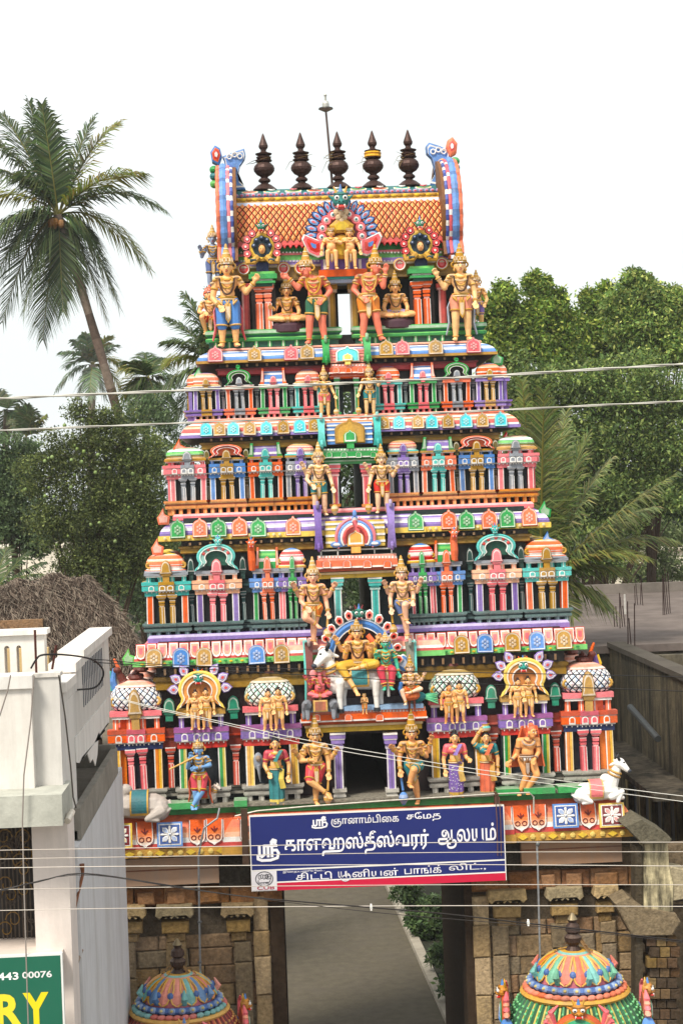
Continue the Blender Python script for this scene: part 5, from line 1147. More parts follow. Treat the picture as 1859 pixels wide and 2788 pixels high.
# ---- cattle
def bull(name, label, pos, s, pose, body=W_, flip=1, rz=0., cloth=None, group=None, parent=None):
    t = thing(name, label, 'statue', pos, rz, group); g = G(); f = flip; v = lambda x, y, z_: V3((x*f*s, y*s, z_*s))
    if pose == 'stand':
        g.cap(v(-.3, 0, .62), v(.35, .02, .6), .19*s, .2*s); g.ell(v(-.34, 0, .78), (.14*s, .11*s, .12*s), W_); g.cap(v(-.42, -.02, .66), v(-.55, -.06, .98), .16*s, .12*s); g.ell(v(-.45, -.02, .55), (.12*s, .1*s, .2*s), W_)
        for x, y in ((-.34, -.12), (-.26, .1), (.36, -.1), (.46, .12)):
            g.cap(v(x, y, .58), v(x-.01, y, .3), .1*s, .065*s); g.cap(v(x-.01, y, .3), v(x, y, .05), .06*s, .048*s)
        hd = V3((-.6, -.1, 1.12)); tail = [v(.54, 0, .68), v(.6, 0, .55), v(.6, 0, .25)]
    else:
        g.cap(v(.35, 0, .28), v(-.32, -.02, .32), .26*s, .24*s); g.ell(v(.42, -.03, .24), (.22*s, .24*s, .24*s), W_); g.ell(v(-.24, 0, .62), (.15*s, .12*s, .13*s), W_); g.cap(v(-.36, -.02, .42), v(-.52, -.06, .86), .19*s, .13*s); g.ell(v(-.42, -.06, .3), (.14*s, .16*s, .2*s), W_)
        g.cap(v(-.36, -.2, .18), v(-.62, -.2, .3), .1*s, .075*s); g.cap(v(-.62, -.2, .3), v(-.5, -.24, .06), .07*s, .055*s); g.cap(v(-.36, .15, .1), v(-.7, .15, .08), .08*s, .06*s)
        g.cap(v(.45, -.22, .2), v(.2, -.26, .08), .13*s, .07*s); g.cap(v(.2, -.26, .08), v(.4, -.28, .05), .06*s, .045*s)
        hd = V3((-.6, -.1, 1.02)); tail = [v(.62, 0, .4), v(.66, -.08, .25), v(.5, -.28, .14), v(.42, -.3, .2)]
    H = lambda x, y, z_: v(hd.x+x, hd.y+y, hd.z+z_)
    g.ell(H(0, 0, 0), (.15*s, .13*s, .14*s), W_); g.cap(H(-.04, -.04, -.02), H(-.17, -.12, -.16), .12*s, .075*s); g.cap(H(.08, .02, .02), H(.24, .0, -.04), .05*s, .03*s); g.cap(H(0, .1, .03), H(.1, .24, .04), .045*s, .03*s)
    g.tube(tail, [.03*s, .028*s, .03*s] if len(tail) == 3 else [.03*s]*4, W_, 8)
    soft('body', g, t, body, .016*s)
    for sx, y in ((.02, -.1), (.02, .1)):
        g2 = G(); g2.tube([H(sx, y, .1), H(sx+.06, y*1.5, .2), H(sx+.02, y*1.3, .27)], [.04*s, .03*s, .012*s], hx('23262c'), 8); ob('horn', g2, t)
    g2 = G(); g2.ell(H(-.09, -.13, .03), (.03*s, .02*s, .022*s), K_, 8, 5); g2.ell(H(-.14, .05, .0), (.02*s, .03*s, .022*s), K_, 8, 5); g2.ell(H(-.22, -.15, -.19), (.06*s, .06*s, .05*s), hx('3a3f4a'), 8, 6); ob('face_paint', g2, t)
    g2 = G(); g2.torus(v(hd.x+.1, hd.y+.05, hd.z-.22), .145*s, .03*s, GO, 16, 6, ax=(-.45*f, -.1, 1)); g2.torus(v(hd.x+.14, hd.y+.06, hd.z-.3), .165*s, .025*s, hx('b8862c'), 16, 6, ax=(-.45*f, -.1, 1)); ob('collar', g2, t)
    zc = .62 if pose == 'stand' else .32; rr = .212 if pose == 'stand' else .275
    g2 = G(); vs = []; n = 14
    for i in range(n):
        a = R(-35+150*i/(n-1)); 
        for x in (-.16, -.13, .17, .2): vs.append(tuple(v(x+.02, -math.cos(a)*rr*1.02*(1 if pose == 'stand' else 1), zc+math.sin(a)*rr*1.02)))
    cl = cloth or (GO, RD); cc = []; fs = []
    for i in range(n-1):
        for k in range(3): fs.append((i*4+k, i*4+k+1, (i+1)*4+k+1, (i+1)*4+k) if f > 0 else (i*4+k, (i+1)*4+k, (i+1)*4+k+1, i*4+k+1)); cc.append(cl[0] if k != 1 or i < 1 else cl[1])
    g2.add(vs, fs, cc); o = ob('saddle_cloth', g2, t); m_ = o.modifiers.new('thick', 'SOLIDIFY'); m_.thickness = .02*s; m_.offset = 1
    if pose == 'stand':
        for x, y in ((-.34, -.12), (-.25, .1), (.36, -.1), (.46, .12)): g2 = G(); g2.lathe([(.07*s, 0, hx('23262c')), (.062*s, .07*s, hx('23262c'))], 10, tuple(v(x, y, 0))); ob('hoof', g2, t)
    return t
p = at(1624, 2186, -.18); hh = Z(1638, 2062, -.18)-p.z
bull('bull_statue', 'white reclining bull statue with a red saddle cloth at the right cornice corner', p, hh/1.17, 'lie', flip=-1, cloth=(GO, hx('e05a5c')))
p = at(378, 2236, -.18)
bull('bull_statue', 'greyish white reclining bull statue with a teal saddle cloth at the left cornice corner', p, .78, 'lie', body=hx('b4aaa2'), cloth=(GO, hx('2f7078')))
p = at(560, 2198, -.06); bull('calf_statue', 'small white calf statue behind the flute player', p, .3, 'stand', body=hx('d8ccc0'), flip=-1)

# ---- the bull rider group over the porch
YG = -.12
base = Z(970, 1936, YG)
p = at(975, 1936, YG); S_ = .80
bull('bull_statue', 'large white standing bull statue carrying a four armed rider over the porch', p, S_, 'stand', cloth=(GO, TE))
q = at(975, 1822, YG-.0); h = (Z(973, 1708, YG)-q.z)/.56
human('rider_statue', 'golden four armed rider statue seated on the white bull under the blue arch', q-Vector((0, -.06, .05)), h, dict(hc=(0, -.02, .11), cc=(0, 0, .33), kl=(-.24, -.16, .1), al=(-.06, -.26, -.2), kr=(.22, -.2, .12), ar=(-.02, -.26, .08), fl=(.03, -.06, -.06), fr=(-.08, -.02, -.01), el=(-.17, 0, .2), wl=(-.15, -.1, .3), hdl=(0, 0, .06), er=(.17, 0, .2), wr=(.18, -.1, .3), hdr=(0, 0, .06), arms=[(0, (-.21, .03, .3), (-.27, -.03, .42), -1), (0, (.21, .03, .3), (.27, -.03, .42), 1)]), SK, cloth=hx('d8a838'), kind='dhoti', clen=.5, crown=.14, garland=hx('5a3018'), scarf=None)
q = at(1051, 1836, YG-.08); h = (Z(1051, 1743, YG)-q.z)/.56
human('goddess_statue', 'green faced goddess statue in a red sari sitting behind the bull rider', q, h, dict(hc=(0, 0, .1), cc=(0, 0, .32), kl=(-.1, -.16, .08), al=(-.04, -.2, -.2), kr=(.1, -.16, .08), ar=(.06, -.2, -.2), el=(-.17, -.02, .2), wl=(-.17, -.1, .28), hdl=(0, 0, .08), er=(.18, .0, .18), wr=(.2, -.05, .04)), hx('3fae8c'), cloth=hx('c83a4c'), kind='dhoti', clen=.75, crown=.14, bust=1)
q = at(993, 1944, YG-.2); h = Z(993, 1886, YG)-q.z
human('attendant_statue', 'tiny golden attendant statue standing between the legs of the bull', q, h, dict(el=(-.17, -.03, .6), wl=(-.04, -.12, .66), er=(.17, -.03, .6), wr=(.04, -.12, .66)), SK, cloth=hx('e8862c'), clen=.9, crown=.05)
# elephant headed figure on rats
q = at(871, 1900, YG-.08); h = .72
t = human('elephant_headed_statue', 'red elephant headed god statue seated on a grey mount left of the bull', q, h, dict(hc=(0, 0, .12), cc=(0, 0, .34), kl=(-.22, -.12, .1), al=(.05, -.2, .05), kr=(.22, -.12, .1), ar=(-.05, -.2, .05), fl=(.08, -.02, 0), fr=(-.08, -.02, 0), el=(-.2, -.02, .24), wl=(-.2, -.1, .34), er=(.2, -.02, .24), wr=(.2, -.1, .34), arms=[(0, (-.23, .03, .32), (-.29, -.03, .43), -1), (0, (.23, .03, .32), (.29, -.03, .43), 1)]), hx('e06a70'), cloth=RD, kind='shorts', clen=.6, belly=.05, crown=.16)
g = G(); v = lambda x, y, z_: V3((x, y, z_))*h
g.tube([v(0, -.07, .52), v(.01, -.13, .44), v(.02, -.16, .34), v(.06, -.17, .28), v(.1, -.15, .3)], [.045*h, .042*h, .036*h, .03*h, .022*h], hx('e06a70'), 9); ob('trunk', g, t)
for s in (-1, 1): g = G(); g.ell(v(s*.13, .01, .52), (.075*h, .02*h, .085*h), hx('e88a8c'), 12, 7); ob('ear', g, t)
for s in (-1, 1):
    g = G(); g.ell((s*.2, .02, -.12), (.09, .15, .1), hx('7c8088'), 10, 7); g.cap((s*.2, -.1, -.1), (s*.22, -.16, -.06), .07, .03, hx('7c8088')); g.cap((s*.2, -.08, -.15), (s*.2, -.12, -.3), .045, .03, hx('7c8088')); g.cap((s*.24, .05, -.15), (s*.26, .02, -.3), .05, .03, hx('7c8088')); ob('mount', g, t)
g = G(); g.plate([(-.11, -.02), (.11, -.02), (.11, -.2), (-.11, -.2)], -.1, .03, GO, [(.75, .01, hx('b0582c'))]); ob('seat_panel', g, t)
# peacock rider
q = at(1118, 1890, YG-.08); h = .74
t = human('peacock_rider_statue', 'pale crowned god statue riding a small green peacock right of the bull', q, h, dict(hc=(0, 0, .12), cc=(0, 0, .34), kl=(-.2, -.14, .1), al=(-.12, -.16, -.16), kr=(.2, -.14, .12), ar=(-.02, -.2, .06), fr=(-.08, -.02, 0), el=(-.19, -.02, .24), wl=(-.08, -.12, .26), er=(.19, -.02, .24), wr=(.08, -.12, .26), arms=[(0, (.24, .03, .28), (.28, -.03, .38), 1)]), hx('f2c8a8'), cloth=hx('d8602c'), kind='shorts', clen=.7, crown=.24)
g = G(); g.ell((0, 0, -.02), (.15, .14, .08), hx('d8703a'), 12, 7); g.ell((.12, .05, -.05), (.12, .1, .08), TE, 10, 7); g.tube([(-.12, -.05, 0), (-.17, -.1, .1), (-.15, -.12, .2)], [.05, .035, .03], BL, 8); ob('peacock_body', g, t)
g = G()
for i in range(6): g.tube([(.15, .05, -.05), (.28, .03+.02*i, -.1+.015*i), (.42, .0+.02*i, -.16+.03*i)], [.03, .045, .02], hx('3a9a70') if i % 2 else hx('5ab87c'), 7, flat=.4)
ob('peacock_tail', g, t)
for x in (-.03, .05): g = G(); g.cap((x, 0, -.08), (x, -.02, -.26), .02, .015, hx('7a3a24')); ob('peacock_leg', g, t)
# blue halo arch with flame petals
c = at(981, 1790, .02); rx, rz_ = X(1070, 1760, .02)-c.x, Z(981, 1688, .02)-c.z
t = thing('halo_arch', 'blue halo arch edged with red flame petals behind the bull rider', 'arch', c)
g = G(); o = arc(0, 0, rx, rz_, -8, 188, 30); i_ = arc(0, 0, rx*.82, rz_*.82, -8, 188, 30); g.band(o, i_, .04, .06, BL, dome=.02); g.band(arc(0, 0, rx*1.03, rz_*1.03, -8, 188, 30), o, .04, .075, lt(BL, .6)); g.band(i_, arc(0, 0, rx*.79, rz_*.79, -8, 188, 30), .04, .07, W_); ob('ring', g, t)
g = G(); g.plate(arc(0, 0, rx*.84, rz_*.84, -8, 188, 30), .08, .03, hx('3a1c1c')); ob('backing', g, t)
for i in range(13):
    a = R(-4+188*i/12)
    if abs(a-PI/2) < .2: continue
    g = G(); feathers(g, (0, 0, 0), rx*1.02, rx*1.3, math.degrees(a), math.degrees(a)+.01, 2, (W_, SA, RD, OR), .072, rz_/rx*1.02) ; ob('flame_petal', g, t)
ob('guardian_mask', kirti_mesh(.2, hx('1c7a68'), hx('8a2c34'), hx('8a2c34')), t, (0, -.02, rz_*1.02))
for s in (-1, 1): g = G(); g.plate(arc(s*(rx+.1), -.12, .14, .16, -70 if s > 0 else 110, 70 if s > 0 else 250, 10)+[(s*(rx-.08), -.12)], .06, .05, W_, [(.85, .01, BL), (.5, .01, lt(BL, .5))]); ob('fan_wing', g, t)
for s in (-1, 1):
    g = G(); g.tube([(s*.12, -.05, .36*rz_/.6), (s*.2, -.05, .25*rz_/.6), (s*.24, -.05, .0), (s*.2, -.04, -.15)], [.04, .045, .045, .04], [OR, YL, NV, OR, GD], 8); ob('garland', g, t)
# platform, barrel and side slabs behind the group
g = G(); pbox(g, 828, 1152, 1922, 1934, -.2, .4, hx('7ea0c4')); pbox(g, 836, 1145, 1898, 1922, .0, .2, hx('2a2026')); ob('porch_platform', g, TW)
g = G()
n = 9; xa, xb = X(856, 1800, .02), X(1112, 1790, .02); z0, z1 = Z(980, 1840, .02), Z(980, 1745, .02)
for i in range(n):
    t0, t1 = PI*.5*i/n, PI*.5*(i+1)/n
    g.add([(xa, .05+.4*(1-math.cos(t0)), z0+(z1-z0)*math.sin(t0)), (xb, .05+.4*(1-math.cos(t0)), z0+(z1-z0)*math.sin(t0)), (xb, .05+.4*(1-math.cos(t1)), z0+(z1-z0)*math.sin(t1)), (xa, .05+.4*(1-math.cos(t1)), z0+(z1-z0)*math.sin(t1))], [(0, 1, 2, 3)], [RD, PK, W_, RD, MR, RD, W_, MR, RD][i])
g.box(xa+.05, xb-.05, .12, .5, Z(980, 1930, .1), z0, hx('3a2226')); ob('porch_vault', g, TW)
for px, c in ((846, hx('7a3a34')), (1121, hx('8a8a7c'))): bracket(px, 1748, 1918, -.02, c, w=.1, out=.1); bracket(px+(-10 if px < 900 else 12), 1745, 1920, -.0, TQ, w=.05, out=.1)
# ================================================================== ground, gate base, neighbours
def slab(name, x0, x1, y0, y1, z, col, m):
    g = G(); g.add([(x0, y0, z), (x1, y0, z), (x1, y1, z), (x0, y1, z)], [(0, 1, 2, 3)], col); return struct(ob(name, g, m=m))
DUST = mat('dusty_ground', rough=.95, var=.3, vscale=1.5, bump=.4, bscale=12, dirt=.5, dscale=.8, dcol=(.06, .05, .035), spec=.1)
CEM = mat('cement_path', rough=.9, var=.22, vscale=4, bump=.25, bscale=30, dirt=.55, dscale=.9, dcol=(.1, .085, .07), spec=.15, dmin=.44)
slab('ground', -600, 600, -60, 1200, 0, hx('6e6352'), DUST)
slab('garden_bed', .8, 9, 6.2, 40, .006, hx('33342a'), DUST)
slab('street', -60, 60, -16, -3.2, .004, hx('5a5650'), CEM)
ka, kb = onz(1046, 2410), onz(1212, 2788); la = onz(640, 2410); lb = onz(660, 2788)
g = G(); d = (kb-ka).normalized(); k0 = ka-d*14; k1 = kb+d*9; g.add([(-2.6, k1.y, .008), (k1.x, k1.y, .008), (k0.x, k0.y, .008), (-4.6, k0.y, .008)], [(0, 1, 2, 3)], hx('5e5749')); struct(ob('path', g, m=CEM))
g = G(); n = Vector((-d.y, d.x, 0)); n = n if n.x > 0 else -n
vs = [k1, k1+n*.22, k0+n*.22, k0]; g.add([(v.x, v.y, .0) for v in vs]+[(v.x, v.y, .13) for v in vs], [(4, 5, 6, 7), (0, 1, 5, 4), (1, 2, 6, 5), (2, 3, 7, 6), (3, 0, 4, 7)], hx('a39a8a')); struct(ob('kerb', g, m=CEM))

GB = thing('stone_gate', 'weathered brown granite gateway base of stacked carved blocks under the painted tower', 'gateway', (0, 0, 0))
rs = random.Random(11)
SCOL = [hx('8a7052'), hx('92785a'), hx('866c50'), hx('947a56'), hx('84745c'), hx('8c6c4e')]
def block(x0, x1, z0, z1, y0, d, name='stone_block', c=None, par=None, jit=.012):
    c = c or rs.choice(SCOL); g = G(); j = lambda: rs.uniform(-jit, jit); b = .006
    a = [(x0+b+j(), z0+b+j()*.5), (x1-b+j(), z0+b+j()*.5), (x1-b+j(), z1-b+j()*.5), (x0+b+j(), z1-b+j()*.5)]; f = y0+rs.uniform(-.015, .015)
    vs = [(x, y0+d, z) for x, z in a]+[(x, f+.02, z) for x, z in a]+[(x+(.025 if i in (0, 3) else -.025), f, z+(.02 if i < 2 else -.02)) for i, (x, z) in enumerate(a)]
    g.add(vs, [(0, 1, 5, 4), (1, 2, 6, 5), (2, 3, 7, 6), (3, 0, 4, 7), (4, 5, 9, 8), (5, 6, 10, 9), (6, 7, 11, 10), (7, 4, 8, 11), (8, 9, 10, 11), (3, 2, 1, 0)], c)
    return ob(name, g, par or GB, m=STONE)
YW = .28
OL, OR_ = X(776, 2600, YW), X(1286, 2600, YW); XLW, XRW = -4.1, 4.15; ZC = Z(480, 2332, -.25)
zrow = [Z(480, y, YW) for y in (2412, 2466, 2508, 2548)]
for sgn, x0, x1 in ((-1, XLW, OL), (1, OR_, XRW)):
    z = 0.0; r_ = 0
    while z < zrow[3]-.05:                                     # coursed wall
        h = min(rs.uniform(.26, .42), zrow[3]-z); h = zrow[3]-z if zrow[3]-z-h < .15 else h
        x = x0
        while x < x1-.02:
            w_ = min(rs.uniform(.35, .85), x1-x); w_ = x1-x if x1-x-w_ < .2 else w_
            if z+h > 1.6: block(x, x+w_, z, z+h, YW, .3)
            x += w_
        z += h
    g = G(); g.box(x0, x1, YW+.06, YW+4.8, 0, ZC-.02, hx('5a4e3e')); ob('wall_core', g, GB, m=STONE)
    x = x0
    while x < x1-.05:                                          # carved frieze course
        w_ = min(rs.uniform(.3, .6), x1-x); block(x, x+w_, zrow[1]+.01, zrow[0], YW-.08, .2, 'frieze_block', c=rs.choice([hx('8a5c38'), hx('7c5232'), hx('9a6c42')]))
        if rs.random() < .8: block(x+.05, x+w_*.7, zrow[1]+.05, zrow[0]-.05, YW-.14, .1, 'carved_boss', c=hx('9c7048'), jit=.02)
        x += w_
    # beige plastered beam
def beam(pa, pb, y0, y1):
    g = G(); pbox(g, pa, pb, y0, y1, YW-.26, .3, hx('b99376')); o = ob('plaster_beam', g, GB, m=LIME)
    g = G(); pbox(g, pa, pb, y0+(y1-y0)*.42, y0+(y1-y0)*.46, YW-.275, .05, hx('8a5c46')); ob('beam_moulding', g, GB, m=LIME)
beam(306, 596, 2336, 2410); beam(1418, 1692, 2276, 2352)
g = G(); pbox(g, 596, 680, 2336, 2412, YW-.1, .3, hx('4a443a')); pbox(g, 1372, 1418, 2276, 2356, YW-.1, .3, hx('4a443a')); g.box(OL-.1, OR_+.1, YW, YW+.5, 4.5, ZC+.1, hx('4a3c2e')); ob('lintel_stone', g, GB, m=STONE)
def scallop(x0, x1, z0, z1, y, c):
    g = G(); n = max(4, int((x1-x0)/.09)); o = [(x0, z1), (x1, z1), (x1+.02, z0+.05)]
    for i in range(n*2+1): o.append((x1+.02-(x1-x0+.04)*i/(n*2), z0+(.05 if i % 2 == 0 else 0)))
    o.append((x0-.02, z0+.05)); g.plate(o, y+.25, .25, c, [(.93, .02, c)], side=c); return ob('scalloped_eave', g, GB, m=STONE)
for a, b in ((312, 394), (426, 524), (604, 690), (1330, 1432), (1490, 1586), (1620, 1684)):
    dy = -50*(((a+b)/2-480)/1060) if a > 1000 else -.02*(a-400); Y = YW-.22
    q = [Z((a+b)/2, y+dy, Y) for y in (2466, 2502, 2512, 2546, 2572)]
    scallop(X(a, 2480, Y), X(b, 2480, Y), q[1], q[0], Y, rs.choice([hx('a89878'), hx('9c8560'), hx('b89c6c')]))
    c = (a+b)/2; wv = X(b, 2480, Y)-X(a, 2480, Y); xc = X(c, 2480, Y); hw = wv*.38
    block(xc-hw, xc+hw, q[3], q[2]-.0, YW-.16, .2, 'bracket_stone', c=hx('a48654')); block(xc-hw*.7, xc+hw*.7, q[4], q[3], YW-.1, .2, 'bracket_stone', c=hx('8a7048'))
for a, b in ((322, 372), (452, 510), (640, 688), (694, 738), (1292, 1338), (1342, 1388), (1504, 1560), (1640, 1682)):          # pilasters of stacked stones
    z1 = Z((a+b)/2, 2546+(-50*(((a+b)/2-480)/1060) if a > 1000 else 0), YW-.1)-.1; xa, xb = X(a, 2650, YW-.1), X(b, 2650, YW-.1); z = z1
    if 690 < a < 700 or a in (1292,): z = Z((a+b)/2, 2440, YW-.1)
    while z > 1.4: h = rs.uniform(.3, .75); block(xa, xb, z-h, z, YW-.1, .2, 'pilaster_stone', c=rs.choice([hx('b09670'), hx('a88e68'), hx('bca27a')] if a in (694, 1292) else [hx('8e795a'), hx('86745a'), hx('988264'), hx('7e6e56')])); z -= h
for a, b in ((740, 776), (1268, 1291)):                        # dark timber jambs of the great doorway
    g = G(); xa, xb = X(a, 2600, YW-.02), X(b, 2600, YW-.02); g.box(xa, xb, YW-.04, YW+.5, 0, Z((a+b)/2, 2440 if a < 1000 else 2400, YW), hx('44362a')); ob('door_jamb', g, GB, m=BARK)
g = G(); xa = X(790, 2600, YW); g.box(OL-.001, OL+.02, YW+.3, 4.9, 0, 4.5, hx('2a2018')); ob('passage_side', g, GB, m=STONE); g = G(); g.box(OR_-.03, OR_+.0, YW+.5, YW+4.9, 0, 4.5, hx('4a3a2a')); ob('passage_side', g, GB, m=BARK)

# ---- name board over the gate
def txt(body, par, x0, x1, z0, z1, y, col, bold=0., name='lettering', sx=None):
    cu = bpy.data.curves.new('t', 'FONT'); cu.body = body; cu.offset = bold; cu.resolution_u = 3; o = bpy.data.objects.new('t', cu); COL.objects.link(o)
    bpy.context.view_layer.update(); me = bpy.data.meshes.new_from_object(o.evaluated_get(bpy.context.evaluated_depsgraph_get())); bpy.data.objects.remove(o)
    n = len(me.vertices); co_ = np.zeros(n*3, dtype=np.float32); me.vertices.foreach_get('co', co_); co_ = co_.reshape(-1, 3)
    lo, hi = co_.min(0), co_.max(0); s = (x1-x0)/(hi[0]-lo[0]); t = (z1-z0)/(hi[1]-lo[1])
    out_ = np.stack([x0+(co_[:, 0]-lo[0])*s, np.full(n, y), z0+(co_[:, 1]-lo[1])*t], 1).astype(np.float32); me.vertices.foreach_set('co', out_.ravel())
    me.materials.clear(); a = me.attributes.new('Col', 'FLOAT_COLOR', 'CORNER'); k = len(me.loops); a.data.foreach_set('color', np.tile(np.array([*col, 1], dtype=np.float32), k)); me.update()
    return ob(name, me, par, m=SIGNM)
SB = at(1025, 2420, -.55); corners = [at(px, py, -.55) for px, py in ((677, 2222), (1371, 2190), (1378, 2394), (686, 2430))]
x0, x1 = (corners[0].x+corners[3].x)/2, (corners[1].x+corners[2].x)/2; z0, z1 = (corners[2].z+corners[3].z)/2, (corners[0].z+corners[1].z)/2
sg = thing('name_board', 'wide blue temple name board with white Tamil lettering hung across the gate', 'sign', (x0, -.55, z0)); Wd, Hd = x1-x0, z1-z0
BLU = hx('1b2870')
g = G(); g.box(0, Wd, 0, .06, 0, Hd, hx('c9c2ae')); ob('board', g, sg, m=SIGNM)
def sheet(nm, u0, u1, v0, v1, y, c): g = G(); g.add([(u0*Wd, y, v0*Hd), (u1*Wd, y, v0*Hd), (u1*Wd, y, v1*Hd), (u0*Wd, y, v1*Hd)], [(0, 1, 2, 3)], c); return ob(nm, g, sg, m=SIGNM)
sheet('white_margin', .0, 1, 0, 1, -.002, W_); sheet('blue_field', .004, .996, .012, .982, -.004, BLU); sheet('red_band', .1, .997, .0, .1, -.006, hx('d0103e'))
sheet('rule', .0, 1, .262, .282, -.006, W_); sheet('rule', .1, .997, .1, .118, -.008, W_); sheet('logo_field', .002, .1, .012, .262, -.01, hx('e6e2e6'))
def sx_(px): return (X(px, 2310, -.55)-x0)
WH = hx('eceaf0')
# word boxes measured on the board: (u0,u1) along, (v0,v1) up, in board shares
U = lambda u: u*Wd
def word(s, u0, u1, v0, v1, b=.0): txt(s, sg, U(u0), U(u1), v0*Hd, v1*Hd, -.0125, WH, b)
def strokes(par, pts_list, r, y=-.0125, nm='lettering', col=None):
    g = G()
    for pts in pts_list:
        for (a, b) in zip(pts[:-1], pts[1:]):
            dx, dz = b[0]-a[0], b[1]-a[1]; l = math.hypot(dx, dz) or 1; nx, nz = -dz/l*r, dx/l*r; ex, ez = dx/l*r*.6, dz/l*r*.6
            yy = y-random.uniform(0, .002)
            g.add([(a[0]+nx-ex, yy, a[1]+nz-ez), (a[0]-nx-ex, yy, a[1]-nz-ez), (b[0]-nx+ex, yy, b[1]-nz+ez), (b[0]+nx+ex, yy, b[1]+nz+ez)], [(0, 1, 2, 3)], col or WH)
    return ob(nm, g, par, m=SIGNM)
def curve(c, rx, rz, a0, a1, n=10): return [(c[0]+rx*math.cos(R(a0+(a1-a0)*i/n)), c[1]+rz*math.sin(R(a0+(a1-a0)*i/n))) for i in range(n+1)]
def shri(u0, u1, v0, v1, r):                       # the sri ligature drawn in strokes
    T = lambda p: [(U(u0)+(U(u1)-U(u0))*x, (v0+(v1-v0)*y)*Hd) for x, y in p]
    L_ = [[(.1, .72), (.1, .3), (.2, .2), (.32, .3), (.32, .72), (.5, .72), (.5, .2)], [(.5, .72), (.9, .72)], [(.68, .72), (.68, .2)], [(.68, .5), (.9, .5), (.98, .35), (.92, .12), (.6, .02), (.2, .02), (.02, .1), (.02, .25)], [(.68, .72), (.66, .9), (.74, 1.0), (.86, .96), (.84, .86), (.76, .88)]]
    strokes(sg, [T(p) for p in L_], r)
shri(.245, .305, .80, .945, .012); word('ஞானாம்பிைக', .32, .585, .80, .95, .012); word('சேமத', .615, .75, .83, .955, .012)
shri(.028, .112, .40, .67, .021); word('காளஹஸ்தீஸ்வரர்', .135, .70, .43, .735, .018); word('ஆலயம்', .735, .965, .45, .775, .018)
word('இைறபணியில்...', .125, .29, .222, .255, .01)
word('சிட்டி', .175, .315, .125, .225, .006); word('ய', .34, .37, .135, .215, .006); strokes(sg, [[(U(.372), .215*Hd), (U(.372), .135*Hd)], curve((U(.368), .14*Hd), .075, .06, 60, -160), curve((U(.372), .14*Hd), .06, .03, 0, 180)], .008)
word('னியன்', .395, .575, .13, .235, .006); word('பாங்க்', .60, .745, .14, .245, .006); word('லிட்.,', .775, .92, .15, .255, .006)
lc = (U(.051), .162*Hd); strokes(sg, [curve(lc, .13, .108, 0, 360, 28)], .006, nm='logo', col=hx('3a3a44'))
for i in range(4): strokes(sg, [curve((lc[0]-.07+i*.035, lc[1]+.03+.008*(i % 2)), .016, .034, 0, 360, 10)], .004, nm='logo', col=hx('3a3a44'))
strokes(sg, [curve((lc[0]+.06, lc[1]+.03), .045, .035, 0, 360, 12), [(lc[0]+.03, lc[1]+.03), (lc[0]+.09, lc[1]+.03)], [(lc[0]+.06, lc[1]+.01), (lc[0]+.06, lc[1]+.06)], [(lc[0]-.09, lc[1]-.02), (lc[0]-.09, lc[1]-.06), (lc[0]+.08, lc[1]-.05), (lc[0]+.1, lc[1])]], .005, nm='logo', col=hx('3a3a44'))
txt('CUB', sg, lc[0]-.07, lc[0]+.07, lc[1]-.082, lc[1]-.05, -.0128, hx('3a3a44'), .01, 'logo'); txt('CUB', sg, U(.022), U(.09), .02*Hd, .068*Hd, -.0128, hx('b0103c'), .02, 'logo')
for px in (1352, 1362): 
    g = G(); g.tube([at(px-4, 2170, -.58), at(px, 2230, -.62), at(px+2, 2330, -.59)], .008, hx('6a4a40')); o = ob('tie_wire', g, None, m=WIREM); o.parent = sg; o.matrix_parent_inverse = Matrix.Translation((-x0, .55, -z0))
g = G(); g.box(-.12, -.02, .01, .1, .4, Hd+.1, hx('5a4436')); ob('hanger', g, sg, m=METAL); g = G(); g.box(Wd*.97, Wd*.97+.05, .06, .3, .1, Hd+.15, hx('5a4436')); ob('hanger', g, sg, m=METAL)

# ---- conduits down the gate front
t = thing('conduit_pipe', 'thin grey conduit pipe with a bent top running down the gate left of the board', 'pipe', at(543, 2640, -.5)); o0 = t.location.copy()
g = G(); g.tube([tuple(at(px, py, Y)-o0) for px, py, Y in ((598, 2200, -.45), (592, 2228, -.5), (556, 2254, -.52), (548, 2290, -.52), (541, 2335, -.5), (543, 2500, -.5), (546, 2650, -.5), (548, 2788, -.5))], .016, hx('8d8f92'), 8); ob('pipe', g, t, m=METAL)
for py in (2510, 2620): g = G(); g.box(-.03, .03, -.025, .03, -.012, .012, hx('6a6c6e')); ob('clamp', g, t, tuple(at(544, py, -.5)-o0), m=METAL)
t = thing('conduit_pipe', 'thin straight grey conduit pipe running down the gate right of the board', 'pipe', at(1470, 2620, -.5)); o0 = t.location.copy()
g = G(); g.tube([tuple(at(px, py, -.5)-o0) for px, py in ((1461, 2300), (1464, 2400), (1468, 2560), (1472, 2700), (1474, 2788))], .016, hx('9a9c9e'), 8); ob('pipe', g, t, m=METAL); g = G(); g.ell((0, 0, 0), (.035, .03, .045), hx('7a7c7a'), 8, 6); ob('cap', g, t, tuple(at(1463, 2298, -.5)-o0), m=METAL)

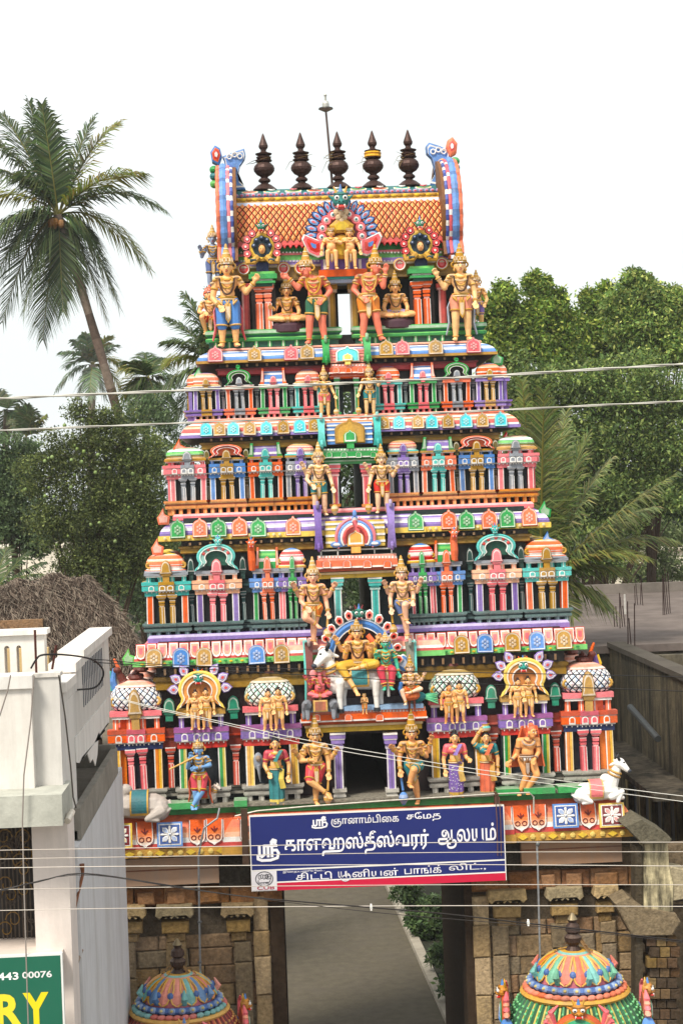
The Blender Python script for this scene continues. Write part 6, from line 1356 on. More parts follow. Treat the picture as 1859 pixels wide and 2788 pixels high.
# ---- white house on the left
YF = -8.6; HXR = X(161, 1840, YF); ZT_ = Z(161, 1837, YF); ZL0, ZL1 = Z(100, 2236, YF-.3), Z(100, 2152, YF-.3); WC = hx('e4ded6'); WC2 = hx('d6d2cc')
HW = thing('white_house', 'whitewashed two storey house with slotted roof parapet at the left edge', 'house', (HXR-3, YF, 0)); HO = HW.location.copy()
def hp(nm, x0, x1, y0, y1, z0, z1, c=WC, par=None, m=LIME): g = G(); g.box(x0-HO.x, x1-HO.x, y0-HO.y, y1-HO.y, z0, z1, c); return ob(nm, g, par or HW, m=m)
XM = X(91, 1900, YF)
YB = -2.2
hp('wall', HXR-7, XM, YF-.14, YF+.2, ZL1, ZT_, WC); hp('wall', XM-.02, HXR, YF, YF+.2, ZL1, ZT_-.0, WC2)
hp('coping', HXR-7, XM+.02, YF-.18, YF+.24, ZT_-.115, ZT_+.02, WC2); hp('coping', XM+.02, HXR+.015, YF-.02, YF+.22, ZT_-.02, ZT_+.022, WC)
hp('side_wall', HXR-.22, HXR-.002, YF+.2, YF+1.3, 6.8, ZT_-.35, WC2); hp('side_wall', HXR-.22, HXR-.003, YF+1.3, YB-.6, 7.72, ZT_-.35, WC2); hp('recessed_wall', HXR-.7, HXR-.5, YF+1.0, YB-.4, 6.6, 7.74, hx('c4c0ba')); hp('roof_slab', HXR-7, HXR-.22, YF+.2, YB, ZT_-1.0, ZT_-.85, hx('8a857c'))
# stepped side parapet
g = G(); zt2 = ZT_-.3
for y0, y1, za in ((YF+.2, YF+1.2, ZT_-.16), (YF+1.2, YF+2.1, ZT_-.04), (YF+2.1, YF+5.8, ZT_+.03)): g.box(HXR-.2-HO.x, HXR-.006-HO.x, y0-HO.y, y1-HO.y, ZT_-.36, za, WC2); g.box(HXR-.26-HO.x, HXR+.05-HO.x, y0-HO.y-.02, y1-HO.y+.01, za-.05, za+.05, WC)
ob('side_parapet', g, HW, m=LIME)
for k in range(13): hp('slot_shade_strip', HXR-.05, HXR+.004, YF+2.3+k*.2, YF+2.36+k*.2, ZT_-.62, ZT_-.12, hx('6c6e74'))  # dark strips on the wall face, the slits' shade put in as colour
# rear parapet with arched slots
YP = -6.4; pa = [at(px, py, YP) for px, py in ((0, 1710), (120, 1708), (120, 1830))]; zP0, zP1 = pa[2].z-.5, pa[1].z-.08; xP1 = pa[1].x
g = G(); sl = [(X(13, 1790, YP), X(28, 1790, YP)), (X(46, 1790, YP), X(60, 1790, YP))]; zs0, zs1 = Z(30, 1835, YP), Z(30, 1758, YP)
xs_ = [xP1-5]+[v for a in ((sl[0][0]-.26, sl[0][0]-.19),) for v in a]+[v for a in sl for v in a]+[xP1]
for i in range(0, len(xs_)-1, 2): g.box(xs_[i]-HO.x, xs_[i+1]-HO.x, YP-HO.y, YP+.22-HO.y, zP0, zP1, WC)
for i in range(1, len(xs_)-1, 2):
    a, b = xs_[i], xs_[i+1]; rr = (b-a)/2
    g.box(a-HO.x, b-HO.x, YP-HO.y, YP+.22-HO.y, zP0, zs0, WC); o = [(a, zP1), (a, zs1-rr)]+arc((a+b)/2, zs1-rr, rr, rr, 180, 0, 9)+[(b, zP1)]
    vs = [(x-HO.x, YP-HO.y, zz) for x, zz in o]+[(x-HO.x, YP+.22-HO.y, zz) for x, zz in o]; n = len(o); g.add(vs, [tuple(range(n-1, -1, -1))]+[(i_, (i_+1) % n, n+(i_+1) % n, n+i_) for i_ in range(n)], WC)
ob('slotted_parapet', g, HW, m=LIME); hp('parapet_coping', xP1-5, xP1+.04, YP-.05, YP+.27, zP1, zP1+.06, WC); hp('roof_wall', xP1-5, xP1-.1, YP+1.1, YP+1.2, zP0, zP1-.25, hx('d9bb84'))
# ledge, drain trough and lower floor
hp('ledge', HXR-7, HXR+.06, YF-.62, YF+.3, ZL0, ZL1, hx('bfbfb4'), m=CEM)
g = G(); tx0, tx1 = HXR-.0, HXR+.24
for (a, b, c, d_, e, f) in ((HXR-.55, HXR+.03, YF+.9, YB-.7, 6.84, 6.95), (HXR-.01, HXR+.07, YF+.9, YB-.7, 6.85, 7.2), (HXR-.55, HXR+.05, YB-.78, YB-.7, 6.95, 7.25)): g.box(a-HO.x, b-HO.x, c-HO.y, d_-HO.y, e, f, hx('8f8a80'))
ob('drain_trough', g, HW, m=CEM)
g = G(); rq = random.Random(3); o = []
for i in range(15): o.append((YF+1.25+i*.29, 7.70-rq.uniform(.0, .16)-(.25 if 4 < i < 9 else 0)))
o = o+[(YF+1.25+14*.29, 7.95), (YF+1.25, 7.95)]
g.M = Matrix(((0, -1, 0, HXR-HO.x), (1, 0, 0, -HO.y), (0, 0, 1, 0), (0, 0, 0, 1))); g.plate(o, .0, .012, WC2); ob('broken_plaster', g, HW, m=LIME)
hp('lower_wall', HXR-7, X(95, 2400, YF+.1)-.0, YF+.55, YF+.7, 0, ZL0, hx('3a3430')); hp('corner_pillar', X(95, 2400, YF), HXR+.04, YF-.08, YF+.5, 0, ZL0-.005, hx('e8dcd4'))
hp('lower_side_wall', HXR-.1, HXR+.07, YF+.52, YB-.1, 0, 6.84, hx('c6c6c8')); hp('sill', HXR-7, HXR-.05, YF-.3, YF+.5, Z(50, 2612, YF), Z(50, 2584, YF), hx('d8c8bc'))
# window grille with scroll work
wg = hp('window', HXR-7, X(95, 2400, YF)-.01, YF+.5, YF+.53, Z(50, 2584, YF), ZL0-.01, hx('2e2724'), m=SIGNM)
rg = random.Random(5); zw0, zw1 = Z(50, 2580, YF), ZL0-.05
for k in range(9):
    x = X(4+k*11, 2400, YF+.4); g = G(); g.tube([(x-HO.x, YF+.42-HO.y, zw0), (x-HO.x, YF+.42-HO.y, zw1)], .008, hx('5d5248'), 6); ob('bar', g, wg, m=METAL)
for k in range(22):
    x = X(rg.uniform(0, 90), 2400, YF+.4); zz = rg.uniform(zw0+.1, zw1-.2); c = rg.choice([hx('8a6a30'), hx('5d5248'), hx('4a4038')]); s = rg.choice((-1, 1)); g = G()
    g.tube([(x-HO.x+s*.09*math.cos(a)*(1-a*.1), YF+.41-HO.y, zz+.1*math.sin(a)*(1-a*.1)) for a in [i*.6 for i in range(12)]], .007, c, 5); ob('scroll', g, wg, m=METAL)
for px, py, px2, py2 in ((96, 1715, 100, 1832), (154, 1756, 143, 1822)):
    g = G(); a, b = at(px, py, YF+.1), at(px2, py2, YF+.1); g.tube([a-HO, b-HO], .014, hx('5a3028'), 6); ob('iron_rod', g, HW, m=METAL)
g = G(); a, b = at(197, 2210, YF-.3), at(184, 2236, YF-.5); g.tube([a-HO, b-HO], .035, hx('d8cfc0'), 10); ob('spout', g, HW, m=METAL)
g = G(); a = at(60, 2060, YF-.16); g.plate([(a.x-HO.x+dx, a.z+dz) for dx, dz in ((-.05, 0), (.05, .02), (.06, .16), (.0, .22), (-.06, .15))], YF-.13-HO.y, .01, hx('5c5548'), [(.7, -.004, hx('3a352e'))]); ob('broken_patch', g, HW, m=CONC)
for pts in (((0, 1950), (22, 1880), (30, 1838)), ((93, 1840), (85, 1960), (66, 2110), (62, 2240), (66, 2400), (72, 2600), (78, 2788))):
    t = thing('loose_wire', 'grey wire hanging down the front of the white house, %s' % ('short one at the frame edge' if len(pts) == 3 else 'long one past the window'), 'wire', at(*pts[-1], YF-.7)); q0 = t.location.copy()
    g = G(); g.tube([at(px, py, YF-.7)-q0 for px, py in pts], .008, hx('8a8078'), 6); ob('strand', g, t, m=WIREM)
t = thing('loose_wire', 'dark wire hanging down the corner of the white house to the drain', 'wire', at(200, 2170, YF-.4)); q0 = t.location.copy(); g = G(); g.tube([at(px, py, YF-.3)-q0 for px, py in ((161, 1838), (178, 1950), (193, 2085), (200, 2170), (208, 2200))], .009, hx('3a342e'), 6); ob('strand', g, t, m=WIREM)
t = thing('timber_strut', 'weathered timber strut and bracket against the side wall of the white house', 'strut', at(175, 2720, YF+.2)); q0 = t.location.copy()
g = G(); g.tube([at(224, 2586, YF+.6)-q0, at(190, 2670, YF+.3)-q0, at(168, 2730, YF)-q0], [.02, .03, .035], hx('8a7868'), 6); ob('strut', g, t, m=BARK); g = G(); g.tube([at(168, 2730, YF)-q0, at(166, 2788, YF)-q0], [.05, .05], hx('6a4038'), 6); ob('post', g, t, m=BARK)
g = G(); g.tube([at(224, 2352, YF+.6)-q0, at(226, 2380, YF+.6)-q0, at(210, 2450, YF+.5)-q0, at(178, 2590, YF)-q0], [.03, .02, .015, .012], hx('8a5a40'), 6); ob('hook', g, t, m=METAL)
# green shop board
YS = -9.3; c = [at(px, py, YS) for px, py in ((0, 2604), (170, 2594), (165, 2830))]
sb = thing('shop_board', 'green shop board with a white phone number and big yellow letters on the white house', 'sign', (c[1].x, YS, c[2].z)); so_ = sb.location.copy()
zt_ = (c[0].z+c[1].z)/2
g = G(); g.box(-3.2, 0, 0, .06, 0, zt_-so_.z, hx('e4e4e0')); ob('board', g, sb, m=SIGNM); g = G(); g.add([(-3.2, -.003, 0), (-.02, -.003, 0), (-.02, -.003, zt_-so_.z-.02), (-3.2, -.003, zt_-so_.z-.02)], [(0, 1, 2, 3)], hx('006048')); ob('green_field', g, sb, m=SIGNM)
def stx(s, pa, pb, y0, y1, col, b): a, d_ = at(pa, y1, YS), at(pb, y0, YS); txt(s, sb, a.x-so_.x, d_.x-so_.x, a.z-so_.z, d_.z-so_.z, -.006, col, b)
stx('3443', -22, 51, 2646, 2670, hx('f0f0ee'), .02); stx('00076', 62, 142, 2642, 2664, hx('f0f0ee'), .02)
stx('R', -8, 62, 2704, 2800, hx('f2dc2c'), .035); stx('Y', 66, 133, 2700, 2797, hx('f2dc2c'), .035)

# ---- thatched shed behind it
YTH = 8.5
th = thing('thatched_shed', 'dark palm thatch roofed shed behind the white house', 'shed', at(150, 1760, YTH))
t0 = th.location.copy(); z_e = Z(200, 1760, YTH)-.6; rdg = [(-140, 1610), (0, 1592), (60, 1578), (140, 1566), (225, 1566), (258, 1584)]; R0 = [at(px, py, YTH+1.6) for px, py in rdg]
eav = [at(px, py, YTH) for px, py in ((-160, 1800), (0, 1800), (110, 1810), (240, 1830), (330, 1840), (420, 1845))]
def TS(u, v):
    i = min(int(u*5), 4); t_ = u*5-i; a = R0[i].lerp(R0[i+1], t_); b = eav[i].lerp(eav[i+1], t_); p = a.lerp(b, v); p.z += .22*math.sin(v*PI)+.05*math.sin(u*23+v*5); return p
g = G(); nu, nv = 40, 14; vs = [tuple(TS(i/nu, j/nv)-t0) for j in range(nv+1) for i in range(nu+1)]; g.add(vs, [(j*(nu+1)+i, j*(nu+1)+i+1, (j+1)*(nu+1)+i+1, (j+1)*(nu+1)+i) for j in range(nv) for i in range(nu)], hx('3c332e')); ob('roof', g, th, m=STRAW)
g = G(); rt = random.Random(9); CT = [hx('6a5c52'), hx('52463e'), hx('7c6e62'), hx('40362f'), hx('8e8274')]
for k in range(9000):
    u = rt.random(); v = rt.random()**.8; p = TS(u, v); q = TS(min(1, max(0, u+rt.gauss(0, .02))), min(1, v+.05)); d_ = (q-p).normalized(); L_ = rt.uniform(.12, .38); s = Vector((rt.gauss(0, .3), rt.gauss(0, .2), rt.gauss(0, .2))); d_ = (d_+s).normalized()
    o_ = Vector((0, -.02, .03))*rt.uniform(.3, 2); w_ = Vector((.008, 0, .004)); a = p+o_-t0; b = a+d_*L_; g.add([tuple(a-w_), tuple(a+w_), tuple(b+w_*.4), tuple(b-w_*.4)], [(0, 1, 2, 3)], rt.choice(CT))
o = ob('loose_thatch', g, th, m=STRAW); o['kind'] = 'stuff'
g = G(); a, b = at(-40, 1800, YTH+.3), at(120, 1800, YTH+.3); g.box(a.x-t0.x, b.x-t0.x, .35, 3, -t0.z, Z(100, 1690, YTH)-t0.z, hx('9a7a5c')); ob('mud_wall', g, th, m=STONE)
t = thing('far_white_house', 'pale white house wall glimpsed beyond the trees at far left', 'house', at(60, 1600, 42)); q0 = t.location.copy(); a, b, c_ = at(-60, 1500, 42), at(165, 1500, 42), at(60, 1640, 42); g = G(); g.box(a.x-q0.x, b.x-q0.x, 0, 5, -q0.z, a.z-q0.z, hx('efe6d4')); ob('wall', g, t, m=LIME); g = G(); g.box(a.x-q0.x-.1, b.x-q0.x+.1, -.1, 5.1, a.z-q0.z, a.z-q0.z+.12, hx('e2d8c4')); ob('roof_edge', g, t, m=LIME)

# ---- unfinished concrete house on the right
YR = 8.4; ZSL = Z(1700, 1757, YR); XR0 = X(1560, 1757, YR); CB = hx('4a453d')
ch = thing('concrete_house', 'unfinished grey concrete house with a bare flat roof and stained walls right of the tower', 'house', (XR0+3, YR, 0)); q0 = ch.location.copy()
ROOFM = mat('bare_roof', rough=.95, var=.3, vscale=1.6, bump=.35, bscale=14, dirt=.45, dscale=1.2, dcol=(.07, .06, .055), spec=.1)
def cp(nm, x0_, x1_, y0, y1, z0_, z1_, c=CB, m=CONC): g = G(); g.box(x0_-q0.x, x1_-q0.x, y0-q0.y, y1-q0.y, z0_, z1_, c); return ob(nm, g, ch, m=m)
YRB = onz(1800, 1612, ZSL).y
cp('roof_slab', XR0, XR0+16, YR, YRB, ZSL-.15, ZSL, hx('6a5f59'), ROOFM); cp('front_wall', XR0+.05, XR0+16, YR+.05, YR+.35, 0, ZSL-.151, hx('544e40')); cp('rear_parapet', XR0, XR0+16, YRB, YRB+.3, ZSL-.5, Z(1800, 1586, YRB), hx('7c746c'), ROOFM)
XW = X(1712, 1785, 6.4); cp('side_wall', XW+.0, XW+.25, .6, YR+.04, 0, ZSL-.02, hx('6c6350')); cp('side_coping', XW-.05, XW+.3, .6, YR+.02, ZSL-.02, ZSL+.08, hx('565048'), ROOFM)
cp('inner_floor', XW+.25, XW+8, .6, YR+.04, ZSL-.8, ZSL-.6, hx('7d716a'), ROOFM); cp('cross_wall', XW+.26, XW+8, 5.6, 5.85, ZSL-.6, ZSL+.04, hx('6a6354'))
zc1 = Z(1790, 2100, 4.0)
cp('sunshade', XW-.75, XW, 1.0, YR-1.2, zc1, zc1+.1, hx('5e564a')); cp('sunshade', XW-.5, XW, 1.0, YR-.6, zc1-1.7, zc1-1.6, hx('4a443a'))
for k in range(6): cp('pier', XW-.12, XW+.02, 1.1+k*1.05, 1.35+k*1.05, 0, zc1-.02, hx('a08c5c') if k % 2 else hx('c4ae86'))
for k in range(5): cp('window', XW-.03, XW+.01, 1.55+k*1.05, 2.05+k*1.05, zc1-1.5, zc1-.1, hx('1e2430'), SIGNM)
rb = random.Random(4)
for px, py, n, hpx, dx in ((1690, 1708, 5, 85, 7), (1722, 1762, 3, 110, 9), (1742, 1646, 4, 80, 7), (1816, 1672, 5, 110, 5)):
    for k in range(n):
        b = onz(px-(n/2-k)*dx, py+rb.uniform(-3, 3), ZSL); tz = ZSL+(hpx*rb.uniform(.6, 1.25))*((b-CAM).length/F); g = G(); g.tube([b-q0-Vector((0, 0, .05)), Vector((b.x+rb.uniform(-.06, .04), b.y, tz))-q0], .012, hx('3a2420'), 5); ob('rebar', g, ch, m=METAL)
b = onz(1701, 1672, ZSL); g = G(); g.tube([b-q0, b-q0+Vector((0, 0, .5))], .025, hx('d8d4cc'), 6); ob('vent_pipe', g, ch, m=METAL)
g = G(); g.tube([at(1714, 1925, 4)-q0, at(1790, 2012, 2.5)-q0], .06, hx('54585a'), 10); ob('drain_pipe', g, ch, m=METAL)

# ---- weathered stone stub with a slanting cap right of the gate
YP_ = -.5; t = thing('stone_stub', 'lime stained old stone pier with a slanting slab cap right of the gate', 'pier', at(1775, 2540, YP_)); q0 = t.location.copy()
def pp(nm, pts, d_, c, m=STONE): g = G(); v = [at(px, py, YP_) for px, py in pts]; g.plate([(p.x-q0.x, p.z-q0.z) for p in v], .0+d_*.5, d_, c, [(.94, .02, c)]); return ob(nm, g, t, m=m)
pp('cap_slab', ((1684, 2236), (1728, 2216), (1800, 2258), (1812, 2272), (1806, 2282), (1732, 2284)), .8, hx('6a6454')); pp('shaft', ((1744, 2282), (1808, 2282), (1812, 2350), (1824, 2400), (1822, 2478), (1744, 2478)), .4, hx('d2c294'), CONC)
pp('side_block', ((1804, 2350), (1856, 2360), (1858, 2440), (1806, 2450)), .34, hx('b0a284')); pp('bracket', ((1662, 2448), (1700, 2430), (1742, 2460), (1828, 2476), (1842, 2500), (1820, 2536), (1712, 2538)), .5, hx('8a7a62'))
pp('dark_post', ((1722, 2300), (1742, 2300), (1744, 2788), (1722, 2788)), .3, hx('4a4030'))
for r_ in range(9):
    for k in range(3): x_ = 1752+k*28+(r_ % 2)*9; y_ = 2544+r_*28; pp('brick', ((x_, y_), (x_+26, y_), (x_+26, y_+25), (x_, y_+25)), .3+.05*((r_*7+k*3) % 3), rs.choice([hx('6c5436'), hx('5a4430'), hx('80683e'), hx('4e4032')]))
g = G(); v0, v1 = at(1690, 2300, .4), at(1990, 2300, .4); g.box(v0.x-q0.x, v1.x-q0.x, .8, 1.1, -q0.z, Z(1780, 2300, .4)-q0.z, hx('6a5a44')); ob('rear_wall', g, t, m=STONE)
for k in (2450, 2468): g = G(); g.tube([at(1826, k, -.3)-q0, at(1960, k-4, -.3)-q0], .03, hx('3a2e2a'), 8); ob('iron_pipe', g, t, m=METAL)

# ================================================================== the two painted dome shrines in front
def shrine(px, cap_y, s, label, ribc, capc, flip):
    Y = -2.6; c = at(px, cap_y, Y); u = s*.00516
    t = thing('dome_shrine', label, 'shrine', (c.x, c.y, 0)); z0_ = c.z
    P_ = lambda r, d_: (r*u, z0_-d_*u)
    g = G(); g.lathe([(*P_(150, 420), hx('8a6a4c')), (*P_(150, 330), hx('b08a5c')), (*P_(175, 320), RD), (*P_(175, 300), hx('8a6a4c')), (*P_(150, 290), hx('8a6a4c'))], 8, rot=PI/8); o = ob('drum', g, t)
    g = G(); g.box(-150*u, 150*u, -150*u, 150*u, -z0_*.25, z0_-400*u, hx('8a7458')); ob('plinth', g, t, m=STONE); t.scale = (1, 1, .8); t.location.z = z0_*.2
    # ribbed bell
    g = G(); n = 44; rings = [(128, 128), (140, 150), (158, 185), (172, 225), (176, 262), (165, 292), (150, 305)]; vs = []; fs = []; cc = []
    for r, d_ in rings:
        for k in range(n*4):
            a = 2*PI*k/(n*4); f = 1+.022*(1 if k % 4 in (1, 2) else -1); vs.append((math.cos(a)*r*u*f, math.sin(a)*r*u*f, z0_-d_*u))
    m_ = n*4
    for i in range(len(rings)-1):
        for k in range(m_): k2 = (k+1) % m_; fs.append(((i+1)*m_+k, (i+1)*m_+k2, i*m_+k2, i*m_+k)); cc.append(ribc[0] if k % 4 == 1 else (ribc[1] if k % 4 in (0, 2) else ribc[2]))
    g.add(vs, fs, cc); ob('ribbed_bell', g, t)
    g = G()
    for k in range(n):
        a = 2*PI*(k*4+1.5)/(n*4)
        for r, d_ in ((142, 150), (150, 166), (157, 182), (163, 198), (168, 214), (172, 230), (174, 246)): g.ell((math.cos(a)*r*u*1.02, math.sin(a)*r*u*1.02, z0_-d_*u), (3.6*u, 3.6*u, 5*u), ribc[3], 6, 4)
    o = ob('bell_beads', g, t); o['kind'] = 'stuff'
    g = G(); g.torus((0, 0, z0_-122*u), 128*u, 9*u, GO, 40, 6); ob('gilt_rim', g, t)
    for k in range(36):
        a = 2*PI*k/36; c_ = (capc[3] if (k//6) % 2 else capc[4]); o = ob('garland_bead', cached(('garland_bead', c_, s), lambda: (lambda g: (g.ell((0, 0, 0), (13*u, 9*u, 9*u), c_, 8, 6), g)[1])(G())), t, (math.cos(a)*121*u, math.sin(a)*121*u, z0_-108*u), a+PI/2+.4)
    g = G(); g.torus((0, 0, z0_-92*u), 106*u, 11*u, hx('3f62a0'), 40, 8); rg_ = ob('blue_ring', g, t)
    for k in range(26): a = 2*PI*k/26; ob('ring_bead', cached(('ring_bead', s), lambda: (lambda g: (g.ell((0, 0, 0), (11*u, 9*u, 11*u), hx('7e96bc'), 8, 6), g.ell((0, -6*u, 3*u), (5*u, 5*u, 5*u), hx('c6b46a'), 6, 4), g)[2])(G())), rg_, (math.cos(a)*112*u, math.sin(a)*112*u, z0_-90*u), a+PI/2)
    # lotus cap
    g = G(); g.lathe([(98*u, z0_-84*u, hx('c86a74')), (96*u, z0_-66*u, hx('b0566a')), (86*u, z0_-42*u, hx('d08a70')), (66*u, z0_-18*u, hx('d08a70')), (40*u, z0_-2*u, hx('7ab0a8')), (34*u, z0_+3*u, GO), (20*u, z0_+4*u, GO)], 24); ob('lotus_cap', g, t)
    for k in range(16):
        a = 2*PI*k/16-PI/2; ci = capc[k % 3]; g = G(); w_ = 14*u
        def prof(d_):   # radius at drop d_
            return np.interp(d_, [2, 18, 42, 66, 82], [40, 66, 86, 96, 98])*u
        rows = [(4, .5), (16, .62), (30, .6), (44, .9), (58, 1.1), (70, .8), (78, .1)]; vs = []
        for d_, ww in rows:
            for sgn in (-1, 0, 1): aa = a+sgn*ww*w_/prof(d_); rr = prof(d_)+(7*u if sgn == 0 else 3*u); vs.append((math.cos(aa)*rr, math.sin(aa)*rr, z0_-d_*u))
        fs = []
        for i in range(len(rows)-1): fs += [(i*3, (i+1)*3, (i+1)*3+1, i*3+1), (i*3+1, (i+1)*3+1, (i+1)*3+2, i*3+2)]
        g.add(vs, fs, ci)
        for sgn in (-1, 1): g.tube([(math.cos(a+sgn*ww*w_/prof(d_))*(prof(d_)+4*u), math.sin(a+sgn*ww*w_/prof(d_))*(prof(d_)+4*u), z0_-d_*u) for d_, ww in rows], 2.6*u, GO, 5)
        aa = a+PI/16; g.ell((math.cos(aa)*prof(48)*1.02, math.sin(aa)*prof(48)*1.02, z0_-48*u), (9*u, 9*u, 13*u), hx('3f62a0'), 8, 6); g.ell((math.cos(aa)*prof(42)*1.07, math.sin(aa)*prof(42)*1.07, z0_-42*u), (4*u, 4*u, 5*u), W_, 6, 4)
        ob('cap_petal', g, t)
        if k % 2 == 0:
            g = G(); g.tube([(math.cos(aa)*94*u, math.sin(aa)*94*u, z0_-74*u), (math.cos(aa)*108*u, math.sin(aa)*108*u, z0_-52*u), (math.cos(aa)*98*u, math.sin(aa)*98*u, z0_-26*u)], [9*u, 9*u, 2*u], capc[(k//2+1) % 3], 6); ob('leaf_tip', g, t)
    # finial
    g = G(); FNc = hx('4a3830'); g.lathe([(22*u, z0_+2*u, FNc), (12*u, z0_+16*u, FNc), (20*u, z0_+30*u, FNc), (22*u, z0_+44*u, hx('5c4a40')), (13*u, z0_+54*u, FNc), (19*u, z0_+62*u, FNc), (17*u, z0_+78*u, FNc), (9*u, z0_+88*u, FNc), (13*u, z0_+98*u, hx('8a7a5c')), (3*u, z0_+118*u, FNc)], 14); ob('finial', g, t, m=METAL)
    g = G(); rr_ = random.Random(px)
    for k in range(9): a = rr_.uniform(0, 6.28); g.tube([(math.cos(a)*18*u, math.sin(a)*18*u, z0_+rr_.uniform(2, 50)*u), (math.cos(a)*34*u, math.sin(a)*34*u, z0_+rr_.uniform(-4, 30)*u), (math.cos(a)*rr_.uniform(40, 66)*u, math.sin(a)*rr_.uniform(40, 66)*u, z0_+rr_.uniform(-14, 6)*u)], [2*u, 2*u, .8*u], hx('8a6a44'), 4)
    ob('dry_garland', g, t, m=STRAW)
    # crests on four sides
    for k in range(4):
        a = -PI/2+k*PI/2+.12*flip; cr_ = bpy.data.objects.new('crest', None); g = G()
        g.plate(arc(0, 0, 62*u, 62*u, -30, 210, 18)+[(-70*u, -40*u), (70*u, -40*u)][::1], 0, 14*u, hx('d8602c'), [(.8, 3*u, GO), (.66, 0, hx('2f9e6e')), (.4, 4*u, W_), (.25, 2*u, RD)])
        for sgn in (-1, 1):
            g.tube([(sgn*50*u, -6*u, -45*u), (sgn*78*u, -6*u, -42*u), (sgn*92*u, -6*u, -10*u), (sgn*74*u, -6*u, 4*u), (sgn*66*u, -6*u, -14*u)], [16*u, 20*u, 18*u, 12*u, 6*u], BL, 8, flat=.6)
            for i in range(4): g.tube([(sgn*60*u, -4*u, 10*u+i*6*u), (sgn*(84-6*i)*u, -6*u, (24+i*14)*u), (sgn*(78-10*i)*u, -4*u, (44+i*14)*u)], [8*u, 8*u, 2*u], PK if i % 2 else SA, 6)
        kk = kirti_mesh(46*u, hx('c8862c')); g.M = Matrix.Translation((0, -8*u, 52*u)); g.add(kk.v, kk.f, list(kk.c)); g.M = None
        o = ob('crest', g, t, (math.cos(a)*166*u, math.sin(a)*166*u, z0_-195*u), a+PI/2)
    return t
shrine(486, 2650, 1.0, 'painted dome shrine with red beaded ribs at the lower left foreground', (hx('b8462c'), hx('7a2a22'), hx('d8803c'), hx('e8b06a')), (hx('d8806c'), hx('6aa8a4'), hx('5a80ac'), hx('7ab0ac'), hx('cc6a60')), 1)
shrine(1560, 2588, 1.1, 'painted dome shrine with green beaded ribs at the lower right foreground', (hx('2f8a4c'), hx('1c5a38'), hx('c9b24a'), hx('6cc47c')), (hx('cc6248'), hx('6cb0a8'), hx('62a486'), hx('d8704c'), hx('d0785c')), -1)

# ================================================================== overhead lines
def wire(label, pts, Y, r, c, sag=0., name='overhead_wire', group=None, twist=False, cat='wire'):
    P_ = [at(px, py, Y if not isinstance(Y, (list, tuple)) else Y[i]) for i, (px, py) in enumerate(pts)]; t = thing(name, label, cat, P_[0], group=group); q_ = P_[0]
    def cat_(u):
        x = u*(len(P_)-1); i = min(int(x), len(P_)-2); f = x-i; a, b = P_[i], P_[i+1]; m0 = (P_[i+1]-P_[i-1])/2 if i > 0 else b-a; m1 = (P_[i+2]-a)/2 if i+2 < len(P_) else b-a
        return a*(2*f**3-3*f*f+1)+m0*(f**3-2*f*f+f)+b*(-2*f**3+3*f*f)+m1*(f**3-f*f)
    n = 40
    if not twist:
        g = G(); g.tube([cat_(i/n)-q_ for i in range(n+1)], r, c, 6); ob('strand', g, t, m=WIREM)
    else:
        n = 220
        for ph in (0, PI):
            g = G(); g.tube([cat_(i/n)-q_+Vector((0, math.cos(i*.33+ph), math.sin(i*.33+ph)))*r*.95 for i in range(n+1)], r, c, 5); ob('strand', g, t, m=WIREM)
    return t
WW = hx('d9d6cc'); YWR = -10.2
wire('upper thick white twisted cable crossing the fourth tier', ((-60, 1088), (0, 1085), (560, 1060), (930, 1044), (1280, 1026), (1859, 991), (1930, 986)), YWR, .0078, hx('bdbab0'), twist=True, name='twisted_cable', cat='cable')
wire('lower thick white twisted cable crossing the fourth tier base', ((-60, 1175), (0, 1172), (560, 1149), (930, 1136), (1280, 1120), (1859, 1092), (1930, 1088)), YWR, .0062, hx('bdbab0'), twist=True, name='twisted_cable', cat='cable')
for nm, a, b, c_, d_ in (('first', 2315, 2308, 2294, 2293), ('second', 2339, 2332, 2321, 2319), ('third', 2363, 2358, 2354, 2358), ('fourth', 2422, 2416, 2409, 2409), ('fifth', 2479, 2472, 2466, 2468)):
    wire('%s from the top of five pale lines crossing the name board and gate' % nm, ((-80, a+2), (0, a), (420, b), (1200, c_), (1859, d_), (1940, d_)), -10.5, .0039, hx('c8beb2'), group='five pale lines before the gate')
wire('thin white service wire slanting from the white house, upper of the close pair', ((262, 1886), (433, 1928), (658, 1977), (780, 2004), (944, 2036), (1064, 2056), (1240, 2086), (1500, 2122), (1780, 2158), (1900, 2172)), -1.6, .0055, WW)
wire('thin white service wire slanting from the white house, lower of the close pair', ((262, 1888), (433, 1932), (658, 1983), (780, 2014), (944, 2047), (1064, 2067), (1240, 2097), (1500, 2135), (1780, 2172), (1900, 2188)), -1.6, .0055, WW)
wire('upper thin black wire crossing the bull rider', ((0, 1776), (100, 1790), (290, 1797), (420, 1808), (800, 1821), (1186, 1829), (1780, 1841), (1930, 1846)), -5, .006, hx('1c1a1a'))
wire('lower thin black wire crossing the bull rider', ((100, 1792), (300, 1806), (800, 1836), (1200, 1858), (1780, 1879), (1930, 1886)), -5, .006, hx('1c1a1a'))
wire('black cable drooping from the house bracket across the gate', ((-40, 2438), (0, 2424), (100, 2402), (222, 2378), (420, 2404), (660, 2440), (1000, 2470), (1200, 2487), (1437, 2514), (1859, 2562), (1930, 2572)), -10.8, .0066, hx('221c1a'))
wire('thin black cable below it, drooping across the gate', ((-40, 2440), (0, 2427), (222, 2382), (540, 2425), (1000, 2482), (1437, 2520), (1859, 2566), (1930, 2576)), -10.82, .0035, hx('2a2422'))
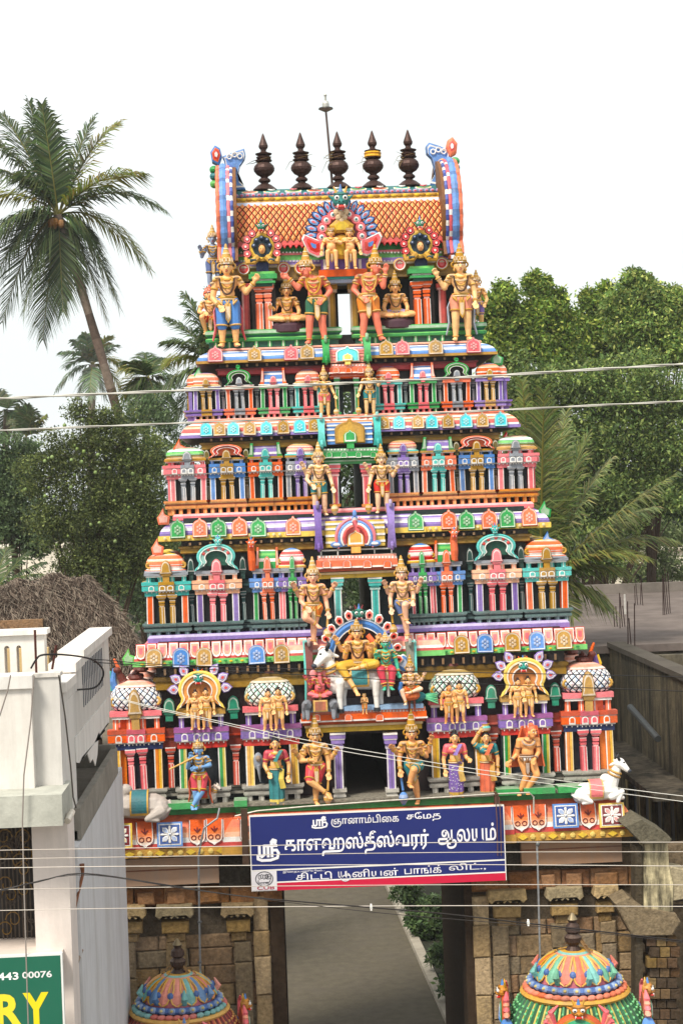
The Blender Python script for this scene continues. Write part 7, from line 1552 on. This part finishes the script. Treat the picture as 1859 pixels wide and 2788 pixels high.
wire('black looped cable over the white house parapet', ((85, 1820), (100, 1795), (118, 1783), (180, 1783), (250, 1795), (280, 1822), (279, 1848), (258, 1872), (212, 1878)), [-8.7, -8.7, -8.7, -8.4, -7.6, -7.0, -6.8, -6.8, -7.0], .011, hx('1c1a1a'))
for px, py in ((1010, 2470), (1437, 2512)):
    t = thing('cable_clip', 'small white clip on the drooping black cable, %s' % ('below the name board' if px < 1200 else 'near the right conduit'), 'clip', at(px, py, -10.83)); g = G(); g.box(-.008, .008, -.012, .012, -.03, .03, W_); g.box(-.012, .012, -.016, .016, -.012, .012, hx('c9c9c4')); ob('band', g, t, m=WIREM)
# ================================================================== trees and palms
def np_mesh(name, V, Fq, Cf, m):
    me = bpy.data.meshes.new(name); nv, nf = len(V), len(Fq)
    me.vertices.add(nv); me.vertices.foreach_set('co', V.astype(np.float32).ravel())
    me.loops.add(nf*4); me.loops.foreach_set('vertex_index', Fq.astype(np.int32).ravel())
    me.polygons.add(nf); me.polygons.foreach_set('loop_start', np.arange(0, nf*4, 4, dtype=np.int32)); me.polygons.foreach_set('loop_total', np.full(nf, 4, dtype=np.int32))
    a = me.attributes.new('Col', 'FLOAT_COLOR', 'CORNER'); c = np.ones((nf, 4), dtype=np.float32); c[:, :3] = Cf; a.data.foreach_set('color', np.repeat(c, 4, axis=0).ravel())
    me.update(); me.validate(); me.materials.append(m); return me
RN = np.random.default_rng(5)
def leaves(cen, size, cols, asp=.45, droop=.3):
    n = len(cen); d = RN.normal(size=(n, 3)); d[:, 2] -= droop; d /= np.linalg.norm(d, axis=1)[:, None]
    u = RN.normal(size=(n, 3)); u[:, 2] += .6; s = np.cross(d, u); s /= np.linalg.norm(s, axis=1)[:, None]+1e-9
    L_ = (size*RN.uniform(.6, 1.3, n))[:, None]; nr = np.cross(d, s)
    V = np.stack([cen, cen+d*L_*.5+s*L_*asp*.5+nr*L_*.06, cen+d*L_, cen+d*L_*.5-s*L_*asp*.5+nr*L_*.06], 1).reshape(-1, 3)
    Fq = np.arange(n*4).reshape(n, 4); C = np.array(cols)[RN.integers(0, len(cols), n)]*RN.uniform(.7, 1.25, (n, 1)); return V, Fq, C
def tree(name, label, base, blobs, nleaf, size, cols, Y, cat='tree', clump=16, csz=.36, trunkc=hx('4a3c30'), tr=.16, fruit=(), group=None, depth=.8, fill=.35, vari=None):
    b = Vector(base); t = thing(name, label, cat, b, group=group); B = []
    for px, py, r in blobs:
        c = at(px, py, Y)-b; k = r*((Y-CAM.y)/F); B.append((np.array(c), k))
    tot = sum(k*k for _, k in B); Vs = []; Fs = []; Cs = []; off = 0
    for c, k in B:
        n = int(nleaf*k*k/tot)
        # clumps over the surface
        q = RN.normal(size=(clump, 3)); q /= np.linalg.norm(q, axis=1)[:, None]; q[:, 2] = q[:, 2]*.9+.12; q[:, 1] *= depth
        cc = c+q*k*RN.uniform(.55, 1.15, (clump, 1)); tint = RN.uniform(.6, 1.45, clump)
        m = int(n*(1-fill)); i = RN.integers(0, clump, m); p = RN.normal(size=(m, 3))*(csz*k*.55); p[:, 2] *= .75
        P1 = cc[i]+p; m2 = n-m; p2 = RN.normal(size=(m2, 3)); p2 /= np.linalg.norm(p2, axis=1)[:, None]; P2 = c+p2*k*(RN.uniform(.2, .92, (m2, 1)))
        P_ = np.concatenate([P1, P2]); tn = np.concatenate([tint[i], np.full(m2, .85)])
        V, Fq, C = leaves(P_, size, cols); C = C*tn[:, None]; Vs.append(V); Fs.append(Fq+off); Cs.append(C); off += len(V)
    ob('crown', np_mesh('crown', np.concatenate(Vs), np.concatenate(Fs), np.concatenate(Cs), LEAF), t)
    g = G(); top = Vector(np.mean([c for c, _ in B], 0)); mid = Vector((top.x*.3, top.y, top.z*.45)); g.tube([(0, 0, -.1), mid*.5, mid, top], [tr*1.3, tr, tr*.8, tr*.3], trunkc, 8); ob('trunk', g, t, m=BARK)
    g = G()
    for c, k in B:
        c = Vector(c); g.tube([mid, (mid+c)/2+Vector((0, 0, k*.2)), c], [tr*.34, tr*.2, tr*.06], trunkc, 6)
        for _ in range(2): d = Vector(RN.normal(size=3)).normalized(); g.tube([c, c+d*k*.5, c+d*k*.9+Vector((0, 0, .1*k))], [tr*.12, tr*.08, tr*.03], trunkc, 5)
    ob('limbs', g, t, m=BARK)
    if len(fruit):
        fm = G(); fm.ell((0, 0, 0), (.065, .065, .07), hx('7f9650'), 10, 8); fm.cap((0, 0, .06), (0, 0, .1), .008, .006, trunkc); me = fm.mesh('fruit', True); me.materials.append(PAINT)
        for px, py in fruit:
            p = at(px, py, Y)-b; y0 = 0
            for c, k in B:
                dx, dz = p.x-c[0], p.z-c[2]
                if dx*dx+dz*dz < k*k*.95: y0 = min(y0, c[1]-math.sqrt(k*k-dx*dx-dz*dz)*.86)
            f = (Y+y0-CAM.y)/(Y-CAM.y); p = (CAM+(at(px, py, Y)-CAM)*f)-b; s = RN.uniform(.5, .8); ob('fruit', me, t, p, scale=(s, s, s))
    return t
G1 = [hx('566638'), hx('66743e'), hx('485632'), hx('788448'), hx('8c9656')]; G2 = [hx('749238'), hx('628030'), hx('90a640'), hx('b4bc56'), hx('56762e')]; G3 = [hx('566e44'), hx('48603a'), hx('6c824e')]; G4 = [hx('7a8c50'), hx('5f7440'), hx('94a06a')]
z2 = lambda L_, ox, oy, s: [(ox+x*s, oy+y*s, r*s) for x, y, r in L_]
# fruit tree left of the tower
b = at(230, 1600, 18); b.z = 0
fr = [(0+x*.357, 960+y*.357) for x, y in ((570, 710), (590, 735), (642, 755), (748, 780), (372, 805), (400, 797), (345, 828), (548, 820), (625, 835), (838, 880), (730, 915), (572, 932), (1014, 925), (1130, 968), (1075, 992), (195, 1043), (376, 1030), (543, 1028), (975, 1052), (347, 1095), (414, 1100), (873, 1130), (985, 1180), (695, 1312), (522, 1400), (435, 1465), (495, 555), (632, 510), (595, 465), (980, 740), (760, 1300), (880, 1440), (620, 1590), (1120, 1320))]
tree('fruit_tree', 'dense dark green fruit tree dotted with round pale green fruits left of the tower', b, z2([(610, 440, 110), (820, 520, 130), (700, 640, 200), (950, 680, 220), (480, 760, 220), (1100, 850, 200), (750, 900, 260), (350, 950, 220), (1050, 1080, 240), (600, 1180, 270), (900, 1330, 280), (380, 1280, 220), (1080, 1500, 240), (650, 1550, 260), (1180, 1250, 160), (850, 1650, 230)], 0, 960, .357), 60000, .085, G1, 18, fruit=fr, clump=22, csz=.34, tr=.2, fill=.45)
b = at(40, 1600, 24); b.z = 0
tree('broadleaf_tree', 'dull green leafy tree at the far left edge behind the fruit tree', b, z2([(60, 800, 170), (180, 740, 120), (120, 960, 200), (0, 1050, 200), (150, 1180, 220), (40, 1320, 200), (220, 1420, 200)], 0, 960, .357), 16000, .13, G3, 24, clump=18, fill=.4)
b = at(420, 1500, 26); b.z = 0
tree('broadleaf_tree', 'dark leafy tree just behind the left edge of the tower', b, [(360, 1150, 60), (440, 1130, 60), (470, 1230, 70), (400, 1260, 80), (440, 1380, 80), (390, 1480, 80), (470, 1500, 70), (350, 1600, 70), (420, 1650, 80)], 16000, .12, G3, 26, clump=18, fill=.4)
# tall trees on the right
A = z2([(470, 250, 95), (270, 350, 110), (130, 400, 90), (560, 420, 130), (380, 500, 140), (220, 560, 130), (690, 520, 120), (520, 660, 150), (330, 720, 140), (680, 760, 140), (150, 700, 120)], 1280, 700, .3693)
Bb = z2([(930, 340, 100), (1000, 440, 110), (860, 520, 130), (980, 620, 140), (830, 720, 130), (1080, 740, 120)], 1280, 700, .3693)
Cc = z2([(1180, 190, 80), (1290, 280, 120), (1130, 380, 120), (1420, 360, 120), (1300, 470, 150), (1500, 480, 120), (1180, 570, 130), (1440, 640, 150), (1280, 720, 150), (1560, 700, 130)], 1280, 700, .3693)
for nm, bl, px, Y, n in (('tall bright green tree rising next to the upper right of the tower', A, 1450, 31, 24000), ('narrow green tree between two taller trees right of the tower', Bb, 1630, 34, 14000), ('tallest green tree with a peaked crown at the right edge', Cc, 1760, 30, 22000)):
    bl = bl+[(x_+RN.uniform(-1, 1)*r_, y_-RN.uniform(.3, 1.1)*r_, r_*RN.uniform(.3, .55)) for x_, y_, r_ in bl[:7] for _ in (0, 1)]
    b = at(px, 1500, Y); b.z = 0; tree('tall_tree', nm, b, bl, int(n*1.9), .16, G2, Y, clump=16, csz=.55, tr=.2, group='tall trees right of the tower', fill=.06)
Dd = [(1400, 1060, 80), (1480, 1090, 80), (1560, 1060, 80), (1660, 1080, 90), (1760, 1060, 90), (1850, 1090, 80), (1430, 1200, 90), (1520, 1220, 90), (1620, 1200, 100), (1740, 1200, 100), (1840, 1220, 90), (1450, 1320, 80), (1560, 1330, 80), (1680, 1320, 80), (1790, 1330, 80), (1480, 1430, 70), (1600, 1430, 70), (1700, 1420, 60), (1540, 1520, 60), (1640, 1510, 50)]
b = at(1620, 1500, 36); b.z = 0; b = at(1620, 1500, 27); b.z = 0; tree('broadleaf_tree', 'broad shadowy tree filling the space below the tall trees on the right', b, Dd, 80000, .14, [hx('5c7834'), hx('4e6a2c'), hx('768c3c'), hx('8e9e48')], 27, clump=16, csz=.5, fill=.3)
Ee = [(1420, 1330, 90), (1540, 1340, 90), (1660, 1340, 90), (1780, 1330, 90), (1860, 1360, 80), (1470, 1450, 90), (1600, 1460, 90)]
b = at(1560, 1550, 33); b.z = 0; tree('broadleaf_tree', 'dark undergrowth tree behind the right palm fronds', b, Ee, 30000, .15, [hx('3a562a'), hx('304a24'), hx('4e6c34')], 33, clump=16, fill=.35)
Ff = [(1720, 1450, 50), (1790, 1440, 60), (1850, 1460, 50), (1700, 1530, 50), (1770, 1530, 60), (1840, 1540, 60), (1640, 1560, 45), (1730, 1590, 45), (1810, 1590, 50)]
b = at(1770, 1590, 40); b.z = 0; tree('pale_shrub', 'pale dusty scrub behind the flat roof on the right', b, Ff, 12000, .15, G4, 40, cat='shrub', clump=14, fill=.3)
b = at(600, 1500, 14); b.z = 0; tree('broadleaf_tree', 'leafy tree seen through the tower doorways', b, [(940, 1080, 70), (960, 1180, 70), (950, 1290, 70), (985, 1400, 70), (960, 1500, 80), (1000, 1600, 70), (900, 1240, 60), (1010, 1240, 60)], 9000, .11, G3, 14, clump=14, fill=.4)
t = thing('far_white_house', 'pale far house showing through the scrub on the right', 'house', at(1780, 1560, 60)); q0 = t.location.copy(); a, b_ = at(1660, 1480, 60), at(1930, 1480, 60); g = G(); g.box(a.x-q0.x, b_.x-q0.x, 0, 6, -q0.z, Z(1780, 1500, 60)-q0.z, hx('d8cfba')); ob('wall', g, t, m=LIME); g = G(); g.box(a.x-q0.x-.2, b_.x-q0.x+.2, -.2, 6.2, Z(1780, 1500, 60)-q0.z, Z(1780, 1496, 60)-q0.z, hx('b8ae9a')); ob('roof_edge', g, t, m=LIME)
for k, (px, py) in enumerate(((1100, 2440), (1180, 2480), (1190, 2600), (1230, 2680))):
    b = onz(px+20, py+60); tree('low_shrub', ('small shrub by the kerb just under the name board', 'scrubby bush beyond the kerb, left of the dark door jamb', 'dark bush beside the door jamb half way down', 'lowest dark bush against the door jamb')[k], b, [(px, py, 34), (px+40, py+20, 36), (px+20, py-20, 30)], 1500, .13, G3, b.y, cat='shrub', tr=.03, clump=10)
# inside the gate: shrub right of the path
b = onz(1120, 2560); tree('low_shrub', 'low dark shrub beside the path seen through the gate', b, [(1130, 2510, 28), (1170, 2540, 32), (1195, 2590, 32)], 3000, .14, G3, onz(1120, 2560).y, cat='shrub', tr=.04, clump=10)

def frond(B, T, arch, ll, n, cols, rnd, droop=.5, stem=hx('8a8440'), wid=.03):
    # one feather leaf from B to T: arched rib with two ranks of drooping leaflets
    g = G(); L_ = (T-B).length; up = Vector((0, 0, 1)); C = (B+T)/2+up*arch*L_
    bz = lambda t_: B*(1-t_)**2+C*2*t_*(1-t_)+T*t_*t_
    pts = [bz(i/10) for i in range(11)]; g.tube([p-B for p in pts], [.035*L_/3.5*(1-.085*i) for i in range(11)], stem, 5)
    for i in range(n):
        t_ = .1+.9*i/n; p = bz(t_); d = (bz(min(1, t_+.02))-bz(t_-.02)).normalized(); s = d.cross(up)
        if s.length < .15: s = Vector((1, 0, 0))
        s.normalize(); nrm = s.cross(d); l = ll*(.45+.55*math.sin(PI*min(1, .12+t_*.95)))*(1.0 if t_ < .85 else .75)
        for sg_ in (-1, 1):
            v = (s*sg_*(.95-.35*t_)+d*(.45+.5*t_)+nrm*rnd.uniform(.0, .3)).normalized()*l*rnd.uniform(.85, 1.1)
            a = p-B; m_ = a+v*.55-up*l*droop*.13; e = a+v*.96-up*l*droop*rnd.uniform(.4, .75); w_ = d*wid; c = rnd.choice(cols)
            c = tuple(q*rnd.uniform(.8, 1.2) for q in c)
            g.add([tuple(a-w_*.5), tuple(a+w_*.5), tuple(m_+w_*.6), tuple(m_-w_*.6), tuple(e)], [(0, 1, 2, 3), (3, 2, 4)], c)
    return g
def palm(label, cx, cy, Y, tips, base_px, ll, n, cols, arch=.18, tr=.16, nuts=0, seed=1, group='coconut palms', dy=1.5):
    rnd = random.Random(seed); c = at(cx, cy, Y); bs = at(*base_px, Y); bs.z = 0
    t = thing('coconut_palm', label, 'palm', bs, group=group)
    g = G(); n_ = 24; pts = []; rad = []
    for i in range(n_+1):
        u = i/n_; p = (bs-bs).lerp(c-bs, u); p.x += math.sin(u*PI)*.35*(1 if c.x < bs.x else -1); pts.append(p); rad.append(tr*(1.25-.45*u)*(1.05 if i % 2 else .95))
    g.tube(pts, rad, [hx('6a5a50'), hx('56483f'), hx('786a5e')], 9); ob('trunk', g, t, m=BARK)
    for k, tp in enumerate(tips):
        px, py = tp[:2]; ar = tp[2] if len(tp) > 2 else arch; T = at(px, py, Y+rnd.uniform(-dy, dy)); g = frond(c, T, ar, ll*rnd.uniform(.85, 1.1), n, cols if rnd.random() < .85 else [hx('8a8434'), hx('6f7a34')], rnd, droop=rnd.uniform(.45, 1.0), wid=.00082*(Y-CAM.y)); ob('frond', g, t, c-bs, m=LEAF)
    for k in range(nuts):
        a = rnd.uniform(0, 6.28); g = G(); g.ell((0, 0, 0), (.12, .12, .15), hx('9a6a34'), 8, 6); ob('coconut', g, t, c-bs+Vector((math.cos(a)*.25, math.sin(a)*.25-.1, -.25-rnd.uniform(0, .2))))
    return t
P1 = [hx('415430'), hx('506238'), hx('364a2c'), hx('5e703a'), hx('6a7850')]; P2 = [hx('52603e'), hx('64724e'), hx('445236')]; P3 = [hx('6a7c5c'), hx('7c8c6c'), hx('566a4c')]  # last set pale: distance haze put into the far palm's colours
palm('tall leaning coconut palm against the white sky at far left', 160, 585, 33, [(7, 309, .1), (80, 275, .05), (115, 282, .04), (256, 319, .12), (318, 335, .2), (444, 569, .35), (410, 734, .4), (311, 800, .35), (292, 876, .3), (325, 840, .45), (117, 927, .1), (172, 850, .2), (7, 880, .35), (-60, 690, .4), (-80, 569, .4), (-70, 459, .3), (-60, 350, .2), (-30, 800, .4), (66, 850, .25), (230, 800, .3), (380, 470, .25), (60, 480, .3), (240, 640, .3), (-90, 760, .4), (30, 690, .35)], (570, 2191), 1.5, 74, P1, tr=.17, nuts=8, seed=2)
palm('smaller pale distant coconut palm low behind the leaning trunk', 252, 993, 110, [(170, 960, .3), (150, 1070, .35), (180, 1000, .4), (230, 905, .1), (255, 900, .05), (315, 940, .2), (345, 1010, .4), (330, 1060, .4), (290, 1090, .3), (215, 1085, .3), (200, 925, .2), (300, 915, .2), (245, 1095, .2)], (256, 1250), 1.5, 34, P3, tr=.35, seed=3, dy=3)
palm('middle coconut palm with spiky fronds left of the tower', 405, 1030, 27, [(355, 985, .2), (340, 1010, .35), (330, 1090, .4), (350, 1130, .3), (395, 960, .1), (430, 975, .15), (470, 1040, .35), (480, 1120, .35), (380, 1170, .1), (440, 1160, .25), (365, 1060, .4)], (410, 1350), .9, 46, P1, tr=.13, seed=4)
palm('coconut palm right behind the left edge of the tower', 600, 1010, 12, [(505, 800, .12), (465, 870, .2), (450, 930, .3), (455, 990, .35), (440, 1060, .35), (470, 1150, .3), (560, 790, .1), (620, 800, .1), (500, 1240, .2), (700, 850, .2)], (610, 1500), .8, 66, P1, tr=.13, seed=5)
palm('small palm tops at the left frame edge behind the cables', 20, 1120, 60, [(-20, 1060, .3), (40, 1090, .35), (60, 1150, .4), (-30, 1150, .3), (10, 1200, .2), (45, 1210, .2)], (20, 1300), 1.0, 30, P2, tr=.2, seed=6)
palm('stubby upright palm clump at far left behind the cables', 72, 1190, 55, [(50, 1105, .05), (75, 1100, .03), (95, 1115, .05), (110, 1150, .1), (35, 1140, .1), (125, 1130, .1), (140, 1170, .2)], (72, 1320), .8, 26, P2, tr=.18, seed=7)
palm('coconut palm hidden behind the right of the tower, fronds fanning out', 1470, 1600, 9, [(1835, 1292, .1), (1830, 1470, .25), (1780, 1380, .2), (1700, 1560, .3), (1640, 1640, .35), (1560, 1680, .3), (1600, 1180, .12), (1540, 1120, .08), (1480, 1060, .06), (1420, 1040, .04), (1660, 1250, .16), (1430, 1200, .04), (1760, 1520, .3), (1360, 1200, .1)], (1450, 2000), 1.0, 84, [hx('6c7844'), hx('808a4e'), hx('56643a'), hx('949a5e')], tr=.15, seed=8, dy=1.0)
palm('low palm frond tops above the thatch at far left', -20, 1620, 16, [(120, 1530, .15), (150, 1570, .25), (80, 1500, .1), (20, 1490, .1), (160, 1610, .3)], (-20, 1800), .6, 44, P1, tr=.12, seed=9)
b = Vector((0, 130, 0)); bl = []
fg = RN
n = 60000; cx = RN.uniform(-90, 90, n); hgt = 9.5+2*np.sin(cx*.35)+1.5*np.sin(cx*.9+1); cz = RN.uniform(0, 1, n)**.6*hgt; cy = 110+RN.uniform(-3, 3, n)
V, Fq, C = leaves(np.stack([cx, cy, cz], 1), 1.0, [hx('5a6c40'), hx('6a7c4e'), hx('4c5e38')]); o = ob('far_wood', np_mesh('far_wood', V, Fq, C, LEAF)); o['kind'] = 'stuff'; o['label'] = 'low green wood closing the view behind the houses'; o['category'] = 'wood'

# ---- thin haze
g = G(); g.box(-160, 160, -40, 170, -1.0, 34, (1, 1, 1)); hz = ob('haze', g); hz['kind'] = 'stuff'; hz['label'] = 'thin pale haze over the whole place'; hz['category'] = 'haze'
hm = bpy.data.materials.new('haze_air'); hm.use_nodes = True; hm.node_tree.nodes.remove(hm.node_tree.nodes['Principled BSDF']); pv = hm.node_tree.nodes.new('ShaderNodeVolumePrincipled')
pv.inputs['Color'].default_value = (.95, .96, .97, 1); pv.inputs['Density'].default_value = .0004; hm.node_tree.links.new(pv.outputs[0], hm.node_tree.nodes['Material Output'].inputs['Volume'])
hz.data.materials.clear(); hz.data.materials.append(hm)
